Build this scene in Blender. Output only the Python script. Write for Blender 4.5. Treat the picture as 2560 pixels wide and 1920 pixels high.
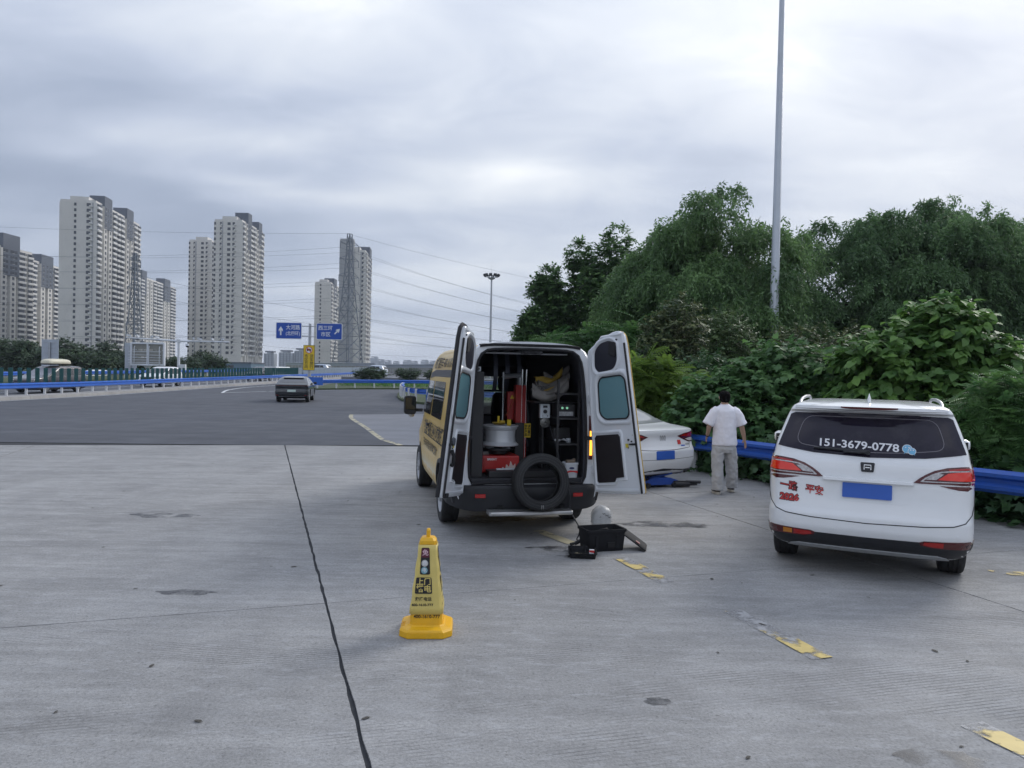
import bpy, bmesh, math, random
import numpy as np
from mathutils import Vector, Matrix
from mathutils.geometry import delaunay_2d_cdt

scene = bpy.context.scene
for o in list(bpy.data.objects):
    bpy.data.objects.remove(o)
C = scene.collection
R = math.radians
rng = np.random.default_rng(7)
random.seed(7)

# ------------------------------------------------------------------ camera
cam_data = bpy.data.cameras.new('camera')
cam = bpy.data.objects.new('camera', cam_data)
C.objects.link(cam)
scene.camera = cam
cam_data.sensor_width = 36.0
cam_data.lens = 36.0 * 1850 / 2560
cam_data.clip_start = 0.05
cam_data.clip_end = 12000
_p, _r = math.atan2(26, 1850), R(1.2)
_f = Vector((0, math.cos(_p), -math.sin(_p)))
_r0 = Vector((1, 0, 0))
_u0 = _r0.cross(_f)
_rt = _r0 * math.cos(_r) + _u0 * math.sin(_r)
_up = -_r0 * math.sin(_r) + _u0 * math.cos(_r)
cam.matrix_world = Matrix(((_rt.x, _up.x, -_f.x, 0), (_rt.y, _up.y, -_f.y, 0),
                           (_rt.z, _up.z, -_f.z, 1.9), (0, 0, 0, 1)))

# ------------------------------------------------------------------ sky: overcast cloud deck over a daylight sky
SUN_EL, SUN_AZ = R(32), R(46)          # azimuth measured from +Y towards +X
world = bpy.data.worlds.new('World')
scene.world = world
world.use_nodes = True
nt = world.node_tree
nt.nodes.clear()


def nn(tree, typ, **kw):
    n = tree.nodes.new(typ)
    for k, v in kw.items():
        setattr(n, k, v)
    return n


def wmath(op, a, b=None):
    n = nn(nt, 'ShaderNodeMath', operation=op)
    for i, s in enumerate((a, b)):
        if s is None:
            continue
        if isinstance(s, (int, float)):
            n.inputs[i].default_value = s
        else:
            nt.links.new(s, n.inputs[i])
    return n.outputs[0]


out = nn(nt, 'ShaderNodeOutputWorld')
tc = nn(nt, 'ShaderNodeTexCoord')
sep = nn(nt, 'ShaderNodeSeparateXYZ')
nt.links.new(tc.outputs['Generated'], sep.inputs[0])
zc = wmath('MAXIMUM', sep.outputs[2], 0.0)
den = wmath('ADD', zc, 0.22)
cx = wmath('DIVIDE', sep.outputs[0], den)
cy = wmath('DIVIDE', sep.outputs[1], den)
cmb = nn(nt, 'ShaderNodeCombineXYZ')
nt.links.new(cx, cmb.inputs[0])
nt.links.new(cy, cmb.inputs[1])
cmb.inputs[2].default_value = 3.7


SKY_OFF = (11.4, -3.0, 0.0)


def cloud_noise(scale, detail, rough, off, dist=0.0):
    mp = nn(nt, 'ShaderNodeMapping')
    mp.inputs['Location'].default_value = off
    mp.inputs['Scale'].default_value = (scale * 0.8, scale * 1.25, 1)
    nt.links.new(cmb.outputs[0], mp.inputs[0])
    n = nn(nt, 'ShaderNodeTexNoise')
    n.inputs['Scale'].default_value = 1.0
    n.inputs['Detail'].default_value = detail
    n.inputs['Roughness'].default_value = rough
    n.inputs['Distortion'].default_value = dist
    nt.links.new(mp.outputs[0], n.inputs['Vector'])
    return n.outputs['Fac']


n_big = cloud_noise(1.05, 2.0, 0.45, SKY_OFF, 0.35)
n_mid = cloud_noise(3.4, 6.0, 0.55, (5.3, 1.0, 2.0), 0.5)
mixn = wmath('ADD', wmath('MULTIPLY', n_big, 0.80), wmath('MULTIPLY', n_mid, 0.20))
ramp = nn(nt, 'ShaderNodeValToRGB')
nt.links.new(mixn, ramp.inputs[0])
el = ramp.color_ramp.elements
el[0].position = 0.28
el[0].color = (0.215, 0.255, 0.345, 1)
el[1].position = 0.70
el[1].color = (0.80, 0.81, 0.82, 1)
e = el.new(0.42); e.color = (0.29, 0.335, 0.43, 1)
e = el.new(0.51); e.color = (0.40, 0.445, 0.54, 1)
e = el.new(0.60); e.color = (0.55, 0.585, 0.645, 1)
# overcast skies brighten towards the zenith
zen = wmath('ADD', wmath('MULTIPLY', wmath('POWER', zc, 1.3), 0.75), 0.97)
vm = nn(nt, 'ShaderNodeVectorMath', operation='SCALE')
nt.links.new(ramp.outputs[0], vm.inputs[0])
nt.links.new(zen, vm.inputs['Scale'])
# pale haze towards the horizon
hz = wmath('POWER', wmath('SUBTRACT', 1.0, zc), 9.0)
mixh = nn(nt, 'ShaderNodeMix', data_type='RGBA')
nt.links.new(wmath('MULTIPLY', hz, 0.55), mixh.inputs['Factor'])
nt.links.new(vm.outputs[0], mixh.inputs['A'])
mixh.inputs['B'].default_value = (0.55, 0.605, 0.71, 1)
# the veiled sun warms and brightens the cloud around it
_sv = Vector((math.sin(SUN_AZ) * math.cos(SUN_EL), math.cos(SUN_AZ) * math.cos(SUN_EL), math.sin(SUN_EL)))
dt = nn(nt, 'ShaderNodeVectorMath', operation='DOT_PRODUCT')
nt.links.new(tc.outputs['Generated'], dt.inputs[0])
dt.inputs[1].default_value = _sv
glow = wmath('MULTIPLY', wmath('POWER', wmath('MAXIMUM', dt.outputs['Value'], 0.0), 7.0), wmath('MULTIPLY', mixn, 1.0))
mixg = nn(nt, 'ShaderNodeMix', data_type='RGBA', blend_type='ADD')
nt.links.new(glow, mixg.inputs['Factor'])
nt.links.new(mixh.outputs['Result'], mixg.inputs['A'])
mixg.inputs['B'].default_value = (0.34, 0.31, 0.25, 1)
bg_cloud = nn(nt, 'ShaderNodeBackground')
nt.links.new(mixg.outputs['Result'], bg_cloud.inputs[0])
bg_cloud.inputs[1].default_value = 1.0
sky = nn(nt, 'ShaderNodeTexSky', sky_type='NISHITA')
sky.sun_disc = False
sky.sun_elevation = SUN_EL
sky.sun_rotation = SUN_AZ
bg_sky = nn(nt, 'ShaderNodeBackground')
nt.links.new(sky.outputs[0], bg_sky.inputs[0])
bg_sky.inputs[1].default_value = 0.06
mixs = nn(nt, 'ShaderNodeMixShader')
mixs.inputs[0].default_value = 0.90
nt.links.new(bg_sky.outputs[0], mixs.inputs[1])
nt.links.new(bg_cloud.outputs[0], mixs.inputs[2])
nt.links.new(mixs.outputs[0], out.inputs[0])

sun_data = bpy.data.lights.new('sun', 'SUN')
sun_data.energy = 1.5
sun_data.angle = R(25)
sun_data.color = (1.0, 0.97, 0.92)
sun = bpy.data.objects.new('sun', sun_data)
C.objects.link(sun)
_sd = Vector((math.sin(SUN_AZ) * math.cos(SUN_EL), math.cos(SUN_AZ) * math.cos(SUN_EL), math.sin(SUN_EL)))
sun.rotation_euler = (-_sd).to_track_quat('-Z', 'Y').to_euler()
sun.location = (30, 30, 60)

vs = scene.view_settings
vs.view_transform = 'Standard'
vs.look = 'None'
vs.exposure = 0.42
vs.gamma = 1.0
vs.use_curve_mapping = False
scene.render.engine = 'CYCLES'
scene.cycles.use_denoising = True
scene.cycles.max_bounces = 4
scene.cycles.diffuse_bounces = 3
scene.cycles.glossy_bounces = 3
scene.cycles.transmission_bounces = 2
scene.cycles.transparent_max_bounces = 6
scene.cycles.use_adaptive_sampling = True
scene.cycles.adaptive_threshold = 0.02
scene.cycles.volume_bounces = 0


# ------------------------------------------------------------------ helpers
def lin(r, g, b):
    def c(x):
        x /= 255.0
        return x / 12.92 if x <= 0.04045 else ((x + 0.055) / 1.055) ** 2.4
    return (c(r), c(g), c(b))


MATS = {}


def mat(name, col, rough=0.5, metal=0.0, var=0.0, vscale=3.0, bump=0.0, bscale=40.0, coat=0.0, emis=None, estr=0.0,
        trans=0.0, alpha=1.0, spec=0.5, dirt=None, dscale=2.0, damt=0.5):
    """Principled material with noise-driven tone variation, optional dirt patches and fine relief."""
    if name in MATS:
        return MATS[name]
    m = bpy.data.materials.new(name)
    m.use_nodes = True
    t = m.node_tree
    b = t.nodes['Principled BSDF']
    b.inputs['Base Color'].default_value = (*col, 1)
    b.inputs['Roughness'].default_value = rough
    b.inputs['Metallic'].default_value = metal
    b.inputs['Specular IOR Level'].default_value = spec
    if coat:
        b.inputs['Coat Weight'].default_value = coat
        b.inputs['Coat Roughness'].default_value = 0.06
    if emis:
        b.inputs['Emission Color'].default_value = (*emis, 1)
        b.inputs['Emission Strength'].default_value = estr
    if trans:
        b.inputs['Transmission Weight'].default_value = trans
    if alpha < 1:
        b.inputs['Alpha'].default_value = alpha
    co = None
    if var or bump or dirt:
        co = nn(t, 'ShaderNodeTexCoord').outputs['Object']
    sock = None
    if var:
        n = nn(t, 'ShaderNodeTexNoise')
        n.inputs['Scale'].default_value = vscale
        n.inputs['Detail'].default_value = 5
        n.inputs['Roughness'].default_value = 0.6
        t.links.new(co, n.inputs['Vector'])
        r = nn(t, 'ShaderNodeMapRange')
        r.inputs['From Min'].default_value = 0.3
        r.inputs['From Max'].default_value = 0.7
        r.inputs['To Min'].default_value = 1 - var
        r.inputs['To Max'].default_value = 1 + var
        t.links.new(n.outputs['Fac'], r.inputs['Value'])
        s = nn(t, 'ShaderNodeVectorMath', operation='SCALE')
        s.inputs[0].default_value = col
        t.links.new(r.outputs[0], s.inputs['Scale'])
        sock = s.outputs[0]
    if dirt:
        n = nn(t, 'ShaderNodeTexNoise')
        n.inputs['Scale'].default_value = dscale
        n.inputs['Detail'].default_value = 7
        n.inputs['Roughness'].default_value = 0.7
        t.links.new(co, n.inputs['Vector'])
        r = nn(t, 'ShaderNodeMapRange')
        r.inputs['From Min'].default_value = 0.52
        r.inputs['From Max'].default_value = 0.75
        r.inputs['To Min'].default_value = 0
        r.inputs['To Max'].default_value = damt
        t.links.new(n.outputs['Fac'], r.inputs['Value'])
        mx = nn(t, 'ShaderNodeMix', data_type='RGBA')
        t.links.new(r.outputs[0], mx.inputs['Factor'])
        if sock:
            t.links.new(sock, mx.inputs['A'])
        else:
            mx.inputs['A'].default_value = (*col, 1)
        mx.inputs['B'].default_value = (*dirt, 1)
        sock = mx.outputs['Result']
    if sock:
        t.links.new(sock, b.inputs['Base Color'])
    if bump:
        n = nn(t, 'ShaderNodeTexNoise')
        n.inputs['Scale'].default_value = bscale
        n.inputs['Detail'].default_value = 4
        t.links.new(co, n.inputs['Vector'])
        bp = nn(t, 'ShaderNodeBump')
        bp.inputs['Strength'].default_value = bump
        bp.inputs['Distance'].default_value = 0.02
        t.links.new(n.outputs['Fac'], bp.inputs['Height'])
        t.links.new(bp.outputs[0], b.inputs['Normal'])
    MATS[name] = m
    return m


class MB:
    """collects shapes; build() links them as one mesh object"""

    def __init__(self):
        self.v, self.f, self.m, self.cur = [], [], [], 0

    def add(self, verts, faces):
        n = len(self.v)
        self.v.extend([tuple(p) for p in verts])
        self.f.extend([tuple(i + n for i in q) for q in faces])
        self.m.extend([self.cur] * len(faces))
        return self

    def box(self, c, s, rz=0.0, M=None):
        x, y, z = s[0] / 2, s[1] / 2, s[2] / 2
        ps = [Vector(p) for p in ((-x, -y, -z), (x, -y, -z), (x, y, -z), (-x, y, -z), (-x, -y, z), (x, -y, z), (x, y, z), (-x, y, z))]
        if M is None:
            M = Matrix.Rotation(rz, 3, 'Z')
        c = Vector(c)
        return self.add([M @ p + c for p in ps],
                        [(0, 3, 2, 1), (4, 5, 6, 7), (0, 1, 5, 4), (1, 2, 6, 5), (2, 3, 7, 6), (3, 0, 4, 7)])

    def cyl(self, p0, p1, r0, r1=None, n=12, cap=True):
        if r1 is None:
            r1 = r0
        p0, p1 = Vector(p0), Vector(p1)
        d = (p1 - p0).normalized()
        a = d.orthogonal().normalized()
        b = d.cross(a)
        vs_, fs = [], []
        for p, r in ((p0, r0), (p1, r1)):
            for i in range(n):
                t = 2 * math.pi * i / n
                vs_.append(p + (a * math.cos(t) + b * math.sin(t)) * r)
        for i in range(n):
            j = (i + 1) % n
            fs.append((i, j, n + j, n + i))
        if cap:
            fs.append(tuple(range(n - 1, -1, -1)))
            fs.append(tuple(range(n, 2 * n)))
        return self.add(vs_, fs)

    def tube(self, path, r, n=6, closed=False, cap=True):
        path = [Vector(p) for p in path]
        rs = r if isinstance(r, (list, tuple)) else [r] * len(path)
        rings = []
        a = None
        for i, p in enumerate(path):
            if closed:
                d = path[(i + 1) % len(path)] - path[i - 1]
            else:
                d = path[min(i + 1, len(path) - 1)] - path[max(i - 1, 0)]
            d.normalize()
            if a is None:
                a = d.orthogonal().normalized()
            else:
                a = (a - d * a.dot(d)).normalized()
            b = d.cross(a)
            rings.append([p + (a * math.cos(2 * math.pi * k / n) + b * math.sin(2 * math.pi * k / n)) * rs[i] for k in range(n)])
        return self.loft(rings, cap=cap and not closed, loop=closed)

    def loft(self, rings, closed=True, cap=True, loop=False):
        n = len(rings[0])
        vs_ = [p for r_ in rings for p in r_]
        fs = []
        m = len(rings)
        for i in range(m if loop else m - 1):
            i2 = (i + 1) % m
            for k in range(n if closed else n - 1):
                k2 = (k + 1) % n
                fs.append((i * n + k, i * n + k2, i2 * n + k2, i2 * n + k))
        if cap and closed:
            fs.append(tuple(range(n - 1, -1, -1)))
            fs.append(tuple(range((m - 1) * n, m * n)))
        return self.add(vs_, fs)

    def lathe(self, prof, n=24, M=None, closed=False):
        """profile of (radius, height) turned about local z"""
        M = M or Matrix.Identity(4)
        rings = []
        for k in range(n):
            t = 2 * math.pi * k / n
            rings.append([M @ Vector((r_ * math.cos(t), r_ * math.sin(t), z)) for r_, z in prof])
        return self.loft(rings, closed=closed, cap=False, loop=True)

    def prism(self, poly, M, d0, d1):
        """2-D polygon in M's xy plane, extruded along M's z from d0 to d1"""
        n = len(poly)
        vs_ = [M @ Vector((x, y, d0)) for x, y in poly] + [M @ Vector((x, y, d1)) for x, y in poly]
        fs = [tuple(range(n - 1, -1, -1)), tuple(range(n, 2 * n))]
        for i in range(n):
            j = (i + 1) % n
            fs.append((i, j, n + j, n + i))
        return self.add(vs_, fs)

    def build(self, name, mats, parent=None, smooth=None, bevel=0.0, segs=2, subsurf=0, recalc=True):
        me = bpy.data.meshes.new(name)
        me.from_pydata(self.v, [], self.f)
        if not isinstance(mats, (list, tuple)):
            mats = [mats]
        for m in mats:
            me.materials.append(m)
        if len(mats) > 1:
            me.polygons.foreach_set('material_index', self.m)
        if recalc:
            bm = bmesh.new()
            bm.from_mesh(me)
            bmesh.ops.recalc_face_normals(bm, faces=bm.faces)
            bm.to_mesh(me)
            bm.free()
        me.update()
        o = bpy.data.objects.new(name, me)
        C.objects.link(o)
        if parent:
            o.parent = parent
        if smooth is not None:
            me.polygons.foreach_set('use_smooth', [True] * len(me.polygons))
            me.set_sharp_from_angle(angle=R(smooth))
        if bevel:
            b = o.modifiers.new('bevel', 'BEVEL')
            b.width = bevel
            b.segments = segs
            b.limit_method = 'ANGLE'
            b.angle_limit = R(40)
        if subsurf:
            s = o.modifiers.new('subsurf', 'SUBSURF')
            s.levels = s.render_levels = subsurf
        return o


def tag(o, label, cat, group=None):
    o['label'] = label
    o['category'] = cat
    if group:
        o['group'] = group
    return o


def thing(name, label, cat, loc=(0, 0, 0), rz=0.0, group=None):
    o = bpy.data.objects.new(name, None)
    o.empty_display_size = 0.2
    C.objects.link(o)
    o.location = loc
    o.rotation_euler = (0, 0, rz)
    return tag(o, label, cat, group)


def struct(o):
    o['kind'] = 'structure'
    return o


def stuff(o):
    o['kind'] = 'stuff'
    return o


def share(src, name, parent, M):
    o = bpy.data.objects.new(name, src.data)
    C.objects.link(o)
    o.parent = parent
    o.matrix_local = M
    return o


def copy_tree(o, parent=None):
    c = o.copy()
    C.objects.link(c)
    c.parent = parent
    for ch in list(o.children):
        copy_tree(ch, c)
    return c




def text_mesh(body, size, bold=0.0, width=None, align='CENTER', spacing=1.0, line=1.0):
    """returns verts (2-D, baseline centred) and faces of a text"""
    cu = bpy.data.curves.new('lettering', 'FONT')
    cu.body = body
    cu.size = size
    cu.align_x = align
    cu.align_y = 'CENTER'
    cu.offset = bold * size
    cu.space_character = spacing
    cu.space_line = line
    cu.resolution_u = 3
    o = bpy.data.objects.new('lettering', cu)
    C.objects.link(o)
    dg = bpy.context.evaluated_depsgraph_get()
    me = bpy.data.meshes.new_from_object(o.evaluated_get(dg))
    vs_ = [(v.co.x, v.co.y) for v in me.vertices]
    fs = [tuple(p.vertices) for p in me.polygons]
    bpy.data.objects.remove(o)
    bpy.data.curves.remove(cu)
    bpy.data.meshes.remove(me)
    if width and vs_:
        xs = [p[0] for p in vs_]
        w = max(xs) - min(xs)
        c0 = (max(xs) + min(xs)) / 2
        vs_ = [((x - c0) * width / w, y) for x, y in vs_]
    return vs_, fs


def text_on(name, body, size, material, parent, mapf, bold=0.0, width=None, spacing=1.0, line=1.0, align='CENTER', sx=1.0):
    """text whose 2-D points are carried to 3-D by mapf(x, y)"""
    vs_, fs = text_mesh(body, size, bold, width, align, spacing, line)
    mb = MB()
    mb.add([mapf(x * sx, y) for x, y in vs_], fs)
    return mb.build(name, material, parent, recalc=False)


def plane_map(origin, xdir, ydir):
    o, x_, y_ = Vector(origin), Vector(xdir).normalized(), Vector(ydir).normalized()
    return lambda x, y: o + x_ * x + y_ * y


def resample(pts, step):
    pts = [Vector(p) for p in pts]
    outp = [pts[0]]
    for a, b in zip(pts, pts[1:]):
        n = max(1, int(round((b - a).length / step)))
        for i in range(1, n + 1):
            outp.append(a.lerp(b, i / n))
    return outp


def smooth_path(pts, step=1.0):
    """Catmull-Rom through the points, resampled at about the given step"""
    P = [Vector(p) for p in pts]
    P = [P[0] * 2 - P[1]] + P + [P[-1] * 2 - P[-2]]
    o = []
    for i in range(1, len(P) - 2):
        n = max(1, int((P[i + 1] - P[i]).length / step))
        for k in range(n):
            t = k / n
            a, b, c, d = P[i - 1], P[i], P[i + 1], P[i + 2]
            o.append(0.5 * ((2 * b) + (c - a) * t + (2 * a - 5 * b + 4 * c - d) * t * t + (3 * b - a - 3 * c + d) * t ** 3))
    o.append(P[-2])
    return o


def rounded(poly, r, n=4):
    """round the corners of a 2-D polygon"""
    o = []
    m = len(poly)
    for i in range(m):
        p0, p1, p2 = Vector(poly[i - 1]), Vector(poly[i]), Vector(poly[(i + 1) % m])
        rr = r[i] if isinstance(r, (list, tuple)) else r
        a, b = (p0 - p1), (p2 - p1)
        k = min(rr, a.length * 0.45, b.length * 0.45)
        if k < 1e-5:
            o.append((p1.x, p1.y))
            continue
        s, e_ = p1 + a.normalized() * k, p1 + b.normalized() * k
        for j in range(n + 1):
            t = j / n
            q = s * (1 - t) ** 2 + p1 * 2 * t * (1 - t) + e_ * t * t
            o.append((q.x, q.y))
    return o


def rrect(w, h, r, n=4, c=(0, 0)):
    return rounded([(c[0] - w / 2, c[1] - h / 2), (c[0] + w / 2, c[1] - h / 2), (c[0] + w / 2, c[1] + h / 2), (c[0] - w / 2, c[1] + h / 2)], r, n)


def panel(mb, poly, surf, off, thick, step=0.08):
    """polygon (in the surface's own 2-D coordinates) laid on surf(a, b) -> 3-D, raised by off, with a rim of depth thick"""
    pl = [Vector(p) for p in poly]
    bnd = []
    for i in range(len(pl)):
        a, b = pl[i], pl[(i + 1) % len(pl)]
        n = max(1, int((b - a).length / step))
        for k in range(n):
            bnd.append(a.lerp(b, k / n))
    xs = [p.x for p in bnd]
    ys = [p.y for p in bnd]
    pts = [Vector((p.x, p.y)) for p in bnd]
    nb = len(pts)

    def inside(x, y):
        c = False
        for i in range(nb):
            a, b = bnd[i - 1], bnd[i]
            if (a.y > y) != (b.y > y) and x < (b.x - a.x) * (y - a.y) / (b.y - a.y) + a.x:
                c = not c
        return c
    gx = np.arange(min(xs) + step / 2, max(xs), step)
    gy = np.arange(min(ys) + step / 2, max(ys), step)
    for x in gx:
        for y in gy:
            if inside(x, y) and min((p - Vector((x, y))).length for p in bnd) > step * 0.35:
                pts.append(Vector((x, y)))
    edges = [(i, (i + 1) % nb) for i in range(nb)]
    v2, e2, f2, _, _, _ = delaunay_2d_cdt(pts, edges, [], 1, 1e-6)

    def at(a, b, o_):
        p = Vector(surf(a, b))
        d = 0.01
        n = (Vector(surf(a + d, b)) - Vector(surf(a - d, b))).cross(Vector(surf(a, b + d)) - Vector(surf(a, b - d)))
        if n.length < 1e-12:
            n = Vector((0, -1, 0))
        return p + n.normalized() * o_
    top = [at(p.x, p.y, off) for p in v2]
    mb.add(top, [tuple(q) for q in f2])
    if thick:
        # boundary rim
        cnt = {}
        for q in f2:
            for i in range(len(q)):
                e_ = (q[i], q[(i + 1) % len(q)])
                cnt[e_] = 1
        be = [e_ for e_ in cnt if (e_[1], e_[0]) not in cnt]
        low = {}
        vs_, fs = [], []
        for a, b in be:
            for k in (a, b):
                if k not in low:
                    low[k] = len(vs_)
                    vs_.append(top[k])
                    vs_.append(at(v2[k].x, v2[k].y, off - thick))
            fs.append((low[b], low[a], low[a] + 1, low[b] + 1))
        mb.add(vs_, fs)
    return mb


def pchip(xs, ys, x):
    """monotone-ish smooth interpolation"""
    xs = np.asarray(xs, float)
    ys = np.asarray(ys, float)
    x = float(np.clip(x, xs[0], xs[-1]))
    i = int(np.clip(np.searchsorted(xs, x) - 1, 0, len(xs) - 2))
    h = np.diff(xs)
    d = np.diff(ys) / h

    def slope(k):
        if k == 0:
            return d[0]
        if k == len(xs) - 1:
            return d[-1]
        if d[k - 1] * d[k] <= 0:
            return 0.0
        return 2 * d[k - 1] * d[k] / (d[k - 1] + d[k])
    t = (x - xs[i]) / h[i]
    m0, m1 = slope(i) * h[i], slope(i + 1) * h[i]
    return ((2 * t ** 3 - 3 * t ** 2 + 1) * ys[i] + (t ** 3 - 2 * t ** 2 + t) * m0 + (-2 * t ** 3 + 3 * t ** 2) * ys[i + 1] + (t ** 3 - t ** 2) * m1)
# ------------------------------------------------------------------ ground
def surf_material(name, base, spread, marks=(), rough=0.85, fine=60.0, stretch=None, bump=0.25, speck=0.0, grain=0.9):
    """mineral ground: broad tone patches, streaks, speckle and fine relief, in world coordinates"""
    m = bpy.data.materials.new(name)
    m.use_nodes = True
    t = m.node_tree
    b = t.nodes['Principled BSDF']
    b.inputs['Specular IOR Level'].default_value = 0.35
    geo = nn(t, 'ShaderNodeNewGeometry')
    pos = geo.outputs['Position']

    def noise(scale, detail=5, rough_=0.6, sc=(1, 1, 1), rot=0.0):
        mp = nn(t, 'ShaderNodeMapping')
        mp.inputs['Rotation'].default_value = (0, 0, rot)
        mp.inputs['Scale'].default_value = sc
        t.links.new(pos, mp.inputs[0])
        n = nn(t, 'ShaderNodeTexNoise')
        n.inputs['Scale'].default_value = scale
        n.inputs['Detail'].default_value = detail
        n.inputs['Roughness'].default_value = rough_
        t.links.new(mp.outputs[0], n.inputs['Vector'])
        return n.outputs['Fac']

    def mr(s, a, b_, c, d):
        r = nn(t, 'ShaderNodeMapRange')
        r.inputs['From Min'].default_value = a
        r.inputs['From Max'].default_value = b_
        r.inputs['To Min'].default_value = c
        r.inputs['To Max'].default_value = d
        t.links.new(s, r.inputs['Value'])
        return r.outputs[0]

    def mul(a, b_):
        n = nn(t, 'ShaderNodeMath', operation='MULTIPLY')
        t.links.new(a, n.inputs[0])
        t.links.new(b_, n.inputs[1])
        return n.outputs[0]
    k = mr(noise(0.45, 6, 0.62), 0.3, 0.7, 1 - spread, 1 + spread)
    k = mul(k, mr(noise(2.6, 6, 0.7), 0.3, 0.7, 1 - spread * 0.8, 1 + spread * 0.8))
    k = mul(k, mr(noise(fine, 3, 0.6), 0.3, 0.7, 1 - spread * grain, 1 + spread * grain))
    for sc, rot, amt, scale in marks:
        k = mul(k, mr(noise(scale, 4, 0.6, sc, rot), 0.35, 0.65, 1 - amt, 1 + amt))
    if speck:
        k = mul(k, mr(noise(38, 2, 0.5), 0.62, 0.70, 1.0, 1 - speck))
        k = mul(k, mr(noise(24, 2, 0.5), 0.66, 0.72, 1.0, 1 + speck * 0.5))
    s = nn(t, 'ShaderNodeVectorMath', operation='SCALE')
    s.inputs[0].default_value = base
    t.links.new(k, s.inputs['Scale'])
    t.links.new(s.outputs[0], b.inputs['Base Color'])
    t.links.new(mr(noise(1.3, 4), 0.3, 0.7, rough - 0.12, min(1.0, rough + 0.1)), b.inputs['Roughness'])
    bp = nn(t, 'ShaderNodeBump')
    bp.inputs['Strength'].default_value = bump
    bp.inputs['Distance'].default_value = 0.01
    t.links.new(noise(fine * 1.6, 3), bp.inputs['Height'])
    t.links.new(bp.outputs[0], b.inputs['Normal'])
    return m, t, b, noise, mr, mul


GA = R(18.5)
GT = Vector((math.cos(GA), math.sin(GA), 0))
GL = Vector((-math.sin(GA), math.cos(GA), 0))

M_asphalt = surf_material('asphalt', (0.078, 0.083, 0.097), 0.13, [((0.02, 1, 1), R(4), 0.10, 1.2), ((1, 0.03, 1), R(2), 0.06, 2.2)],
                          fine=90, bump=0.5, speck=0.12, rough=0.8)[0]
M_asphalt2 = surf_material('worn_asphalt', (0.19, 0.197, 0.218), 0.10, [((0.1, 1, 1), R(10), 0.06, 1.0)], fine=80, bump=0.3, speck=0.1)[0]
M_joint = mat('joint_filler', (0.03, 0.032, 0.037), 0.9, var=0.3, vscale=8)
M_terrain = surf_material('grassy_earth', (0.055, 0.075, 0.035), 0.3, fine=12, bump=0.4)[0]
M_grass_base = surf_material('verge_earth', (0.05, 0.07, 0.03), 0.3, fine=20, bump=0.4)[0]


def concrete_material():
    m, t, b, noise, mr, mul = surf_material('concrete', (0.278, 0.276, 0.274), 0.12,
                                            [((0.09, 1, 1), -GA + R(4), 0.085, 3.4), ((0.16, 1, 1), -GA - R(6), 0.08, 9.0), ((1, 0.05, 1), -GA, 0.06, 1.1), ((1, 0.10, 1), -GA + R(12), 0.05, 0.5)],
                                            fine=55, bump=0.45, speck=0.30, rough=0.82, grain=1.6)
    # broom / tining marks: thin grooves across the slabs, worn to patches
    geo = nn(t, 'ShaderNodeNewGeometry')
    mp = nn(t, 'ShaderNodeMapping')
    mp.inputs['Rotation'].default_value = (0, 0, -GA + R(3))
    t.links.new(geo.outputs['Position'], mp.inputs[0])
    w = nn(t, 'ShaderNodeTexWave', wave_type='BANDS', bands_direction='Y')
    w.inputs['Scale'].default_value = 9.0
    w.inputs['Distortion'].default_value = 0.5
    w.inputs['Detail'].default_value = 2
    w.inputs['Detail Scale'].default_value = 0.6
    t.links.new(mp.outputs[0], w.inputs['Vector'])
    groove = mr(w.outputs['Fac'], 0.80, 1.0, 0.0, 1.0)
    patch = mr(noise(1.15, 4, 0.65, (0.55, 1, 1), -GA), 0.51, 0.62, 0.0, 1.0)
    gm = mul(groove, patch)
    # oily dark stains and white bloom
    stain = mr(noise(0.9, 5, 0.6), 0.55, 0.76, 0.0, 0.45)
    bloom = mr(noise(3.2, 7, 0.72, (0.5, 1, 1), -GA), 0.52, 0.70, 0.0, 0.30)
    fleck = mr(noise(14, 7, 0.78, (0.4, 1, 1), -GA), 0.52, 0.64, 0.0, 0.50)
    pits = mr(noise(24, 6, 0.75), 0.55, 0.66, 0.0, 0.48)
    src = b.inputs['Base Color'].links[0].from_socket
    for fac, col in ((fleck, (0.40, 0.405, 0.42)), (pits, (0.14, 0.14, 0.148)), (stain, (0.10, 0.10, 0.105)), (bloom, (0.36, 0.365, 0.375)), (mr(gm, 0, 1, 0, 0.55), (0.075, 0.076, 0.08))):
        mx = nn(t, 'ShaderNodeMix', data_type='RGBA')
        t.links.new(fac, mx.inputs['Factor'])
        t.links.new(src, mx.inputs['A'])
        mx.inputs['B'].default_value = (*col, 1)
        src = mx.outputs['Result']
    # every slab was cast on its own day
    oi = nn(t, 'ShaderNodeObjectInfo')
    s = nn(t, 'ShaderNodeVectorMath', operation='SCALE')
    t.links.new(src, s.inputs[0])
    t.links.new(mr(oi.outputs['Random'], 0, 1, 0.95, 1.05), s.inputs['Scale'])
    t.links.new(s.outputs[0], b.inputs['Base Color'])
    bp2 = nn(t, 'ShaderNodeBump')
    bp2.inputs['Strength'].default_value = 0.5
    bp2.inputs['Distance'].default_value = 0.006
    bp2.invert = True
    t.links.new(gm, bp2.inputs['Height'])
    old = b.inputs['Normal'].links[0].from_socket
    t.links.new(old, bp2.inputs['Normal'])
    t.links.new(bp2.outputs[0], b.inputs['Normal'])
    return m


M_concrete = concrete_material()


def sheet(name, pts, z, material, kind='structure'):
    mb = MB()
    mb.add([(x, y, z) for x, y in pts], [tuple(range(len(pts)))])
    o = mb.build(name, material)
    o['kind'] = kind
    return o


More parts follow.
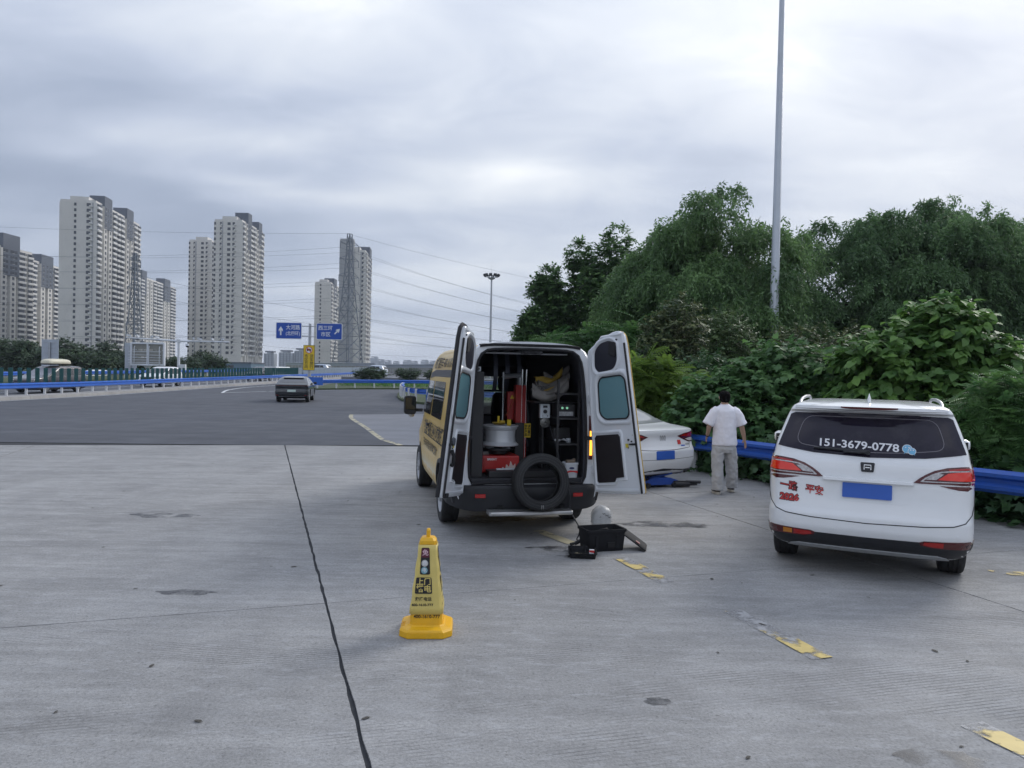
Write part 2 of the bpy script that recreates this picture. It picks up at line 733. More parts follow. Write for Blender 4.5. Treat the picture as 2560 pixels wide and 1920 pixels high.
def ribbon(mb, path, width, z=None, side=0.0):
    path = [Vector(p) for p in path]
    L_, R_ = [], []
    jr = random.Random(int(path[0].x * 977))
    for i, p in enumerate(path):
        d = path[min(i + 1, len(path) - 1)] - path[max(i - 1, 0)]
        n = Vector((-d.y, d.x, 0)).normalized()
        p = p + n * jr.uniform(-.02, .02) * width
        zz = p.z if z is None else z
        L_.append(Vector((p.x, p.y, zz)) + n * (side + width / 2))
        R_.append(Vector((p.x, p.y, zz)) + n * (side - width / 2))
    n = len(path)
    mb.add(L_ + R_, [(i, i + 1, n + i + 1, n + i) for i in range(n - 1)])


sheet('terrain', [(-6000, -400), (6000, -400), (6000, 6500), (-6000, 6500)], -0.35, M_terrain)
EDGE = [(-75, 11.6), (-12.27, 17.75), (-5.55, 18.41), (-2.85, 18.99), (16, 22.5)]     # seam between concrete and asphalt


def gz(y):
    """the carriageway climbs gently beyond 45 m"""
    return max(0.0, (y - 45.0) * 0.0088)


_rd = MB()
_rp = EDGE + [(40, 45), (-75, 45)]
_rd.add([(x, y, -0.003) for x, y in _rp] + [(40, 240, gz(240) - .003), (-75, 240, gz(240) - .003)], [tuple(range(len(_rp))), (6, 5, 7, 8)])
struct(_rd.build('asphalt_road', M_asphalt))
base = sheet('concrete_apron', [(-75, -30), (40, -30), (40, 26), (16, 22.5), (-2.85, 18.99), (-5.55, 18.41), (-12.27, 17.75), (-75, 11.6)], -0.014, M_joint)


def clip(poly, a, b):
    """keep the part of a 2-D polygon right of the directed line a->b"""
    a, b = Vector(a), Vector(b)
    d = b - a
    n = Vector((d.y, -d.x))
    o = []
    for i in range(len(poly)):
        p, q = Vector(poly[i - 1]), Vector(poly[i])
        sp, sq = (p - a).dot(n), (q - a).dot(n)
        if (sp >= 0) != (sq >= 0):
            o.append(p.lerp(q, sp / (sp - sq)))
        if sq >= 0:
            o.append(q)
    return [(p.x, p.y) for p in o]


U0, V0, DU, DV = 0.503, 6.16, 5.55, 4.46
slab_rng = random.Random(3)
for iu in range(-9, 6):
    for iv in range(-4, 9):
        g = 0.007
        u0, u1 = U0 + iu * DU + g * (1.5 if iu == 0 else 1), U0 + (iu + 1) * DU - g * (1.5 if iu == -1 else 1)
        v0, v1 = V0 + iv * DV + g * 0.7, V0 + (iv + 1) * DV - g * 0.7
        # ragged, slightly spalled edges
        poly = []
        for (ua, va), (ub, vb) in (((u0, v0), (u1, v0)), ((u1, v0), (u1, v1)), ((u1, v1), (u0, v1)), ((u0, v1), (u0, v0))):
            for k in range(40):
                t_ = k / 40
                jx = 0 if k == 0 else slab_rng.uniform(-0.006, 0.003) * (1 if ua < ub or va < vb else -1) * (1.2 if iu in (0, -1) and ua == ub else .6)
                p = GT * (ua + (ub - ua) * t_ + (jx if ua == ub else 0)) + GL * (va + (vb - va) * t_ + (jx if va == vb else 0))
                poly.append((p.x, p.y))
        for a, b in zip(EDGE, EDGE[1:]):
            poly = clip(poly, a, b) if len(poly) > 2 else poly
        if len(poly) < 3:
            continue
        if max(p[1] for p in poly) < -3 or min(p[0] for p in poly) > 24 or max(p[0] for p in poly) < -60:
            continue
        dz = slab_rng.uniform(-0.0015, 0.0)
        mb = MB()
        n = len(poly)
        mb.add([(x, y, dz) for x, y in poly] + [(x, y, -0.02) for x, y in poly],
               [tuple(range(n))] + [(i, n + i, n + (i + 1) % n, (i + 1) % n) for i in range(n)])
        mb.build('slab', M_concrete, base)


# worn paint -------------------------------------------------------------
def worn_paint(name, col, cover, scale, seed, rough=0.6, detail=6, soft=0.035):
    m = bpy.data.materials.new(name)
    m.use_nodes = True
    t = m.node_tree
    b = t.nodes['Principled BSDF']
    b.inputs['Roughness'].default_value = rough
    geo = nn(t, 'ShaderNodeNewGeometry')
    mp = nn(t, 'ShaderNodeMapping')
    mp.inputs['Location'].default_value = (seed, seed * 0.7, 0)
    t.links.new(geo.outputs['Position'], mp.inputs[0])
    n = nn(t, 'ShaderNodeTexNoise')
    n.inputs['Scale'].default_value = scale
    n.inputs['Detail'].default_value = detail
    n.inputs['Roughness'].default_value = 0.6
    t.links.new(mp.outputs[0], n.inputs['Vector'])
    r = nn(t, 'ShaderNodeMapRange')
    r.inputs['From Min'].default_value = cover
    r.inputs['From Max'].default_value = cover + soft
    t.links.new(n.outputs['Fac'], r.inputs['Value'])
    t.links.new(r.outputs[0], b.inputs['Alpha'])
    n2 = nn(t, 'ShaderNodeTexNoise')
    n2.inputs['Scale'].default_value = 14
    n2.inputs['Detail'].default_value = 5
    t.links.new(mp.outputs[0], n2.inputs['Vector'])
    mx = nn(t, 'ShaderNodeMix', data_type='RGBA')
    t.links.new(n2.outputs['Fac'], mx.inputs['Factor'])
    mx.inputs['A'].default_value = (*[c * 0.82 for c in col], 1)
    mx.inputs['B'].default_value = (*[min(0.9, c * 1.15) for c in col], 1)
    t.links.new(mx.outputs['Result'], b.inputs['Base Color'])
    return m


M_white_line = worn_paint('white_road_paint', (0.62, 0.63, 0.64), 0.36, 2.5, 3.0)
M_yel_line = worn_paint('yellow_road_paint', (0.60, 0.46, 0.16), 0.51, 2.9, 9.0, detail=6, soft=0.07)
M_yel_line3 = worn_paint('yellow_road_paint_near', (0.60, 0.46, 0.16), 0.50, 3.2, 9.0, detail=6, soft=0.07)
M_pale_line = worn_paint('faded_paint', (0.33, 0.332, 0.342), 0.38, 7.0, 5.0, detail=6, soft=0.22)
M_yel_faded = worn_paint('faded_yellow_paint', (0.42, 0.38, 0.26), 0.42, 3.0, 2.0)

dash_dir = (Vector((2.66, 3.95, 0)) - Vector((1.15, 7.66, 0))).normalized()


def marking(name, label, path, width, z, material, group=None):
    mb = MB()
    ribbon(mb, path, width, z)
    o = mb.build(name, material)
    struct(o)
    return o


DASHES = [((1.16, 7.72), (1.47, 6.80)), ((1.84, 6.02), (2.16, 5.02)), ((2.60, 4.10), (2.95, 3.1))]
for i, (a, b) in enumerate(DASHES):
    p = resample([(*a, 0), (*b, 0)], 0.1)
    marking('parking_line', '', p, 0.17, 0.003, M_pale_line)
    mb = MB()
    ribbon(mb, p, 0.165, 0.006)
    struct(mb.build('parking_line', M_yel_line if i < 2 else M_yel_line3))
marking('parking_line', '', resample([(4.86, 7.42, 0), (6.2, 7.25, 0)], 0.2), 0.16, 0.006, M_yel_line)
marking('parking_line', '', resample([(0.35, 8.95, 0), (0.72, 8.3, 0)], 0.1), 0.15, 0.005, M_yel_faded)

KERB = [Vector((-25.7 - max(0, y - 105) * .03, y, gz(y))) for y in np.arange(14, 165, 1.5)]
marking('edge_line', '', [p + Vector((0.35, 0, 0.002)) for p in KERB], 0.16, None, M_white_line)
up_ = lambda P, d=0.0: [Vector((p.x, p.y, gz(p.y) + d)) for p in P]
marking('gore_line', '', up_(smooth_path([(-20.9, 53.4, 0), (-22.6, 59, 0), (-23.5, 66, 0), (-23.2, 74, 0), (-21.5, 84, 0)], 1.5), .004), 0.2, None, M_white_line)
marking('gore_line', '', up_(resample([(-20.8, 53.5, 0), (-17.0, 62.6, 0)], 1.5), .006), 0.2, None, M_white_line)
marking('edge_line', '', up_(smooth_path([(-16.3, 62.3, 0), (-13, 66, 0), (-8.0, 68.6, 0), (0, 70, 0)], 1.5), .004), 0.18, None, M_white_line)
marking('lane_line', '', up_(resample([(-32.2, 20, 0), (-32.2, 45, 0), (-32.2, 120, 0)], 2.5), .004), 0.14, None, M_white_line)
marking('lane_line', '', up_(resample([(-36.3, 20, 0), (-36.3, 45, 0), (-36.3, 120, 0)], 2.5), .004), 0.14, None, M_white_line)

M_oil = worn_paint('oil_stain', (0.055, 0.055, 0.06), 0.40, 4.0, 1.0, rough=0.35, detail=4, soft=0.30)
_or = random.Random(6)
for x, y, r_, n_ in ((0.55, 8.05, .22, 1.6), (0.62, 7.72, .10, 1.3), (-0.2, 9.6, .5, 1.2), (4.1, 8.6, .45, 1.0), (-2.7, 6.2, .16, 1.5), (2.2, 3.7, .2, 1.2), (-4.4, 9.4, .3, 1.4), (0.9, 4.3, .09, 1.0), (2.0, 9.5, .35, 1.8)):
    pts = [(x + r_ * n_ * math.cos(a) * _or.uniform(.7, 1.15), y + r_ * .6 * math.sin(a) * _or.uniform(.7, 1.15)) for a in np.linspace(0, 2 * math.pi, 23)[:-1]]
    sheet('oil_stain', pts, .0022, M_oil)

# lighter side pavement right of the exit lane, with a yellow edge line
side_edge = smooth_path([(-2.92, 18.97, 0), (-3.59, 20.3, 0), (-4.99, 24.8, 0), (-6.4, 29.2, 0), (-6.97, 31.8, 0)], 0.8)
sheet('side_pavement', [(p.x, p.y) for p in side_edge] + [(-4.0, 33.2), (6, 36), (16, 22.6)], 0.001, M_asphalt2)
marking('edge_line', '', [p + Vector((0.1, 0, 0)) for p in side_edge], 0.16, 0.004, M_yel_faded)
# ------------------------------------------------------------------ kerbs, guardrails
M_blue = mat('blue_rail_paint', (0.025, 0.13, 0.52), 0.42, var=0.10, vscale=1.5, dirt=(0.10, 0.14, 0.25), dscale=1.2, damt=0.45)
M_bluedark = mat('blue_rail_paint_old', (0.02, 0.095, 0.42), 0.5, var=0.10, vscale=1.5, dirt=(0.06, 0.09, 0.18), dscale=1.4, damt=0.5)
M_postwhite = mat('white_post_paint', (0.62, 0.63, 0.65), 0.55, var=0.08, vscale=3, dirt=(0.30, 0.29, 0.27), dscale=3, damt=0.6)
M_green = mat('green_panel_plastic', (0.013, 0.085, 0.085), 0.5, var=0.12, vscale=3)
M_clear = mat('pale_panel_plastic', (0.45, 0.50, 0.53), 0.4, var=0.1)
M_kerb = mat('kerb_concrete', (0.33, 0.32, 0.31), 0.85, var=0.16, vscale=2.0, dirt=(0.16, 0.15, 0.14), dscale=1.0, damt=0.6)
M_galv = mat('galvanised_steel', (0.42, 0.44, 0.47), 0.45, metal=0.6, var=0.1, vscale=4)
M_reflect = mat('yellow_reflector', (0.55, 0.45, 0.12), 0.4)

PROF = [(-.155, .0), (-.14, .012), (-.108, .07), (-.062, .07), (-.024, .008), (.024, .008), (.062, .07), (.108, .07), (.14, .012), (.155, .0)]


def seg_path(path, step):
    return resample(path, step)


def guardrail(label, path, side, zc_, post_h, post_step=2.0, material=None, post_mat=None, panels=None, group=None, post_r=0.07, seg=4, post_off=-0.12, end_plate=False):
    """W-beam on round posts along path (a list of points at the posts' feet); side=+1 puts the beam's face left of the path"""
    material = material or M_blue
    post_mat = post_mat or M_postwhite
    pts = resample_even(path, post_step)
    t = thing('guardrail', label, 'guardrail', pts[0], 0, group)
    o0 = Vector(pts[0])
    pts = [Vector(p) - o0 for p in pts]
    nrm = []
    for i in range(len(pts)):
        d = pts[min(i + 1, len(pts) - 1)] - pts[max(i - 1, 0)]
        nrm.append(Vector((-d.y, d.x, 0)).normalized() * side)
    # beam pieces
    for s in range(0, len(pts) - 1, seg):
        idx = list(range(s, min(s + seg, len(pts) - 1) + 1))
        if len(idx) < 2:
            continue
        rings = []
        for i in idx:
            front = [pts[i] + nrm[i] * d + Vector((0, 0, zc_ + z)) for z, d in PROF]
            back = [pts[i] + nrm[i] * (d - 0.006) + Vector((0, 0, zc_ + z)) for z, d in reversed(PROF)]
            rings.append(front + back)
        mb = MB()
        mb.loft(rings)
        mb.build('beam', material, t, smooth=35)
    pm = None
    for i, p in enumerate(pts):
        loc = p + nrm[i] * post_off
        if pm is None:
            mb = MB()
            mb.cyl((0, 0, 0), (0, 0, post_h), post_r, post_r, 14)
            mb.cyl((0, 0, post_h), (0, 0, post_h + 0.02), post_r * 1.08, post_r * 0.7, 14)
            pm = mb.build('post', post_mat, t, smooth=40)
            pm.location = loc
        else:
            share(pm, 'post', t, Matrix.Translation(loc))
    # spacer blocks
    bm_ = None
    for i, p in enumerate(pts):
        loc = p + nrm[i] * (post_off * 0.5) + Vector((0, 0, zc_))
        ang = math.atan2(nrm[i].y, nrm[i].x)
        if bm_ is None:
            mb = MB()
            mb.box((0, 0, 0), (abs(post_off) + 0.02, 0.10, 0.2))
            bm_ = mb.build('spacer_block', material, t)
            bm_.matrix_local = Matrix.Translation(loc) @ Matrix.Rotation(ang, 4, 'Z')
        else:
            share(bm_, 'spacer_block', t, Matrix.Translation(loc) @ Matrix.Rotation(ang, 4, 'Z'))
    if panels:
        step, ph, pw, pz, pm_a, pm_b, y_switch = panels
        fine = resample_even([p for p in pts], step)
        src = {}
        prng = random.Random(5)
        for i, p in enumerate(fine):
            d = fine[min(i + 1, len(fine) - 1)] - fine[max(i - 1, 0)]
            if prng.random() < 0.03:
                continue
            wy = (p + o0).y
            m_ = pm_a if wy < y_switch else pm_b
            ang = math.atan2(d.y, d.x) - R(62) + prng.uniform(-.12, .12)
            loc = p + Vector((0, 0, pz)) + Vector((-d.y, d.x, 0)).normalized() * side * (-0.05)
            Mx = Matrix.Translation(loc) @ Matrix.Rotation(ang, 4, 'Z') @ Matrix.Rotation(prng.uniform(-.015, .015), 4, 'X')
            if m_.name not in src:
                mb = MB()
                mb.prism(rrect(pw, ph, 0.03, 3, (0, ph / 2)), Matrix(((1, 0, 0, 0), (0, 0, -1, 0), (0, 1, 0, 0), (0, 0, 0, 1))), -0.02, 0.02)
                mb.box((0, 0, -0.05), (0.05, 0.05, 0.14))
                src[m_.name] = mb.build('antiglare_panel', m_, t, smooth=40)
                src[m_.name].matrix_local = Mx
            else:
                share(src[m_.name], 'antiglare_panel', t, Mx)
    return t


def resample_even(path, step):
    pts = [Vector(p) for p in path]
    L_ = [0.0]
    for a, b in zip(pts, pts[1:]):
        L_.append(L_[-1] + (b - a).length)
    n = max(1, int(round(L_[-1] / step)))
    o = []
    j = 0
    for i in range(n + 1):
        s = L_[-1] * i / n
        while j < len(pts) - 2 and L_[j + 1] < s:
            j += 1
        t_ = (s - L_[j]) / max(1e-9, L_[j + 1] - L_[j])
        o.append(pts[j].lerp(pts[j + 1], t_))
    return o


# kerb stones under the near guardrail, each stone its own piece
kb = MB()
ribbon(kb, [p + Vector((-0.75, 0, 0.05)) for p in KERB], 1.2)
kerb = struct(kb.build('kerb', M_kerb))
kp = resample_even(KERB, 1.6)
for a, b in zip(kp, kp[1:]):
    d = (b - a).normalized()
    n = Vector((-d.y, d.x, 0))
    a2, b2 = a + d * 0.012, b - d * 0.012
    mb = MB()
    hgt = 0.17 + random.uniform(-.008, .008)
    q = [a2 + n * 0.0, b2, b2 + n * 1.45, a2 + n * 1.45]
    mb.add([(*p.xy, p.z - 0.02) for p in q] + [(p.x + (n.x * 0.04 if i < 2 else 0), p.y + (n.y * 0.04 if i < 2 else 0), p.z + hgt) for i, p in enumerate(q)],
           [(0, 1, 5, 4), (1, 2, 6, 5), (2, 3, 7, 6), (3, 0, 4, 7), (4, 5, 6, 7)])
    mb.build('kerb_stone', M_kerb, kerb)

RAIL_A = [p + Vector((-0.85, 0, 0.165)) for p in KERB if p.y > 22]
guardrail('blue guardrail with green anti-glare panels along the left kerb', RAIL_A, -1, 0.52, 0.60, 1.6,
          panels=(0.74, 0.80, 0.21, 0.70, M_green, M_clear, 92), group='roadside guardrails')
RAIL_B = [Vector((-38.6, y, gz(y) + .36)) for y in np.arange(26, 165, 2.0)]
guardrail('far blue guardrail beyond the opposite carriageway, below the trees', RAIL_B, -1, 0.62, 0.75, 2.0, group='roadside guardrails')
kb2 = MB()
rb = [p + Vector((-0.1, 0, 0)) for p in RAIL_B]
kb2.loft([[Vector((p.x + 0.5, p.y, -0.3)), Vector((p.x + 0.45, p.y, p.z)), Vector((p.x - 5.5, p.y, p.z + 0.1)), Vector((p.x - 7.5, p.y, -0.34))] for p in rb], cap=True)
struct(kb2.build('far_verge', M_grass_base))

# grass islands behind the middle rails
def island(name, outline, h, m):
    mb = MB()
    n = len(outline)
    mb.add([(x, y, gz(y) - 0.02) for x, y in outline] + [(x, y, gz(y) + h) for x, y in outline], [tuple(range(n, 2 * n))] + [(i, (i + 1) % n, n + (i + 1) % n, n + i) for i in range(n)])
    return struct(mb.build(name, m))


far_line = smooth_path([(-16.7, 63.2, 0), (-13.2, 66.9, 0), (-8.2, 69.5, 0), (0, 71.0, 0), (12, 72, 0)], 1.5)
island('grass_island', [(p.x, p.y) for p in far_line] + [(14, 130), (-21.5, 130), (-19.5, 80), (-17.4, 65)], 0.12, M_grass_base)
guardrail('blue guardrail crossing the far end of the exit lane behind the dark car', [p + Vector((0.0, 0.55, 0.1 + gz(p.y))) for p in far_line], -1, 0.62, 0.74, 2.0, group='roadside guardrails')
curve = smooth_path([(-9.1, 60.0, 0), (-8.5, 55, 0), (-7.6, 49.5, 0), (-6.4, 45.2, 0), (-4.6, 42.2, 0), (-2.0, 40.5, 0), (2, 39.6, 0)], 1.0)
island('grass_island', [(p.x + 0.0, p.y) for p in curve] + [(10, 40), (10, 62), (-8.6, 62)], 0.13, M_grass_base)
guardrail('curving blue guardrail beside the exit lane, seen left of the yellow van', [p + Vector((0.3, 0.3, 0.12 + gz(p.y))) for p in curve], 1, 0.60, 0.72, 1.6, group='roadside guardrails')
# blue end plate where the two far rails meet
bp_ = thing('barrier_end_plate', 'flat blue barrier end plate on a white post left of the dark car', 'barrier', (-16.9, 62.0, gz(62)))
mb = MB(); mb.box((0, 0, 0.78), (2.1, 0.05, 0.66)); mb.build('plate', M_blue, bp_, bevel=0.01)
mb = MB(); mb.cyl((0, 0.1, 0), (0, 0.1, 0.75), 0.07); mb.build('post', M_postwhite, bp_, smooth=40)

RAIL_R = smooth_path([(2.3, 17.0, 0), (3.35, 15.4, 0), (4.75, 13.0, 0), (6.15, 10.1, 0), (6.75, 9.25, 0), (7.8, 8.3, 0), (9.4, 7.4, 0)], 0.4)
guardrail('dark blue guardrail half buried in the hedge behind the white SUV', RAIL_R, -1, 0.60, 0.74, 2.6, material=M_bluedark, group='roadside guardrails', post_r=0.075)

# ------------------------------------------------------------------ signs
M_signblue = mat('sign_blue', (0.012, 0.075, 0.40), 0.45, var=0.04)
M_signwhite = mat('sign_white', (0.75, 0.77, 0.80), 0.5)
M_signyel = mat('sign_yellow', (0.72, 0.50, 0.02), 0.5, var=0.05)
M_black = mat('black_print', (0.012, 0.012, 0.014), 0.6)
M_red = mat('red_print', (0.55, 0.03, 0.03), 0.5)
M_whitepaint = mat('white_steel_paint', (0.66, 0.69, 0.74), 0.4, var=0.05, vscale=2)

XZ = Matrix(((1, 0, 0, 0), (0, 0, -1, 0), (0, 1, 0, 0), (0, 0, 0, 1)))       # draws x,y as x,z facing -Y

sg = thing('road_sign', 'blue direction signs and yellow truck ban sign on one grey post', 'road sign', (-19.6, 71.5, 0.1))
mb = MB(); mb.cyl((0, 0, 0), (0, 0, 6.2), 0.17, 0.13, 16); mb.build('post', M_galv, sg, smooth=40)
for zz in (4.95, 5.95):
    mb = MB(); mb.cyl((-0.95, -0.14, zz), (0.75, -0.14, zz), 0.045, n=8); mb.build('crossbar', M_galv, sg, smooth=40)


def board(parent, cx_, cz_, w, h, fill, rim, name='sign_board', r=0.12, rimw=0.055):
    mb = MB(); mb.prism(rrect(w, h, r, 4, (cx_, cz_)), XZ, 0.20, 0.235)
    b_ = mb.build(name, rim, parent, smooth=40)
    mb = MB(); mb.prism(rrect(w - 2 * rimw, h - 2 * rimw, r * 0.7, 4, (cx_, cz_)), XZ, 0.2, 0.245)
    mb.build('face', fill, b_, smooth=40)
    return b_


b1 = board(sg, -1.98, 5.48, 2.5, 1.60, M_signblue, M_signwhite)
pm_ = lambda cx_, cz_: (lambda x, y: Vector((cx_ + x, -0.25, cz_ + y)))
text_on('lettering', '大河路', 0.50, M_signwhite, b1, pm_(-1.58, 5.77), 0.012, width=1.35)
text_on('lettering', '(北四环)', 0.44, M_signwhite, b1, pm_(-1.58, 5.20), 0.012, width=1.36)
ar = [(-.07, -.42), (.07, -.42), (.07, .06), (.2, -.07), (.2, .12), (0, .42), (-.2, .12), (-.2, -.07), (-.07, .06)]
mb = MB(); mb.prism([(x - 2.75, y + 5.46) for x, y in ar], XZ, 0.246, 0.252); mb.build('arrow', M_signwhite, b1)
b2 = board(sg, 1.92, 5.48, 2.5, 1.60, M_signblue, M_signwhite)
text_on('lettering', '西三环', 0.48, M_signwhite, b2, pm_(1.55, 5.78), 0.012, width=1.38)
text_on('lettering', '市区', 0.46, M_signwhite, b2, pm_(1.58, 5.18), 0.012, width=0.92)
ar2 = [(x * math.cos(R(-45)) - y * math.sin(R(-45)), x * math.sin(R(-45)) + y * math.cos(R(-45))) for x, y in ar]
mb = MB(); mb.prism([(x * 0.85 + 2.68, y * 0.85 + 5.5) for x, y in ar2], XZ, 0.246, 0.252); mb.build('arrow', M_signwhite, b2)
b3 = board(sg, 0.0, 2.92, 1.10, 2.42, M_signyel, M_black, 'warning_board', r=0.03, rimw=0.03)
mb = MB(); mb.prism([(0.33 * math.cos(k * R(15)), 3.66 + 0.33 * math.sin(k * R(15))) for k in range(24)], XZ, 0.246, 0.252); mb.build('ban_ring', M_red, b3)
mb = MB(); mb.prism([(0.27 * math.cos(k * R(15)), 3.66 + 0.27 * math.sin(k * R(15))) for k in range(24)], XZ, 0.246, 0.256); mb.build('ban_disc', M_signwhite, b3)
mb = MB()
mb.prism([(-.2, 3.6), (.1, 3.6), (.1, 3.78), (-.2, 3.78)], XZ, 0.25, 0.259)
mb.prism([(.115, 3.6), (.21, 3.6), (.21, 3.68), (.18, 3.75), (.115, 3.75)], XZ, 0.25, 0.259)
for xx in (-.13, .14):
    mb.prism([(xx + .05 * math.cos(k * R(45)), 3.58 + .05 * math.sin(k * R(45))) for k in range(8)], XZ, 0.25, 0.2595)
mb.build('truck_symbol', M_black, b3)
mb = MB(); mb.prism([(-.22, 3.86), (-.17, 3.9), (.22, 3.46), (.17, 3.42)], XZ, 0.25, 0.262); mb.build('ban_bar', M_red, b3)
text_on('lettering', '市\n区\n方\n向', 0.37, M_black, b3, pm_(-0.25, 2.54), 0.010, line=0.93)
text_on('lettering', '货\n车\n禁\n行', 0.37, M_black, b3, pm_(0.26, 2.54), 0.010, line=0.93)


# overhead camera gantry, message board back, tall sign backs
M_greyback = mat('sign_back_aluminium', (0.42, 0.46, 0.52), 0.45, metal=0.2, var=0.06, vscale=1)
M_beigeback = mat('louvre_panel', (0.27, 0.27, 0.25), 0.6, var=0.1)
gt = thing('camera_gantry', 'white T-shaped mast with a long arm carrying traffic cameras', 'mast', (-42.4, 94, 0.4))
mb = MB(); mb.cyl((0, 0, 0), (0, 0, 4.9), 0.18, 0.15, 14); mb.build('mast', M_whitepaint, gt, smooth=40)
mb = MB(); mb.cyl((-6.7, 0, 5.05), (0, 0, 4.75), 0.07, 0.13, 10); mb.cyl((0, 0, 4.75), (6.4, 0, 4.75), 0.13, 0.09, 10); mb.build('arm', M_whitepaint, gt, smooth=40)
mb = MB(); mb.cyl((0, 0, 4.55), (0, 0, 4.95), 0.28, 0.28, 12); mb.build('flange', M_whitepaint, gt, smooth=40)
cm = None
for i, x in enumerate((-6.3, -5.2, -3.4, -2.7, 1.9, 2.7, 4.3, 5.6)):
    zz = 4.75 + (0.3 * (-x / 6.7) if x < 0 else 0) + 0.28
    Mx = Matrix.Translation((x, -0.1, zz)) @ Matrix.Rotation(R(20 * ((i * 7) % 5 - 2)), 4, 'Z') @ Matrix.Rotation(R(-12), 4, 'X')
    if cm is None:
        mb = MB(); mb.box((0, 0, 0), (0.2, 0.52, 0.19)); mb.box((0, -0.06, 0.12), (0.25, 0.6, 0.03)); mb.cyl((0, 0, -0.3), (0, 0, -0.06), 0.04, n=8)
        mb.cyl((0, -0.26, 0), (0, -0.3, 0), 0.08, n=10)
        cm = mb.build('traffic_camera', M_whitepaint, gt, smooth=40); cm.matrix_local = Mx
    else:
        share(cm, 'traffic_camera', gt, Mx)
M_darkglass = mat('dark_glass', (0.012, 0.014, 0.018), 0.08, spec=0.6)
dm = None
for x, z in ((-2.1, 4.55), (1.1, 4.42)):
    mb = MB(); mb.cyl((x, -0.05, z), (x, -0.05, z - .25), 0.2, 0.22, 14); mb.build('dome_camera', M_whitepaint, gt, smooth=40)
    mb = MB(); mb.lathe([(0.2, 0), (0.17, -.12), (0.1, -.19), (0, -.21)], 14, Matrix.Translation((x, -0.05, z - .25))); mb.build('dome_lens', M_darkglass, gt, smooth=60)
mb = MB(); mb.box((0.62, -0.1, 1.35), (0.7, 0.4, 0.9)); mb.build('control_cabinet', M_whitepaint, gt, bevel=0.02)

vb = thing('message_board', 'back of a white framed electronic message board with ladder rails', 'message board', (-43.6, 88.5, 0.45))
mb = MB(); mb.cyl((0, 0, 0), (0, 0, 1.6), 0.2, 0.2, 14); mb.lathe([(0.2, 1.1), (0.5, 1.45), (0.9, 1.5)], 4, Matrix.Rotation(R(45), 4, 'Z')); mb.build('post', M_whitepaint, vb, smooth=30)
W_, H_ = 4.1, 2.75
mb = MB()
for x in (-W_ / 2 + 0.1, 0.0, W_ / 2 - 0.1):
    mb.box((x, 0, 1.5 + H_ / 2), (0.2, 0.3, H_))
for z in (1.6, 1.5 + H_ - 0.1):
    mb.box((0, 0.004, z), (W_ - 0.02, 0.3, 0.2))
mb.build('frame', M_whitepaint, vb, bevel=0.015)
for i in range(2):
    for j in range(3):
        mb = MB(); mb.box((-0.975 + 1.95 * i, 0.08, 2.07 + 0.86 * j), (1.72, 0.06, 0.80)); mb.build('back_panel', M_beigeback, vb)
for k, x in enumerate((-1.5, 0.25, 1.5)):
    mb = MB()
    mb.tube([(x, -0.2, 1.6), (x, -0.28, 1.8), (x, -0.28, 3.6), (x, -0.2, 3.75), (x, -0.12, 3.8)], 0.04, 6)
    mb.build('ladder_rail', M_whitepaint, vb, smooth=50)
for z in (1.85, 2.15, 2.45, 2.75, 3.15):
    mb = MB(); mb.cyl((-2.2, -0.26, z), (1.7, -0.26, z), 0.028, n=6); mb.build('rung', M_whitepaint, vb, smooth=50)

for k, (x, y, w, h, zb, lab) in enumerate(((-55.6, 89, 2.05, 3.9, 0.5, 'tall grey sign back above the MPV with the roof box'),
                                           (-49.5, 96, 1.55, 4.0, 0.4, 'tall grey sign back just left of the message board'))):
    t = thing('sign_back', lab, 'road sign', (x, y, 0.45), 0, 'tall sign backs')
    mb = MB(); mb.box((0, 0, zb + h / 2), (w, 0.04, h)); mb.build('board', M_greyback, t, bevel=0.01)
    mb = MB(); mb.cyl((0, -0.14, 0), (0, -0.14, zb + h - 0.35), 0.11, n=12); mb.build('post', M_galv, t, smooth=40)
    for q in range(6):
        mb = MB(); mb.box((0, -0.045, zb + 0.3 + q * (h - 0.7) / 5), (w * 0.8, 0.05, 0.05)); mb.build('stiffener', M_galv, t)


# lamp masts
lm = thing('high_mast_light', 'far high mast with a ring of floodlights above the van roof', 'lamp post', (-3.65, 120, 0.0), 0, 'floodlight masts')
mb = MB(); mb.cyl((0, 0, 0), (0, 0, 17.6), 0.24, 0.13, 14); mb.build('mast', M_galv, lm, smooth=40)
mb = MB(); mb.cyl((0, 0, 17.6), (0, 0, 20.0), 0.02, 0.015, 6); mb.build('lightning_rod', M_galv, lm)
mb = MB(); mb.tube([(0.95 * math.cos(k * R(20)), 0.95 * math.sin(k * R(20)), 17.55) for k in range(18)], 0.05, 6, closed=True)
for k in range(6):
    mb.cyl((0, 0, 17.25), (0.95 * math.cos(k * R(60)), 0.95 * math.sin(k * R(60)), 17.55), 0.035, n=6)
mb.lathe([(0.16, 17.0), (0.5, 17.15), (0.6, 17.3), (0.14, 17.35)], 14)
mb.build('lamp_ring', M_galv, lm, smooth=40)
M_lampdark = mat('floodlight_housing', (0.05, 0.055, 0.065), 0.4)
fl = None
for k in range(10):
    a = k * R(36) + 0.2
    Mx = Matrix.Translation((1.18 * math.cos(a), 1.18 * math.sin(a), 17.72)) @ Matrix.Rotation(a, 4, 'Z') @ Matrix.Rotation(R(35), 4, 'Y')
    if fl is None:
        mb = MB(); mb.box((0, 0, 0), (0.22, 0.5, 0.44)); mb.box((0.13, 0, 0), (0.05, 0.42, 0.36))
        fl = mb.build('floodlight', M_lampdark, lm, bevel=0.03); fl.matrix_local = Mx
    else:
        share(fl, 'floodlight', lm, Mx)
lp = thing('high_mast_light', 'tall pale grey mast rising out of the shrubs beyond the frame', 'lamp post', (10.55, 30, 0.0), 0, 'floodlight masts')
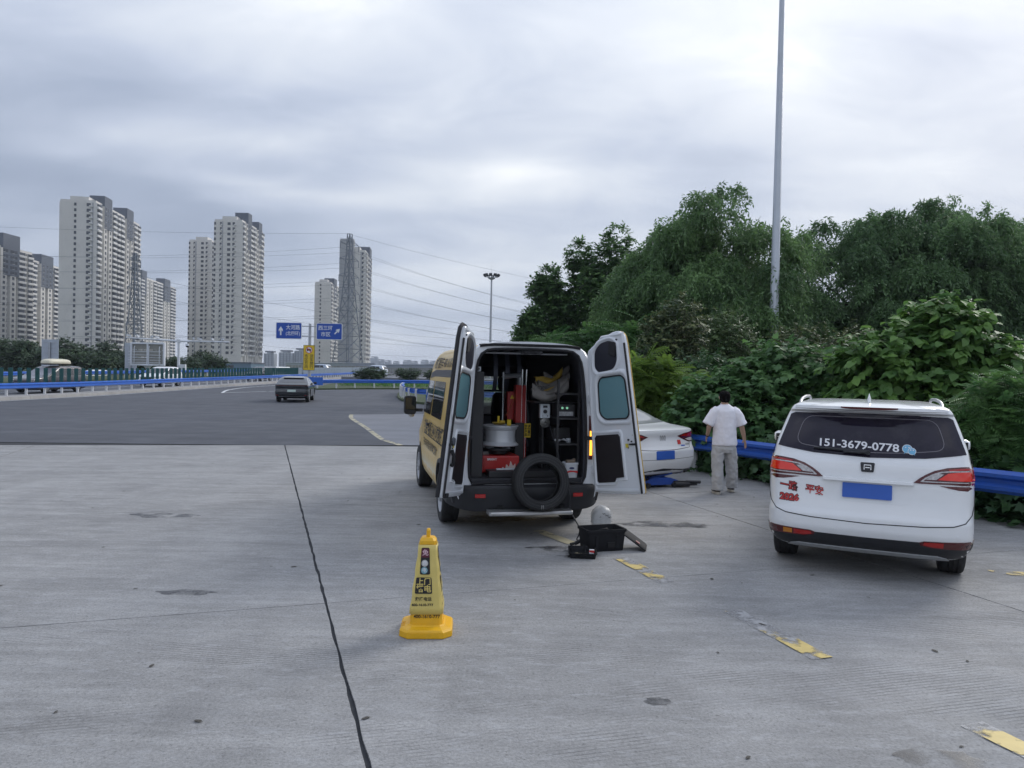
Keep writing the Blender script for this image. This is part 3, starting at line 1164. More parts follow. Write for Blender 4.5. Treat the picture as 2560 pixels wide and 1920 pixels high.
M_mastpaint = mat('pale_mast_paint', (0.50, 0.53, 0.58), 0.38, metal=0.25, var=0.06, vscale=0.7, dirt=(0.33, 0.34, 0.36), dscale=0.9, damt=0.5)
mb = MB()
zs = [0, 5.0, 5.02, 14.5, 14.52, 23]
rs = [0.20, 0.178, 0.172, 0.128, 0.122, 0.09]
mb.loft([[Vector((r_ * math.cos(k * R(30)), r_ * math.sin(k * R(30)), z)) for k in range(12)] for z, r_ in zip(zs, rs)])
mb.build('mast', M_mastpaint, lp, smooth=28)
mb = MB(); mb.lathe([(0.14, 22.6), (0.9, 22.8), (0.9, 23.0), (0.1, 23.1)], 14); mb.build('lamp_ring', M_galv, lp, smooth=40)
mb = MB(); mb.cyl((0, 0, -.02), (0, 0, 0.06), 0.36, 0.36, 16); mb.build('base_flange', M_galv, lp, smooth=40)

# ------------------------------------------------------------------ apartment towers
M_wall = mat('tower_wall', (0.60, 0.58, 0.55), 0.8, var=0.06, vscale=0.08, dirt=(0.31, 0.30, 0.29), dscale=0.12, damt=0.4)
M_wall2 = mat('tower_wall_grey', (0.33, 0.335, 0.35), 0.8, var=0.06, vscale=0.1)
M_wallback = mat('tower_recess_wall', (0.25, 0.243, 0.238), 0.85, var=0.08, vscale=0.1)
M_cap = mat('tower_dark_cladding', (0.085, 0.10, 0.13), 0.7, var=0.06, vscale=0.1)
M_win = mat('tower_window', (0.035, 0.042, 0.055), 0.25, var=0.35, vscale=0.35)
M_balc = mat('tower_balcony', (0.64, 0.63, 0.62), 0.75, var=0.05, vscale=0.2)
FH = 2.9


def apartment(label, loc, rz, W, L, H, bays, gable, caps, shade=1.0):
    """long facade on x=0 (running along +y), gable on y=0; bays: (y0, y1, kind, depth); caps: (y0, y1, rise, painted floors)"""
    t = thing('apartment_tower', label, 'building', (loc[0], loc[1], 0), rz, 'apartment towers')
    n = int(H / FH)
    # plan outline with stepped bays on the long side
    plan = [(-W, 0), (0, 0)]
    for y0, y1, k, d in bays:
        plan += [(d, y0), (d, y1)]
    plan += [(0, L), (-W, L)]
    q = []
    for p in plan:
        if not q or (abs(p[0] - q[-1][0]) + abs(p[1] - q[-1][1])) > 1e-4:
            q.append(p)
    mb = MB(); mb.prism(q, Matrix.Identity(4), -0.5, H)
    mb.prism([(-W + 0.3, 0.3), (-0.6, 0.3), (-0.6, L - .3), (-W + .3, L - .3)], Matrix.Identity(4), H - 0.5, H + 1.2)
    mb.prism([(-W * 0.75, 1.5), (-W * 0.25, 1.5), (-W * 0.25, 9), (-W * .75, 9)], Matrix.Identity(4), H, H + 3.2)
    wl = mb.build('wall', M_wall, t)
    wn, bc = MB(), MB()
    rc = MB()
    for i in range(n):
        z0 = H - (i + 1) * FH
        if z0 < 6:
            break
        for y0, y1, k, d in bays:
            w = y1 - y0
            if k == 'balc':
                wn.box((d + 0.02, (y0 + y1) / 2, z0 + 1.9), (0.12, w * 0.92, 1.55))
                bc.box((d + 0.40, (y0 + y1) / 2, z0 + 0.5), (0.8, w * 0.96, 1.15))
                if random.random() < 0.5:      # glazed-in balcony
                    wn.box((d + 0.70, (y0 + y1) / 2 + w * 0.2, z0 + 1.9), (0.1, w * 0.45, 1.5))
            elif k == 'win':
                wn.box((d + 0.02, (y0 + y1) / 2, z0 + 1.7), (0.14, min(w * 0.62, 1.7), 1.6))
                bc.box((d + 0.05, (y0 + y1) / 2, z0 + 0.86), (0.3, min(w * 0.6, 1.7), 0.12))
            elif k == 'win2':
                for s in (-0.27, 0.27):
                    wn.box((d + 0.02, (y0 + y1) / 2 + s * w, z0 + 1.7), (0.14, min(w * 0.28, 1.3), 1.5))
        for x, w, k in gable:
            if k == 'win':
                wn.box((x, -0.02, z0 + 1.7), (w, 0.14, 1.5))
            elif k == 'ac':          # recessed stack with air-conditioner ledges
                wn.box((x - w * .15, -0.02, z0 + 1.75), (w * 0.75, 0.14, 1.6))
                bc.box((x + w * 0.35, -0.45, z0 + 0.75), (w * .7, 0.9, 0.22))
                bc.box((x + w * 0.35, -0.82, z0 + 1.1), (w * 0.6, 0.08, 0.5))
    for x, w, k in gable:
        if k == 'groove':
            rc.box((x, -0.01, H / 2), (w, 0.06, H))  # flat strip on the gable, the groove's shade is in its grey colour
    stuff(wn.build('windows', M_win, t))
    stuff(bc.build('balconies', M_balc, t))
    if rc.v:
        rc.build('groove_shade_strip', M_wall2, t)
    for y0, y1, rise, fl_, d in caps:
        mb = MB(); mb.box(((d - 7) / 2 + 0.04, (y0 + y1) / 2, H + (rise - fl_ * FH) / 2), (7.0 + d + 0.05, y1 - y0 + 0.1, rise + fl_ * FH))
        cp = mb.build('dark_top', M_cap, t)
        wv = MB()
        for f_ in range(int(fl_)):
            for s in (-0.28, 0.0, 0.28):
                wv.box((d + 0.08, (y0 + y1) / 2 + s * (y1 - y0), H - f_ * FH - 1.2), (0.1, (y1 - y0) * 0.14, 1.6))
        if wv.v:
            stuff(wv.build('windows', M_win, cp))
    return t


def std_bays(L, unit=21.0, first=0.0):
    b, y = [], first
    while y + unit <= L + 0.01:
        s = unit / 21.0
        b += [(y + 0 * s, y + 3.4 * s, 'balc', 0.0), (y + 3.4 * s, y + 5.6 * s, 'blank', -1.6), (y + 5.6 * s, y + 8.2 * s, 'win', 0.5), (y + 8.2 * s, y + 9.8 * s, 'win', -1.0),
              (y + 9.8 * s, y + 12.4 * s, 'win', 0.5), (y + 12.4 * s, y + 13.6 * s, 'blank', -1.6), (y + 13.6 * s, y + 17.2 * s, 'balc', 0.0), (y + 17.2 * s, y + 18.4 * s, 'blank', -1.8), (y + 18.4 * s, y + 21 * s, 'balc', -0.3)]
        y += unit
    return b


apartment('tallest beige apartment tower left with two dark roof blocks', (-216, 383), R(8.1), 18, 63, 85.5, std_bays(63, 31.5),
          [(-10.4, 1.1, 'win'), (-3.6, 2.6, 'ac'), (-2.0, 0.8, 'groove')], [(8.5, 18.5, 5.5, 4, 0.5), (40, 50, 6.0, 4, 0.5)])
apartment('grey apartment tower cut by the left edge of the frame', (-276, 388), R(-1.5), 18, 36, 64, std_bays(36, 36), [(-9, 1.1, 'win')], [(11, 24, 8, 5, 0.5)])
apartment('lower apartment tower left of the tallest beige tower', (-295, 452), R(7), 18, 44, 64.5, std_bays(44, 44), [(-9, 1.1, 'win')], [(12, 27, 6, 5, 0.5)])
apartment('farther apartment tower right of the tallest beige tower, behind a pylon', (-307, 610), R(8), 18, 92, 75, std_bays(92, 46), [(-9, 1.1, 'win')], [(1, 12, 6, 5, 0.5), (58, 74, 6, 5, 0.5)])
apartment('beige apartment tower in the middle with a windowed right flank', (-153, 417), R(0.5), 16.2, 36, 84, std_bays(36, 18),
          [(-7.8, 1.7, 'win'), (-4.9, 1.7, 'ac'), (-12.2, 1.2, 'ac'), (-11.4, 0.7, 'groove'), (-15.6, 1.0, 'win')], [(7, 13, 6.5, 5, 0.5), (25, 31, 5, 3, 0.5)])
apartment('lower beige apartment tower adjoining the middle tower on its left', (-195.3, 479), R(0), 15.2, 20, 83, std_bays(20, 20),
          [(-6.4, 1.7, 'win'), (-3.4, 1.6, 'ac'), (-11.5, 1.2, 'ac'), (-10.6, 0.8, 'groove'), (-14.7, 0.9, 'win')], [])
apartment('beige apartment tower behind the nearer pylon, right of the signs', (-94, 470), R(4.8), 16.5, 30, 77, std_bays(30, 15),
          [(-1.9, 1.6, 'ac'), (-3.2, 0.7, 'groove')], [(14, 26, 5.5, 6, 0.5)])
apartment('lower beige apartment tower above the right blue sign', (-138, 560), R(2), 12.4, 34, 67, std_bays(34, 17),
          [(-8.0, 1.0, 'win')], [(8, 18, 5, 4, 0.5)])
# grey stair slab standing in front of the tower behind the pylon
sl = thing('stair_tower', 'plain grey slab wall of the tower behind the nearer pylon', 'building', (-104.4, 467.5, 0))
mb = MB(); mb.box((-1.5, 1.5, 42), (9.0, 3.0, 84)); mb.box((-1.5, 1.5, 84.4), (8.4, 2.4, 0.8)); mb.build('wall', M_wall2, sl)
for k_ in range(4):
    mb = MB(); mb.box((-1.5, -0.02, 18 + 18 * k_), (8.98, 0.1, 0.25)); mb.build('joint_band', M_cap, sl)

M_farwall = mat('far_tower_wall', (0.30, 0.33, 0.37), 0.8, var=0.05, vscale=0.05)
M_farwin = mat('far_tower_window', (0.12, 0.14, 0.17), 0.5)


def far_block(label, x, y, w, h, d=16, steps=3):
    t = thing('distant_block', label, 'building', (x, y, 0), 0, 'distant apartment blocks')
    mb = MB()
    for i in range(steps):
        hh = h * (1.0 if i == 1 or steps == 1 else 0.94)
        mb.box((-w / 2 + w * (i + .5) / steps, d / 2, hh / 2), (w / steps * 0.98, d, hh))
    mb.build('wall', M_farwall, t)
    wn = MB()
    nc = max(3, int(w / 4))
    for c in range(nc):
        wn.box((-w / 2 + w * (c + .5) / nc, -0.1, h * 0.47), (w / nc * 0.32, 0.3, h * 0.88))
    for r_ in range(int(h / 3)):
        wn.box((0, -0.02, 3 * r_ + 2.2), (w * 0.9, 0.2, 0.5))
    stuff(wn.build('windows', M_farwin, t))
    mb = MB(); mb.box((0, d / 2, h + 1.2), (w * 0.8, d * 0.8, 2.4)); mb.build('dark_top', M_cap, t)
    return t


far_block('distant grey block just right of the middle tower', -364, 1105, 15, 26)
far_block('distant grey block left of the yellow sign', -338, 1100, 19, 27.5)
far_block('distant grey block touching the yellow sign', -317, 1110, 21, 31)
for k, (px, w, h) in enumerate(((934, 22, 42), (950, 20, 34), (966, 18, 32), (985, 18, 30), (1012, 26, 34), (1030, 18, 32), (1055, 24, 36), (1075, 20, 34), (1120, 26, 34), (1160, 24, 30), (1190, 24, 34))):
    far_block('tiny hazy block on the horizon above the noise barrier, %s from the left' % ('first', 'second', 'third', 'fourth', 'fifth', 'sixth', 'seventh', 'eighth', 'ninth', 'tenth', 'eleventh')[k], (px - 1280) / 1850 * 2200, 2200 + k * 9, w, h, 20, 2)
far_block('tiny hazy block on the horizon left of the middle towers', (452 - 1280) / 1850 * 1400, 1400, 18, 16, 14, 2)
sh = thing('low_building', 'low blue-grey building behind the anti-glare panels', 'building', (-118, 300, 0))
mb = MB(); mb.box((0, 8, 1.9), (24, 16, 3.8)); mb.build('wall', mat('low_building_wall', (0.10, 0.17, 0.24), 0.7, var=.1, vscale=.3), sh)
mb = MB(); mb.box((0, 8, 4.0), (24.6, 16.6, 0.5)); mb.build('roof', M_cap, sh)
mb = MB(); mb.box((4, -0.05, 2.2), (2, 0.2, 1.6)); mb.build('window', M_win, sh)

# ------------------------------------------------------------------ pylons and power lines
M_steel = mat('pylon_steel', (0.13, 0.155, 0.19), 0.6, metal=0.2, var=0.1, vscale=0.3)  # steel colour lightened so the pylons look hazy with distance


def pylon(label, loc, H, base_w, rz, arms, arm_len, levels=11):
    t = thing('pylon', label, 'pylon', loc, rz, 'power pylons')
    def hw(z):
        s = z / H
        return base_w / 2 * ((1 - s) ** 1.6 * 0.74 + 0.26 * (1 - 0.45 * s))
    zs_ = [H * (1 - (1 - i / levels) ** 1.25) if False else H * i / levels for i in range(levels + 1)]
    for sx in (-1, 1):
        for sy in (-1, 1):
            mb = MB()
            mb.tube([(sx * hw(z), sy * hw(z), z) for z in zs_], 0.20, 4)
            mb.build('leg', M_steel, t)
    br = MB()
    for a, b in zip(zs_, zs_[1:]):
        wa, wb = hw(a), hw(b)
        for s in (-1, 1):
            br.cyl((-wa, s * wa, a), (wb, s * wb, b), 0.11, n=3, cap=False)
            br.cyl((wa, s * wa, a), (-wb, s * wb, b), 0.11, n=3, cap=False)
            br.cyl((s * wa, -wa, a), (s * wb, wb, b), 0.11, n=3, cap=False)
            br.cyl((s * wa, wa, a), (s * wb, -wb, b), 0.11, n=3, cap=False)
            br.cyl((-wb, s * wb, b), (wb, s * wb, b), 0.10, n=3, cap=False)
            br.cyl((s * wb, -wb, b), (s * wb, wb, b), 0.10, n=3, cap=False)
    stuff(br.build('bracing', M_steel, t))
    for z in arms:
        al = arm_len * (0.75 if z > H * 0.97 else 1.0)
        w = hw(z)
        for s in (-1, 1):
            mb = MB()
            for yy in (-w, w):
                mb.cyl((s * w, yy, z), (s * (w + al), 0, z + 0.6), 0.12, n=4)
                mb.cyl((s * w, yy, z + 2.2), (s * (w + al), 0, z + 0.6), 0.10, n=4)
            mb.cyl((s * (w + al), 0, z + .6), (s * (w + al), 0, z - 2.2), 0.14, n=6)
            mb.build('crossarm', M_steel, t)
    return t


pylon('lattice pylon in front of the tower right of the signs', (-73.5, 330, 0), 62.5, 10.5, R(62), (20.5, 28, 35.5, 43, 50.5, 57.5), 5.2)
pylon('lattice pylon in front of the tallest left tower', (-153.5, 300, 0), 47.5, 6.4, R(75), (18, 26, 33, 40, 44), 2.6, levels=12)

M_wire = mat('power_wire', (0.10, 0.11, 0.13), 0.6)


def wire(label, a, b, sag, r=0.05):
    a, b = Vector(a), Vector(b)
    mb = MB()
    mb.tube([a.lerp(b, i / 14) - Vector((0, 0, sag * 4 * (i / 14) * (1 - i / 14))) for i in range(15)], r, 3)
    return tag(mb.build('power_line', M_wire), label, 'power line', 'overhead power lines')


ORD = ('lowest', 'second lowest', 'third lowest', 'third highest', 'second highest', 'highest')
for k, z in enumerate((18.5, 26.0, 33.5, 41.0, 48.5, 55.5)):
    for s in (-1, 1):
        pr_ = ORD[k] + (', farther of pair' if s > 0 else ', nearer of pair')
        dx, dy = s * 6.2 * math.cos(R(62)), s * 6.2 * math.sin(R(62))
        P0 = (-73.5 + dx, 330 + dy, z)
        wire('power line left of the pylon behind the signs, ' + pr_, P0, (-73.5 + dx - 330, 330 + dy - 40, z + (3 if s > 0 else -1)), 6 + k * 0.6)
        wire('power line right of the pylon behind the signs, ' + pr_, P0, (150 + dx, 395 + dy * 3, z * 0.42 + 7), 7 + k)
wire('topmost thin power line running left from the pylon right of the signs', (-74, 328, 62.3), (-410, 290, 66), 5, 0.05)
wire('topmost thin power line sloping down right from the pylon behind the signs', (-73, 331, 62.3), (160, 400, 36), 6, 0.05)
for k, z in enumerate((16.5, 24, 31, 38.5)):
    wire('thin power line rising to the left pylon, %s of four' % ('lowest', 'second lowest', 'second highest', 'highest')[k], (-152, 300 + k, z), (40, 520, z * 0.6 + 8), 7)

# ------------------------------------------------------------------ noise barrier on the viaduct
M_visor = mat('barrier_visor', (0.55, 0.60, 0.66), 0.35, var=0.05, vscale=0.3)
M_bpanel = mat('barrier_panel', (0.33, 0.325, 0.295), 0.5, var=0.08, vscale=0.2)
M_parapet = mat('parapet_concrete', (0.40, 0.375, 0.32), 0.85, var=0.12, vscale=0.5, dirt=(0.22, 0.20, 0.17), dscale=0.5, damt=0.7)


def barrier(label, path, z0, zp, z1, post_step):
    pts = resample_even(smooth_path(path, 4), post_step)
    t = thing('noise_barrier', label, 'noise barrier', (0, 0, 0), 0, 'viaduct noise barriers')
    def toward(i):
        d = pts[min(i + 1, len(pts) - 1)] - pts[max(i - 1, 0)]
        n = Vector((-d.y, d.x, 0)).normalized()
        return n if n.y < 0 else -n
    for nm, prof, m_ in (('parapet', [(0, z0 - 3.5), (0.25, z0 - 3.5), (0.25, zp), (0, zp)], M_parapet), ('panel', [(0, zp), (0.08, zp), (0.08, z1 - 0.9), (0, z1 - .9)], M_bpanel),
                        ('curved_visor', [(0.0, z1 - .9), (0.1, z1 - .9), (0.35, z1 - .3), (0.9, z1), (0.85, z1 + .06), (0.25, z1 - .25)], M_visor)):
        mb = MB()
        mb.loft([[pts[i] + toward(i) * d + Vector((0, 0, z)) for d, z in prof] for i in range(len(pts))])
        mb.build(nm, m_, t, smooth=30)
    mb = MB()
    for i in range(len(pts)):
        n = toward(i)
        mb.box(pts[i] + n * 0.14 + Vector((0, 0, (zp + z1) / 2 - .5)), (0.14, 0.16, z1 - zp - .6))
        mb.box(pts[i] + n * 0.28 + Vector((0, 0, (z0 + zp) / 2)), (0.05, 0.06, zp - z0))
    stuff(mb.build('posts', M_galv, t))


barrier('far noise barrier with a pale curved top behind the signs', [(-84, 275, 0), (-62, 252, 0), (-42.5, 231, 0)], -1.0, 0.9, 4.2, 2.4)
barrier('nearer noise barrier on a beige parapet left of the van', [(-41.5, 231, 0), (-31, 212, 0), (-20.5, 191, 0), (-8, 160, 0), (6, 132, 0)], -1.2, 1.5, 3.85, 1.5)
# ------------------------------------------------------------------ vehicle library
M_carwhite = mat('white_car_paint', (0.78, 0.79, 0.80), 0.25, var=0.02, vscale=1.5, coat=0.7, dirt=(0.55, 0.54, 0.52), dscale=2.2, damt=0.18)
M_cardark = mat('charcoal_car_paint', (0.035, 0.04, 0.047), 0.25, metal=0.4, coat=0.8, var=0.06)
M_carbrown = mat('grey_brown_car_paint', (0.060, 0.053, 0.058), 0.28, metal=0.4, coat=0.8, var=0.06)
M_carglass = mat('tinted_car_glass', (0.010, 0.011, 0.016), 0.06, spec=0.7, coat=0.3)
M_carglass_p = mat('purple_tinted_glass', (0.016, 0.013, 0.024), 0.07, spec=0.32, var=0.25, vscale=4, dirt=(0.055, 0.05, 0.06), dscale=5, damt=0.5)
M_lightglass = mat('pale_car_glass', (0.23, 0.24, 0.25), 0.08, spec=0.6)
M_plastic = mat('black_plastic', (0.018, 0.019, 0.023), 0.55, var=0.15, vscale=6)
M_rubber = mat('tyre_rubber', (0.020, 0.0205, 0.022), 0.78, var=0.2, vscale=6, bump=0.15, bscale=60, dirt=(0.06, 0.058, 0.055), dscale=5, damt=0.5)
M_rim = mat('alloy_rim', (0.45, 0.46, 0.48), 0.35, metal=0.7, var=0.05)
M_steelrim = mat('painted_steel_rim', (0.40, 0.41, 0.43), 0.45, metal=0.3, var=0.1, dirt=(0.15, 0.14, 0.13), dscale=6, damt=0.6)
M_well = mat('wheel_well', (0.012, 0.012, 0.013), 0.9)
M_redlens = mat('red_lamp_lens', (0.40, 0.012, 0.010), 0.12, coat=0.6, var=0.15, vscale=12)
M_redlens2 = mat('bright_red_lens', (0.62, 0.025, 0.012), 0.12, coat=0.6, emis=(0.6, 0.02, 0.01), estr=0.10)
M_darkred = mat('dark_red_lens', (0.085, 0.008, 0.010), 0.15, coat=0.5)
M_clearlens = mat('clear_lamp_lens', (0.50, 0.48, 0.48), 0.2, coat=0.5, var=0.3, vscale=60)
M_amber = mat('amber_lens', (0.55, 0.20, 0.02), 0.2, coat=0.4)
M_chrome = mat('chrome', (0.60, 0.61, 0.63), 0.15, metal=1.0)
M_silver = mat('silver_plastic', (0.48, 0.49, 0.50), 0.38, metal=0.4, dirt=(0.2, 0.2, 0.2), dscale=9, damt=0.5)
M_seam = mat('panel_gap', (0.02, 0.021, 0.023), 0.8)
M_plate = mat('blue_plate', (0.03, 0.11, 0.46), 0.4, var=0.05)
M_platewhite = mat('green_white_plate', (0.45, 0.55, 0.50), 0.4)


class Shell:
    """car body as a stack of horizontal super-ellipse slices: levels of (z, half width, rear y, front y, nx)"""

    def __init__(self, levels, ny=24.0):
        self.a = np.array([(l if len(l) == 5 else (*l, 5.0)) for l in levels], float)
        self.ny = ny

    def par(self, z):
        a = self.a
        return [pchip(a[:, 0], a[:, k], z) for k in (1, 2, 3, 4)]

    def rear(self, x, z):
        w, yr, yf, nx = self.par(z)
        c, h = (yr + yf) / 2, (yf - yr) / 2
        u = min(abs(x) / w, 0.9995)
        return Vector((x, c - h * (1 - u ** nx) ** (1 / self.ny), z))

    def front(self, x, z):
        w, yr, yf, nx = self.par(z)
        c, h = (yr + yf) / 2, (yf - yr) / 2
        u = min(abs(x) / w, 0.9995)
        return Vector((-x, c + h * (1 - u ** nx) ** (1 / self.ny), z))

    def side(self, s):
        def f(y, z):
            w, yr, yf, nx = self.par(z)
            c, h = (yr + yf) / 2, (yf - yr) / 2
            v = min(abs(y - c) / h, 0.9999)
            return Vector((s * w * (1 - v ** self.ny) ** (1 / nx), y, z))
        return f if s > 0 else f

    def mesh(self, nz=84):
        z0, z1 = self.a[0, 0], self.a[-1, 0]
        zs_ = sorted(set(list(np.linspace(z0, z1, nz)) + list(self.a[:, 0]) + list(np.linspace(self.a[-4, 0], z1, 14))))
        rings = []
        for z in zs_:
            w, yr, yf, nx = self.par(z)
            c, h = (yr + yf) / 2, (yf - yr) / 2
            q = []
            for v in (0.0, .2, .4, .6, .75, .85, .92, .96):
                s_ = v ** (self.ny / 2)
                q.append((math.sqrt(1 - s_ * s_), s_))
            for u in (.996, .985, .97, .95, .92, .88, .83, .77, .70, .62, .53, .43, .32, .21, .1, 0.0):
                c_ = u ** (nx / 2)
                q.append((c_, math.sqrt(1 - c_ * c_)))
            q.sort(key=lambda p: math.atan2(p[1], p[0]))
            full = [(cx_, sy) for cx_, sy in q] + [(-cx_, sy) for cx_, sy in reversed(q[:-1])] + [(-cx_, -sy) for cx_, sy in q[1:]] + [(cx_, -sy) for cx_, sy in reversed(q[1:-1])]
            rings.append([Vector((math.copysign(abs(a_) ** (2 / nx), a_) * w, c + math.copysign(abs(b_) ** (2 / self.ny), b_) * h, z)) for a_, b_ in full])
        mb = MB()
        mb.loft(rings)
        return mb


def apply_cut(o, cutters):
    for k in cutters:
        m = o.modifiers.new('cut', 'BOOLEAN')
        m.operation = 'DIFFERENCE'
        m.object = k
        m.solver = 'EXACT'
        m.material_mode = 'TRANSFER'
    dg = bpy.context.evaluated_depsgraph_get()
    me = bpy.data.meshes.new_from_object(o.evaluated_get(dg))
    o.modifiers.clear()
    old = o.data
    o.data = me
    bpy.data.meshes.remove(old)
    for k in cutters:
        bpy.data.objects.remove(k)
    me.polygons.foreach_set('use_smooth', [True] * len(me.polygons))
    me.set_sharp_from_angle(angle=R(38))


WHEELS = {}


def wheel(parent, loc, r, w, side, style='alloy', rim_r=None, steer=0.0):
    """tyre + rim; side=+1 faces +x. One mesh per size, shared"""
    rim_r = rim_r or r * 0.66
    key = (round(r, 3), round(w, 3), style, round(rim_r, 3))
    wt = bpy.data.objects.new('wheel', None)
    wt.empty_display_size = 0.1
    C.objects.link(wt)
    wt.parent = parent
    wt.location = loc
    wt.rotation_euler = (0, 0, (0 if side > 0 else math.pi) + steer)
    Mx = Matrix.Rotation(R(90), 4, 'Y')
    if key not in WHEELS:
        h = w / 2
        mb = MB()
        mb.lathe([(rim_r, -h * .82), (rim_r + .01, -h * .9), (r * .86, -h), (r * .95, -h * .93), (r * .99, -h * .78), (r, -h * .7), (r, -h * .42), (r - .008, -h * .4), (r - .008, -h * .33), (r, -h * .31),
                  (r, -h * .04), (r - .008, -h * .03), (r - .008, h * .03), (r, h * .04), (r, h * .31), (r - .008, h * .33), (r - .008, h * .4), (r, h * .42), (r, h * .7), (r * .99, h * .78), (r * .95, h * .93), (r * .86, h), (rim_r + .01, h * .9), (rim_r, h * .82)], 40, Mx, closed=True)
        ty = mb.build('tyre', M_rubber, wt, smooth=30)
        mb = MB()
        rr = rim_r
        if style == 'alloy':
            mb.lathe([(rr, h * .85), (rr * .96, h * .88), (rr * .93, h * .7), (rr * .9, -h * .5), (rr, -h * .8)], 40, Mx)
            for k in range(10):
                a = k * R(36)
                M2 = Matrix.Rotation(a, 4, 'X')
                mb.prism([(-.016, rr * .15), (.016, rr * .15), (.022, rr * .94), (-.022, rr * .94)], M2 @ Matrix(((0, 0, 1, h * .6), (1, 0, 0, 0), (0, 1, 0, 0), (0, 0, 0, 1))), 0, 0.03)
            mb.cyl((h * .5, 0, 0), (h * .78, 0, 0), rr * .2, rr * .17, 16)
            m_ = M_rim
        else:
            mb.lathe([(rr, h * .88), (rr * .97, h * .93), (rr * .93, h * .86), (rr * .86, h * .55), (rr * .72, h * .52), (rr * .62, h * .66), (rr * .42, h * .70), (rr * .38, h * .95), (rr * .3, h * 1.0), (0.0, h * 1.0)], 36, Mx)
            for k in range(6):
                a = k * R(60)
                mb.cyl((h * .6, math.cos(a) * rr * .3, math.sin(a) * rr * .3), (h * 1.1, math.cos(a) * rr * .3, math.sin(a) * rr * .3), .012, n=6)
            m_ = M_steelrim
        rm = mb.build('rim', m_, wt, smooth=35)
        mb = MB()
        mb.cyl((-h * .7, 0, 0), (h * .05, 0, 0), rr * .94, rr * .94, 28)
        bd = mb.build('brake_drum', M_well, wt, smooth=40)
        WHEELS[key] = (ty, rm, bd)
    else:
        for s_, nm in zip(WHEELS[key], ('tyre', 'rim', 'brake_drum')):
            share(s_, nm, wt, Matrix.Identity(4))
    return wt


def mirror_poly(p):
    return [(-x, z) for x, z in reversed(p)]


def seam(mb, pts, surf, w=0.006, off=0.0015, step=0.05):
    """thin dark gap ribbon along 2-D points on a surface"""
    P = resample([(p[0], p[1], 0) for p in pts], step)
    L_, R_ = [], []
    for i, p in enumerate(P):
        d = P[min(i + 1, len(P) - 1)] - P[max(i - 1, 0)]
        n = Vector((-d.y, d.x, 0)).normalized() * w / 2
        for lst, q in ((L_, p + n), (R_, p - n)):
            s_ = Vector(surf(q.x, q.y))
            e_ = 0.01
            nr = (Vector(surf(q.x + e_, q.y)) - Vector(surf(q.x - e_, q.y))).cross(Vector(surf(q.x, q.y + e_)) - Vector(surf(q.x, q.y - e_)))
            lst.append(s_ + nr.normalized() * off)
    n = len(P)
    mb.add(L_ + R_, [(i, i + 1, n + i + 1, n + i) for i in range(n - 1)])


def surf_out(sh, s):
    """side surface with an outward normal for panel(): (y, z) for the right side, mirrored for the left"""
    f = sh.side(s)
    return f if s > 0 else (lambda a, b: f(-a, b))


def side_panel(name, sh, s, poly, m_, parent, off=0.004, thick=0.02, step=0.1):
    mb = MB()
    p = poly if s > 0 else [(-y, z) for y, z in reversed(poly)]
    f = sh.side(s)
    panel(mb, p, (lambda a, b: f(a, b)) if s > 0 else (lambda a, b: f(-a, b)), off, thick, step)
    return mb.build(name, m_, parent, smooth=40)


def rear_panel(name, sh, poly, m_, parent, off=0.004, thick=0.02, step=0.06, smooth=40):
    mb = MB()
    panel(mb, poly, sh.rear, off, thick, step)
    return mb.build(name, m_, parent, smooth=smooth)


def front_panel(name, sh, poly, m_, parent, off=0.004, thick=0.02, step=0.08):
    mb = MB()
    panel(mb, poly, sh.front, off, thick, step)
    return mb.build(name, m_, parent, smooth=40)


def car_shell(t, sh, paint, axles, wr, arch, ww, name='body'):
    o = sh.mesh().build(name, [paint, M_well], t, smooth=38)
    wmax = sh.a[:, 1].max()
    cs = []
    for y in axles:
        for s in (-1, 1):
            mb = MB()
            mb.cyl((s * (wmax - ww - 0.05), y, wr), (s * (wmax + 0.3), y, wr), arch, arch, 36)
            k = mb.build('cutter', M_well, None)
            k.parent = t
            cs.append(k)
    bpy.context.view_layer.update()
    for k in cs:
        k.matrix_world = t.matrix_world @ k.matrix_local
    apply_cut(o, cs)
    return o


# ------------------------------------------------------------------ the near white SUV
suv = thing('parked_car', 'white SUV with a phone number on its rear window, nearest on the right', 'car', (3.36, 6.95, 0), R(-25.6), 'cars and vans in view')
SH = Shell([(.20, .72, .40, 4.0, 4.5), (.26, .86, .16, 4.35, 4.6), (.34, .915, .06, 4.5, 4.8), (.42, .935, .015, 4.58, 5), (.50, .94, -.01, 4.6, 5), (.60, .942, -.005, 4.6, 5), (.66, .942, .02, 4.6, 5),
            (.80, .945, .055, 4.52, 5), (.95, .94, .07, 4.35, 5), (1.03, .93, .08, 3.75, 5), (1.10, .918, .095, 3.4, 5), (1.17, .90, .13, 3.15, 5), (1.25, .885, .17, 2.98, 5),
            (1.40, .838, .27, 2.62, 4.8), (1.52, .795, .355, 2.32, 4.6), (1.575, .77, .375, 2.18, 4.4), (1.60, .755, .315, 2.1, 4.2), (1.64, .725, .325, 1.98, 4.0), (1.665, .68, .40, 1.88, 3.6),
            (1.682, .60, .60, 1.75, 3.2), (1.692, .42, .9, 1.6, 3.0), (1.695, .2, 1.1, 1.5, 2.5)])
car_shell(suv, SH, M_carwhite, (0.90, 3.58), 0.355, 0.405, 0.28)
for y in (0.90, 3.58):
    for s in (-1, 1):
        wheel(suv, (s * 0.80, y, 0.355), 0.355, 0.235, s, 'alloy', 0.235)
win = [(-.848, 1.235), (-.5, 1.188), (0, 1.168), (.5, 1.188), (.848, 1.235), (.745, 1.545), (.70, 1.566), (.35, 1.578), (0, 1.582), (-.35, 1.578), (-.70, 1.566), (-.745, 1.545)]
rw = rear_panel('rear_window', SH, win, M_carglass_p, suv, 0.006, 0.01, 0.045)
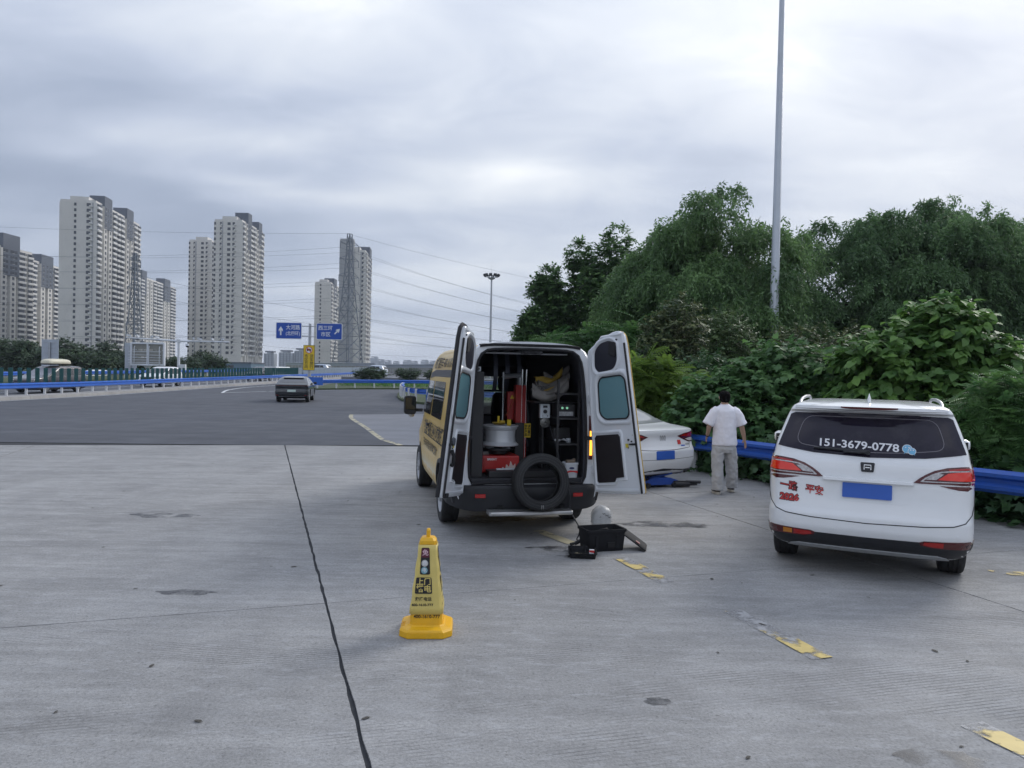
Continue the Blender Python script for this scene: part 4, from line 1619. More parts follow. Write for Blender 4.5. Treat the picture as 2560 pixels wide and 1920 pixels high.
# printed black border of the glass as a thin line, inner heated field
inn = rounded([(-.68, 1.265), (-.30, 1.222), (.0, 1.212), (.30, 1.222), (.68, 1.265), (.60, 1.535), (-.60, 1.535)], 0.10, 5)
mb = MB(); seam(mb, inn + [inn[0]], SH.rear, 0.006, 0.009, 0.04)
mb.build('heater_border', mat('pale_line', (0.16, 0.15, 0.17), 0.5), rw)
M_decal = mat('white_decal', (0.70, 0.70, 0.72), 0.5)
txt = lambda cx_, cz_, off, tilt=0.0, f=SH.rear: (lambda x, y: f(cx_ + x, cz_ + y + x * tilt) + Vector((0, -off, off * 0.4)))
text_on('lettering', '151-3679-0778', 0.098, M_decal, rw, txt(-0.085, 1.272, 0.011, -0.03), 0.02, width=0.72)
# chat bubbles decal
M_ltblue = mat('light_blue_decal', (0.16, 0.42, 0.62), 0.5)
bub = lambda cx_, cz_, rx, rz_: [(cx_ + rx * math.cos(k * R(20)), cz_ + rz_ * math.sin(k * R(20))) for k in range(18)]
for rx, rz_, cx_, cz_, tx in ((.040, .034, .345, 1.264, -.022), (.032, .027, .385, 1.243, .02)):
    rear_panel('chat_bubble', SH, bub(cx_, cz_, rx + .005, rz_ + .005), M_decal, rw, 0.010 if tx < 0 else 0.013, 0, 0.03)
    rear_panel('chat_bubble', SH, bub(cx_, cz_, rx, rz_), M_ltblue, rw, 0.011 if tx < 0 else 0.014, 0, 0.03)
    rear_panel('bubble_tail', SH, [(cx_ + tx, cz_ - rz_ * .6), (cx_ + tx * 1.35, cz_ - rz_ * 1.35), (cx_ + tx * .3, cz_ - rz_ * .85)], M_ltblue, rw, 0.0113 if tx < 0 else 0.0143, 0, 0.03)
    for ex in (-.35, .35):
        rear_panel('bubble_eye', SH, bub(cx_ + ex * rx, cz_ + .01, .006, .006), M_decal, rw, 0.0155, 0, 0.03)
wp = bpy.data.objects.new('wiper', None); C.objects.link(wp); wp.parent = suv
mb = MB(); mb.tube([SH.rear(x, 1.232 - (x + .5) * 0.03) + Vector((0, -.022, .006)) for x in np.linspace(-.50, .01, 8)], [.009, .012, .013, .013, .014, .015, .016, .016], 6); mb.build('wiper_blade', M_plastic, wp, smooth=50)
mb = MB(); mb.tube([SH.rear(x, 1.215) + Vector((0, -.04, 0)) for x in np.linspace(-.22, .01, 5)], .012, 6); mb.cyl(SH.rear(0, 1.215), SH.rear(0, 1.215) + Vector((0, -.05, .0)), .022, n=10); mb.build('wiper_arm', M_plastic, wp, smooth=50)
# spoiler with the high brake lamp
mb = MB()
rings = []
for x in np.linspace(-.70, .70, 21):
    e_ = 1 - 0.25 * (abs(x) / .7) ** 6
    y0 = 0.30 + 0.10 * (abs(x) / .7) ** 3
    rings.append([Vector((x, y0 + .28, 1.60)), Vector((x, y0, 1.604)), Vector((x, y0 - .045, 1.618)), Vector((x, y0 - .04, 1.645 - .01 * (1 - e_))), Vector((x, y0 + .08, 1.672 - .04 * (abs(x) / .7) ** 4)), Vector((x, y0 + .42, 1.69 - .06 * (abs(x) / .7) ** 4))])
mb.loft(rings)
sp = mb.build('spoiler', M_carwhite, suv, smooth=40)
mb = MB()
mb.loft([[Vector((x, .262 + .10 * (abs(x) / .7) ** 3, z)) for z in (1.622 + .012 * (abs(x) / .26) ** 4, 1.645)] + [Vector((x, .243 + .10 * (abs(x) / .7) ** 3, z)) for z in (1.645, 1.622 + .012 * (abs(x) / .26) ** 4)] for x in np.linspace(-.26, .26, 13)])
mb.build('brake_lamp', M_darkred, sp, smooth=40)
mb = MB(); mb.loft([[Vector((0.028 * (1 - t_) * math.cos(a) , 0.62 + 0.11 * (1 - t_) * math.sin(a) - 0.04 * t_, 1.682 + 0.095 * t_ ** 0.75)) for a in np.linspace(0, 2 * math.pi, 11)[:-1]] for t_ in (0, .3, .6, .85, 1.0)]); mb.build('shark_fin_antenna', M_carwhite, suv, smooth=50)
for s in (-1, 1):
    mb = MB(); mb.tube([(s * .675, y, z) for y, z in ((.62, 1.645), (.76, 1.682), (.95, 1.700), (1.4, 1.712), (2.0, 1.702), (2.2, 1.68), (2.28, 1.63))], [.014, .017, .017, .017, .017, .017, .014], 8)
    mb.build('roof_rail', M_silver, suv, smooth=50)
# tail lamps
LT = [(.40, .966), (.455, .962), (.70, .966), (.925, .958), (.928, 1.13), (.80, 1.128), (.68, 1.115), (.575, 1.085), (.50, 1.045), (.45, 1.01)]
for s in (-1, 1):
    fl_ = (lambda p: p) if s > 0 else mirror_poly
    tl = rear_panel('tail_lamp', SH, fl_(LT), M_darkred, suv, 0.006, 0.03, 0.05)
    rear_panel('bright_lens', SH, fl_([(.605, 1.005), (.92, 1.0), (.925, 1.085), (.80, 1.083), (.69, 1.068)]), M_redlens2, tl, 0.011, 0.006, 0.05)
    rear_panel('upper_lens', SH, fl_([(.70, 1.085), (.80, 1.096), (.925, 1.10), (.926, 1.115), (.80, 1.113), (.69, 1.10)]), M_redlens, tl, 0.011, 0.005, 0.05)
    rear_panel('reverse_lens', SH, fl_([(.505, 1.0), (.59, 1.005), (.655, 1.058), (.60, 1.06), (.545, 1.035)]), M_clearlens, tl, 0.012, 0.006, 0.03)
    rear_panel('light_strip', SH, fl_([(.46, .978), (.70, .983), (.91, .984), (.91, .992), (.70, .991), (.46, .987)]), M_clearlens, tl, 0.013, 0.004, 0.06)
    rear_panel('light_strip', SH, fl_([(.46, .985), (.50, 1.02), (.56, 1.055), (.63, 1.08), (.72, 1.09), (.925, 1.095), (.925, 1.087), (.72, 1.079), (.64, 1.07), (.575, 1.046), (.515, 1.012), (.478, .985)]), M_clearlens, tl, 0.0145, 0.004, 0.06)
    rear_panel('lower_lens', SH, fl_([(.62, .952), (.93, .952), (.93, .905), (.78, .918), (.70, .932)]), M_darkred, tl, 0.004, 0.02, 0.06)
    side_panel('side_lens', SH, s, [(.20, .96), (.42, .985), (.36, 1.05), (.20, 1.125)], M_redlens, tl, 0.004, 0.02, 0.05)
    # lower reflector strips
    rf = rear_panel('bumper_reflector', SH, fl_([(.47, .405), (.56, .385), (.915, .385), (.925, .46), (.50, .445), (.46, .43)]), M_darkred, suv, 0.008, 0.03, 0.05)
    rear_panel('bright_lens', SH, fl_([(.49, .412), (.57, .398), (.66, .397), (.66, .442), (.50, .436)]), M_redlens, rf, 0.012, 0.004, 0.05)
    rear_panel('amber_lens', SH, fl_([(.675, .40), (.76, .40), (.76, .445), (.675, .443)]), M_amber if s < 0 else M_darkred, rf, 0.012, 0.004, 0.05)
    # side windows, mirror, handles, side trim
    side_panel('quarter_window', SH, s, [(.62, 1.22), (1.20, 1.17), (1.20, 1.52), (.85, 1.52)], M_carglass, suv)
    side_panel('side_window', SH, s, [(1.26, 1.165), (2.10, 1.15), (2.10, 1.53), (1.26, 1.53)], M_carglass, suv)
    side_panel('side_window', SH, s, [(2.18, 1.15), (3.02, 1.15), (2.55, 1.40), (2.28, 1.53), (2.18, 1.53)], M_carglass, suv)
    for y in (1.35, 2.35):
        p = SH.side(s)(y, .98)
        mb = MB(); mb.tube([p + Vector((s * .004, -.1, 0)), p + Vector((s * .03, -.07, 0)), p + Vector((s * .03, .07, 0)), p + Vector((s * .004, .1, 0))], .012, 6); mb.build('door_handle', M_carwhite, suv, smooth=50)
    mb = MB()
    for ln in ([(1.23, .45), (1.23, 1.16)], [(2.14, .32), (2.14, 1.16)], [(.52, .62), (.60, .9), (.62, 1.2)], [(3.15, .32), (3.15, 1.0)]):
        f = SH.side(s)
        seam(mb, [(a if s > 0 else -a, b) for a, b in ln], (lambda a, b: f(a, b)) if s > 0 else (lambda a, b: f(-a, b)), 0.007)
    mb.build('door_seam', M_seam, suv, recalc=False)
    mr_ = bpy.data.objects.new('door_mirror', None); C.objects.link(mr_); mr_.parent = suv
    mb = MB(); mb.loft([[Vector((s * (.95 + .22 * t_), 2.86 + .085 * math.sin(a) * sc, 1.115 + .08 * math.cos(a) * sc + .02 * t_)) for a in np.linspace(0, 2 * math.pi, 13)[:-1]] for t_, sc in ((0, .75), (.25, 1.0), (.8, .98), (1.0, .6))]); mb.build('mirror_housing', M_carwhite, mr_, smooth=50)
    mb = MB(); mb.box((s * 1.06, 2.785, 1.125), (.17, .015, .105)); mb.build('mirror_glass', M_carglass, mr_)
    mb = MB(); mb.box((s * .93, 2.85, 1.08), (.1, .06, .05)); mb.build('mirror_arm', M_plastic, mr_)
# bumper plastic and skid strip
bpoly = [(-.90, .30), (-.922, .435), (-.55, .445), (-.46, .43), (0, .425), (.46, .43), (.55, .445), (.922, .435), (.90, .30), (.80, .235), (.4, .22), (0, .215), (-.4, .22), (-.80, .235)]
rear_panel('lower_bumper', SH, bpoly, M_plastic, suv, 0.007, 0.03, 0.045)
rear_panel('skid_strip', SH, [(-.76, .222), (-.70, .285), (-.62, .305), (0, .302), (.62, .305), (.70, .285), (.76, .222), (.72, .222), (.60, .268), (0, .262), (-.60, .268), (-.72, .222)], M_silver, suv, 0.016, 0.03, 0.08)
for x, z in ((-.78, .50), (-.30, .475), (.30, .475), (.78, .50)):
    rear_panel('parking_sensor', SH, bub(x, z, .013, .013), M_carwhite, suv, 0.004, 0.006, 0.05)
mb = MB()
seam(mb, [(-.935, .90), (-.925, .78), (-.90, .69), (-.84, .625), (-.74, .595), (-.5, .575), (0, .56), (.5, .575), (.74, .595), (.84, .625), (.90, .69), (.925, .78), (.935, .90)], SH.rear, 0.009, 0.002)
seam(mb, [(-.93, 1.14), (-.90, 1.22)], SH.rear, 0.007, 0.002)
seam(mb, [(.93, 1.14), (.90, 1.22)], SH.rear, 0.007, 0.002)
mb.build('tailgate_seam', M_seam, suv, recalc=False)
# handle ledge, plate, badge
mb = MB()
mb.loft([[SH.rear(x, .955) + Vector((0, .01, .015)), SH.rear(x, .955) + Vector((0, -.035, .012)), SH.rear(x, .955) + Vector((0, -.04, -.012)), SH.rear(x, .955) + Vector((0, .01, -.02))] for x in np.linspace(-.40, .40, 13)])
mb.build('tailgate_ledge', M_carwhite, suv, smooth=40)
pl = rear_panel('number_plate', SH, rrect(.44, .14, .01, 2, (0, .855)), M_plate, suv, 0.02, 0.025, 0.1)
rear_panel('plate_recess', SH, rounded([(-.36, .75), (.36, .75), (.42, .94), (-.42, .94)], .05, 4), M_carwhite, suv, 0.002, 0.004, 0.08)
bd = rear_panel('badge', SH, rounded([(-.065, 1.12), (.065, 1.12), (.055, 1.035), (-.055, 1.035)][::-1], .012, 3), M_plastic, suv, 0.012, 0.014, 0.05)
mb = MB(); seam(mb, [(-.03, 1.055), (-.03, 1.098), (.03, 1.098), (.03, 1.055)], SH.rear, .008, .0145); seam(mb, [(-.02, 1.075), (.02, 1.075)], SH.rear, .008, .0145); mb.build('emblem', M_chrome, bd)
# red stickers
M_stk = mat('red_sticker', (0.48, 0.035, 0.035), 0.5, var=0.2, vscale=20)
M_stkdark = mat('dark_sticker_outline', (0.05, 0.012, 0.015), 0.5)
for bo, m_, of in ((0.075, M_stkdark, .004), (0.018, M_stk, .006)):
    text_on('lettering', '一路', 0.090, m_, suv, txt(-.725, .845, of, -0.08), bo, sx=.95)
    text_on('lettering', '平安', 0.090, m_, suv, txt(-.475, .822, of, -0.08), bo, sx=.95)
    text_on('lettering', '2026', 0.085, m_, suv, txt(-.715, .735, of, -0.02), bo + .02, width=.185 + (.012 if m_ is M_stkdark else 0))
# underside: exhaust, axle
mb = MB(); mb.cyl((-.7, .9, .33), (.7, .9, .33), .05, n=10); mb.box((0, .55, .30), (.9, .35, .12)); mb.build('rear_axle', M_well, suv, smooth=40)


suv.scale = (.965, 1, 1)
# ------------------------------------------------------------------ the white sedan on the jack
sed = thing('parked_car', 'white sedan half hidden behind the van door, raised on a jack', 'car', (2.62, 12.55, 0.0), R(36), 'cars and vans in view')
SD = Shell([(.17, .72, .35, 4.55, 4.5), (.24, .86, .10, 4.75, 4.6), (.34, .91, .02, 4.85, 4.6), (.48, .925, -.02, 4.9, 4.6), (.62, .928, -.015, 4.88, 4.6), (.72, .925, .03, 4.82, 4.6), (.86, .915, .06, 4.66, 4.6), (.94, .90, .045, 4.3, 4.6),
            (.99, .88, .05, 3.8, 4.6), (1.02, .865, .22, 3.5, 4.6), (1.045, .85, .52, 3.3, 4.6), (1.10, .825, .78, 3.1, 4.6), (1.20, .775, 1.05, 2.85, 4.4), (1.31, .70, 1.36, 2.6, 4.2), (1.385, .63, 1.62, 2.4, 4.0), (1.43, .53, 1.85, 2.25, 3.6), (1.452, .35, 2.0, 2.15, 3)])
car_shell(sed, SD, M_carwhite, (1.05, 3.85), 0.33, 0.375, 0.28)
for y in (1.05, 3.85):
    for s in (-1, 1):
        wheel(sed, (s * .79, y, .33), .33, .225, s, 'alloy', .225)
rear_panel('rear_window', SD, [(-.76, 1.075), (0, 1.055), (.76, 1.075), (.72, 1.20), (.60, 1.36), (.3, 1.385), (-.3, 1.385), (-.60, 1.36), (-.72, 1.20)], M_lightglass, sed, 0.003, 0.01)
for s in (-1, 1):
    fl_ = (lambda p: p) if s > 0 else mirror_poly
    tl = rear_panel('tail_lamp', SD, fl_([(.36, .880), (.50, .825), (.66, .775), (.90, .77), (.91, .945), (.74, .955), (.52, .925)]), M_darkred, sed, 0.006, 0.03, 0.05)
    rear_panel('upper_lens', SD, fl_([(.45, .885), (.62, .865), (.90, .86), (.90, .93), (.74, .94), (.54, .912)]), M_redlens, tl, 0.010, 0.005, 0.05)
    rear_panel('clear_lens', SD, fl_([(.56, .825), (.68, .79), (.89, .79), (.89, .84), (.68, .845)]), M_clearlens, tl, 0.011, 0.005, 0.05)
    rear_panel('exhaust_trim', SD, fl_([(.52, .205), (.84, .225), (.85, .30), (.56, .285)]), M_chrome, sed, 0.012, 0.03, 0.06)
    rear_panel('exhaust_opening', SD, fl_([(.56, .222), (.81, .238), (.82, .286), (.59, .272)]), M_well, sed, 0.016, 0.02, 0.06)
    side_panel('side_window', SD, s, [(1.25, 1.06), (2.3, 1.05), (2.3, 1.37), (1.75, 1.36), (1.45, 1.22)], M_carglass, sed)
    side_panel('side_window', SD, s, [(2.36, 1.05), (3.2, 1.05), (2.85, 1.2), (2.5, 1.35), (2.36, 1.37)], M_carglass, sed)
rear_panel('lower_bumper', SD, [(-.86, .20), (-.88, .31), (-.5, .30), (0, .34), (.5, .30), (.88, .31), (.86, .20), (.4, .19), (-.4, .19)], M_plastic, sed, 0.005, 0.02, 0.08)
rear_panel('number_plate', SD, rrect(.44, .14, .01, 2, (0, .57)), M_plate, sed, 0.012, 0.015, 0.1)
mb = MB(); seam(mb, [(-.74, .97), (-.72, .80), (-.66, .68), (-.3, .655), (0, .65), (.3, .655), (.66, .68), (.72, .80), (.74, .97)], SD.rear, .008, .002); seam(mb, [(-.78, .51), (0, .49), (.78, .51)], SD.rear, .006, .002); mb.build('boot_seam', M_seam, sed, recalc=False)
bdg = bpy.data.objects.new('badge', None); C.objects.link(bdg); bdg.parent = sed
for k in (-1, 0, 1):
    mb = MB()
    q = [(k * .05 - .016, .90), (k * .05 + .012, .875), (k * .05 + .016, .835), (k * .05 - .004, .805), (k * .05 - .014, .85)]
    seam(mb, q + [q[0]], SD.rear, .007, .004, .03)
    mb.build('shield_emblem', M_plastic, bdg)
rear_panel('sticker', SD, rrect(.085, .075, .005, 2, (.40, .775)), M_red, sed, .004, .002, .1)
rear_panel('model_badge', SD, rrect(.10, .022, .004, 2, (.49, .715)), M_plate, sed, .004, .002, .1)
rear_panel('model_badge', SD, rrect(.11, .03, .004, 2, (.62, .735)), M_silver, sed, .004, .002, .1)
# trolley jack under the sedan
M_jackblue = mat('blue_jack_paint', (0.02, 0.07, 0.34), 0.4, var=0.1)
jk = thing('trolley_jack', 'blue trolley jack with a black handle under the white sedan', 'jack', (2.52, 12.75, 0), R(20))
mb = MB()
for s in (-1, 1):
    mb.prism([(-.30, .05), (.33, .05), (.36, .12), (.2, .17), (-.1, .18), (-.30, .11)], Matrix(((1, 0, 0, 0), (0, 0, -1, s * .12), (0, 1, 0, 0), (0, 0, 0, 1))), -.008, .008)
mb.box((0, 0, .07), (.5, .22, .02))
mb.build('frame', M_jackblue, jk)
mb = MB(); mb.prism([(-.18, .12), (-.12, .18), (.26, .26), (.30, .22)], Matrix(((1, 0, 0, 0), (0, 0, -1, 0), (0, 1, 0, 0), (0, 0, 0, 1))), -.05, .05); mb.cyl((.26, 0, .24), (.26, 0, .29), .06, n=14); mb.build('lift_arm', M_jackblue, jk, bevel=.004)
mb = MB(); mb.tube([(-.25, 0, .13), (.3, -.12, .10), (.75, -.22, .09)], .018, 8); mb.cyl((.5, -.16, .095), (.75, -.22, .09), .026, n=8); mb.build('handle', M_plastic, jk, smooth=50)
for x in (-.24, .27):
    for s in (-1, 1):
        mb = MB(); mb.cyl((x, s * .13, .045), (x, s * .17, .045), .045, n=14); mb.build('castor', M_plastic, jk, smooth=40)
air = thing('air_wrench', 'black air wrench lying on the concrete beside the jack', 'tool', (3.0, 12.75, 0), R(10))
mb = MB(); mb.cyl((-.16, 0, .05), (.10, 0, .05), .045, .04, 12); mb.cyl((.10, 0, .05), (.24, 0, .05), .022, .018, 10); mb.build('motor_body', M_plastic, air, smooth=40)
mb = MB(); mb.tube([(-.06, 0, .04), (-.07, .14, .04), (-.08, .22, .03)], .024, 8); mb.build('grip', M_plastic, air, smooth=50)
mb = MB(); mb.cyl((.24, 0, .05), (.30, 0, .05), .014, n=8); mb.build('socket', M_chrome, air, smooth=40)


# ------------------------------------------------------------------ traffic
def traffic(label, loc, rz, levels, paint, axles, wr, wx, side_polys, rear_polys=(), front_polys=(), glass=None, name='car', group='cars and vans in view'):
    t = thing(name, label, 'car', loc, rz, group)
    s_ = Shell(levels)
    car_shell(t, s_, paint, axles, wr, wr * 1.12, 0.26)
    for y in axles:
        for s in (-1, 1):
            wheel(t, (s * wx, y, wr), wr, .22, s, 'alloy', wr * .68)
    for p in side_polys:
        for s in (-1, 1):
            side_panel('side_window', s_, s, p, glass or M_carglass, t)
    for nm, p, m_, mir in rear_polys:
        rear_panel(nm, s_, p, m_, t)
        if mir:
            rear_panel(nm, s_, mirror_poly(p), m_, t)
    for nm, p, m_, mir in front_polys:
        front_panel(nm, s_, p, m_, t)
        if mir:
            front_panel(nm, s_, mirror_poly(p), m_, t)
    for s in (-1, 1):
        fy = side_polys[-1][1][0] - .12
        p = s_.side(s)(fy, side_polys[-1][0][1])
        mb = MB(); mb.loft([[p + Vector((s * (.02 + .2 * t_), .07 * math.sin(a) * sc, .07 * math.cos(a) * sc + .03)) for a in np.linspace(0, 2 * math.pi, 11)[:-1]] for t_, sc in ((0, .6), (.4, 1.0), (1.0, .8))]); mb.build('door_mirror', M_plastic, t, smooth=50)
    return t, s_


EV = [(.22, .74, .40, 4.2, 4.5), (.30, .88, .12, 4.5, 4.6), (.42, .93, .02, 4.6, 4.8), (.60, .945, .0, 4.65, 4.8), (.78, .945, .04, 4.62, 4.8), (.92, .935, .02, 4.4, 4.6), (1.0, .915, .02, 3.9, 4.6), (1.04, .895, .10, 3.6, 4.6), (1.10, .87, .25, 3.35, 4.4),
      (1.22, .82, .55, 3.0, 4.2), (1.34, .75, .95, 2.65, 4.0), (1.42, .68, 1.25, 2.4, 3.8), (1.465, .57, 1.55, 2.2, 3.4), (1.49, .35, 1.8, 2.05, 3)]
ev, evs = traffic('dark grey fastback car driving away on the asphalt lane', (-12.45, 41.8, 0), R(10), EV, M_cardark, (.92, 3.75), .37, .80,
        [[(1.3, 1.06), (2.2, 1.05), (2.2, 1.38), (1.6, 1.34)], [(2.26, 1.05), (3.3, 1.06), (2.85, 1.25), (2.5, 1.36), (2.26, 1.38)]],
        [('rear_window', [(-.74, 1.13), (0, 1.11), (.74, 1.13), (.66, 1.33), (.5, 1.37), (-.5, 1.37), (-.66, 1.33)], M_carglass, False),
         ('number_plate', [(-.23, .60), (.23, .60), (.23, .73), (-.23, .73)], M_platewhite, False),
         ('light_bar', [(-.90, .935), (-.5, .95), (.5, .95), (.90, .935), (.90, .965), (.5, .978), (-.5, .978), (-.90, .965)], M_darkred, False),
         ('lower_bumper', [(-.88, .27), (.88, .27), (.90, .46), (.5, .50), (-.5, .50), (-.90, .46)], M_plastic, False),
         ('bumper_trim', [(-.72, .33), (.72, .33), (.72, .35), (-.72, .35)], M_silver, False),
         ('bumper_reflector', [(.70, .40), (.86, .41), (.86, .44), (.70, .43)], M_redlens, True)])
mb = MB(); mb.loft([[evs.rear(x, 1.37) + Vector((0, .30, .045)), evs.rear(x, 1.37) + Vector((0, -.10, .03)), evs.rear(x, 1.37) + Vector((0, -.09, .012)), evs.rear(x, 1.37) + Vector((0, .1, .0))] for x in np.linspace(-.56, .56, 9)]); mb.build('roof_spoiler', M_cardark, ev, smooth=40)

MPV = [(.20, .78, .35, 4.8, 4.5), (.28, .88, .10, 5.05, 4.6), (.45, .93, .0, 5.2, 4.6), (.70, .94, .0, 5.22, 4.6), (.90, .935, .03, 5.05, 4.6), (1.0, .925, .05, 4.6, 4.6), (1.08, .91, .07, 4.1, 4.6), (1.2, .88, .12, 3.75, 4.5), (1.45, .82, .25, 3.2, 4.4),
       (1.62, .77, .40, 2.85, 4.0), (1.70, .70, .55, 2.6, 3.6), (1.74, .55, .8, 2.4, 3.2), (1.76, .3, 1.2, 2.2, 3)]
mp_, mps = traffic('dark MPV with a cream roof box behind the left guardrail', (-30.2, 51.2, gz(50)), R(176), MPV, M_carbrown, (1.05, 4.1), .35, .80,
        [[(.5, 1.15), (1.4, 1.12), (1.4, 1.55), (.65, 1.55)], [(1.47, 1.12), (2.6, 1.10), (2.6, 1.57), (1.47, 1.57)], [(2.67, 1.10), (3.75, 1.10), (3.2, 1.36), (2.9, 1.52), (2.67, 1.57)]],
        [('rear_window', [(-.8, 1.15), (.8, 1.15), (.72, 1.58), (-.72, 1.58)], M_carglass, False)],
        [('windscreen', [(-.84, 1.12), (.84, 1.12), (.70, 1.60), (-.70, 1.60)], mat('lilac_windscreen', (0.16, 0.165, 0.20), 0.1), False), ('head_lamp', [(.45, .72), (.90, .76), (.90, .88), (.50, .84)], M_clearlens, True),
         ('grille', [(-.42, .45), (.42, .45), (.46, .80), (-.46, .80)], M_plastic, False), ('grille_bar', [(-.42, .62), (.42, .62), (.42, .66), (-.42, .66)], M_chrome, False),
         ('lower_bumper', [(-.88, .26), (.88, .26), (.88, .38), (-.88, .38)], M_plastic, False), ('fog_lamp', [(.60, .46), (.82, .48), (.82, .56), (.62, .55)], M_darkglass, True)])
M_cream = mat('cream_plastic', (0.62, 0.58, 0.45), 0.45, var=0.03)
rbx = thing('roof_box', 'cream roof box strapped on the dark MPV', 'roof box', (-30.33, 49.2, 1.80 + gz(50)), R(176))
mb = MB(); mb.loft([[Vector((.42 * sc * math.copysign(abs(math.cos(a)) ** .5, math.cos(a)), 1.15 * sl * math.copysign(abs(math.sin(a)) ** .6, math.sin(a)), z)) for a in np.linspace(0, 2 * math.pi, 25)[:-1]] for z, sc, sl in ((.06, .9, .93), (.10, 1, 1), (.20, 1, 1), (.30, .95, .93), (.37, .8, .75), (.40, .4, .4))]); mb.build('shell', M_cream, rbx, smooth=50)
for y in (-.6, .5):
    mb = MB(); mb.box((0, y, .03), (1.3, .06, .05)); mb.build('roof_bar', M_plastic, rbx)

WSUV = [(.22, .78, .3, 4.3, 4.5), (.30, .90, .06, 4.5, 4.6), (.55, .93, .0, 4.6, 4.6), (.85, .93, .03, 4.5, 4.6), (.98, .92, .06, 4.0, 4.6), (1.08, .90, .09, 3.5, 4.6), (1.25, .86, .16, 3.0, 4.5), (1.5, .79, .32, 2.45, 4.2), (1.62, .72, .45, 2.15, 3.8), (1.68, .55, .7, 1.95, 3.2), (1.70, .3, 1.0, 1.7, 3)]
WP = [[(.6, 1.10), (1.3, 1.08), (1.3, 1.50), (.8, 1.50)], [(1.36, 1.08), (2.2, 1.08), (2.2, 1.53), (1.36, 1.53)], [(2.27, 1.08), (3.2, 1.08), (2.7, 1.32), (2.4, 1.48), (2.27, 1.53)]]
FP = [('windscreen', [(-.82, 1.10), (.82, 1.10), (.70, 1.55), (-.70, 1.55)], M_carglass, False), ('head_lamp', [(.50, .70), (.90, .74), (.90, .86), (.55, .84)], M_clearlens, True), ('grille', [(-.45, .52), (.45, .52), (.5, .80), (-.5, .80)], M_plastic, False), ('lower_bumper', [(-.88, .28), (.88, .28), (.88, .42), (-.88, .42)], M_plastic, False)]
RP = [('rear_window', [(-.78, 1.12), (.78, 1.12), (.70, 1.50), (-.70, 1.50)], M_carglass, False), ('tail_lamp', [(.60, .80), (.91, .82), (.91, 1.0), (.62, .95)], M_redlens, True)]
traffic('white SUV behind the left guardrail, below the message board', (-30.4, 66.5, gz(65)), R(177), WSUV, M_carwhite, (.85, 3.6), .36, .79, WP, RP, FP)
traffic('white car beyond the far blue guardrail, left of the message board', (-49.2, 90.0, -0.36), R(150), [(a, b, c, d, e) for a, b, c, d, e in WSUV], M_carwhite, (.85, 3.6), .36, .79, WP, RP, FP)
traffic('dark car far off behind the guardrail, left of the blue end plate', (-30.6, 92.0, gz(90)), R(177), WSUV, M_cardark, (.85, 3.6), .36, .79, WP, RP, FP)
traffic('silver car on the far ramp below the right blue sign', (-27.0, 110.0, 1.02), R(75), WSUV, mat('silver_car_paint', (.36, .42, .50), .3, metal=.4, coat=.6), (.85, 3.6), .36, .79, WP, RP, FP)
traffic('pale car on the far ramp right of the pylon', (-18.2, 107.0, 1.02), R(75), WSUV, mat('pale_car_paint', (.48, .54, .62), .3, metal=.3, coat=.6), (.85, 3.6), .36, .79, WP, RP, FP)
bus = thing('minibus', 'white minibus seen through the pale anti-glare panels', 'bus', (-34.5, 112, gz(110)), R(176))
mb = MB(); mb.loft([[Vector((x, y, z)) for x, z in rrect(2.5, 2.4, .25, 4, (0, 1.6))] for y in (0, 9)]); mb.build('body', M_carwhite, bus, smooth=35)
for s in (-1, 1):
    for k in range(4):
        mb = MB(); mb.box((s * 1.252, 1.5 + 2.0 * k, 1.95), (.02, 1.7, .8)); mb.build('window', M_carglass, bus)
    for y in (2, 7):
        wheel(bus, (s * 1.1, y, .45), .45, .26, s, 'steel', .28)
bus.scale = (.72, .60, .58)
mb = MB(); mb.box((0, 9.01, 1.9), (2.1, .03, 1.1)); mb.build('windscreen', M_carglass, bus)
rp_ = MB(); rp_.loft([[Vector((x, y - 3, -.1)), Vector((x, y - 3, .98)), Vector((x, y + 12, 1.02)), Vector((x, y + 12, -.1))] for x, y in ((-24, 107), (-14, 105), (2, 101))]); struct(rp_.build('ramp_road', M_asphalt2))
# ------------------------------------------------------------------ the rescue van
M_vanyel = mat('pale_yellow_wrap', (0.66, 0.43, 0.075), 0.35, coat=0.35, var=0.04, vscale=1.5, dirt=(0.42, 0.34, 0.18), dscale=2.5, damt=0.25)
M_vanyel2 = mat('bright_yellow_wrap', (0.72, 0.44, 0.03), 0.35, coat=0.35)
M_vanwhite = mat('van_white_paint', (0.70, 0.725, 0.76), 0.32, coat=0.5, var=0.03, dirt=(0.50, 0.50, 0.49), dscale=3, damt=0.3)
M_vanpale = mat('cream_lower_wrap', (0.60, 0.54, 0.36), 0.4, coat=0.3, var=0.04)
M_lining = mat('van_lining', (0.085, 0.088, 0.105), 0.8, var=0.15, vscale=3)
M_seal = mat('rubber_seal', (0.012, 0.012, 0.015), 0.7)
M_teal = mat('teal_film_glass', (0.13, 0.255, 0.285), 0.18, var=0.03, spec=0.5)
M_blackfilm = mat('black_film', (0.022, 0.023, 0.033), 0.35, var=0.1)
M_sideglass = mat('side_glass', (0.016, 0.018, 0.022), 0.03, spec=0.9)
M_amberlit = mat('lit_amber_lens', (0.8, 0.36, 0.04), 0.3, emis=(1.0, 0.42, 0.05), estr=1.6)
M_floor = mat('van_floor', (0.035, 0.036, 0.042), 0.75, var=0.2, vscale=5)

van = thing('van', 'yellow and white rescue van with both rear doors swung open', 'van', (0.21, 8.62, 0), R(12.5), 'cars and vans in view')
VP = [(.78, .30), (.86, .345), (.893, .50), (.905, .75), (.908, .95), (.888, 1.18), (.862, 1.40), (.832, 1.65), (.812, 1.82), (.788, 1.96), (.757, 2.08), (.705, 2.175), (.60, 2.235), (.36, 2.265), (0, 2.275)]


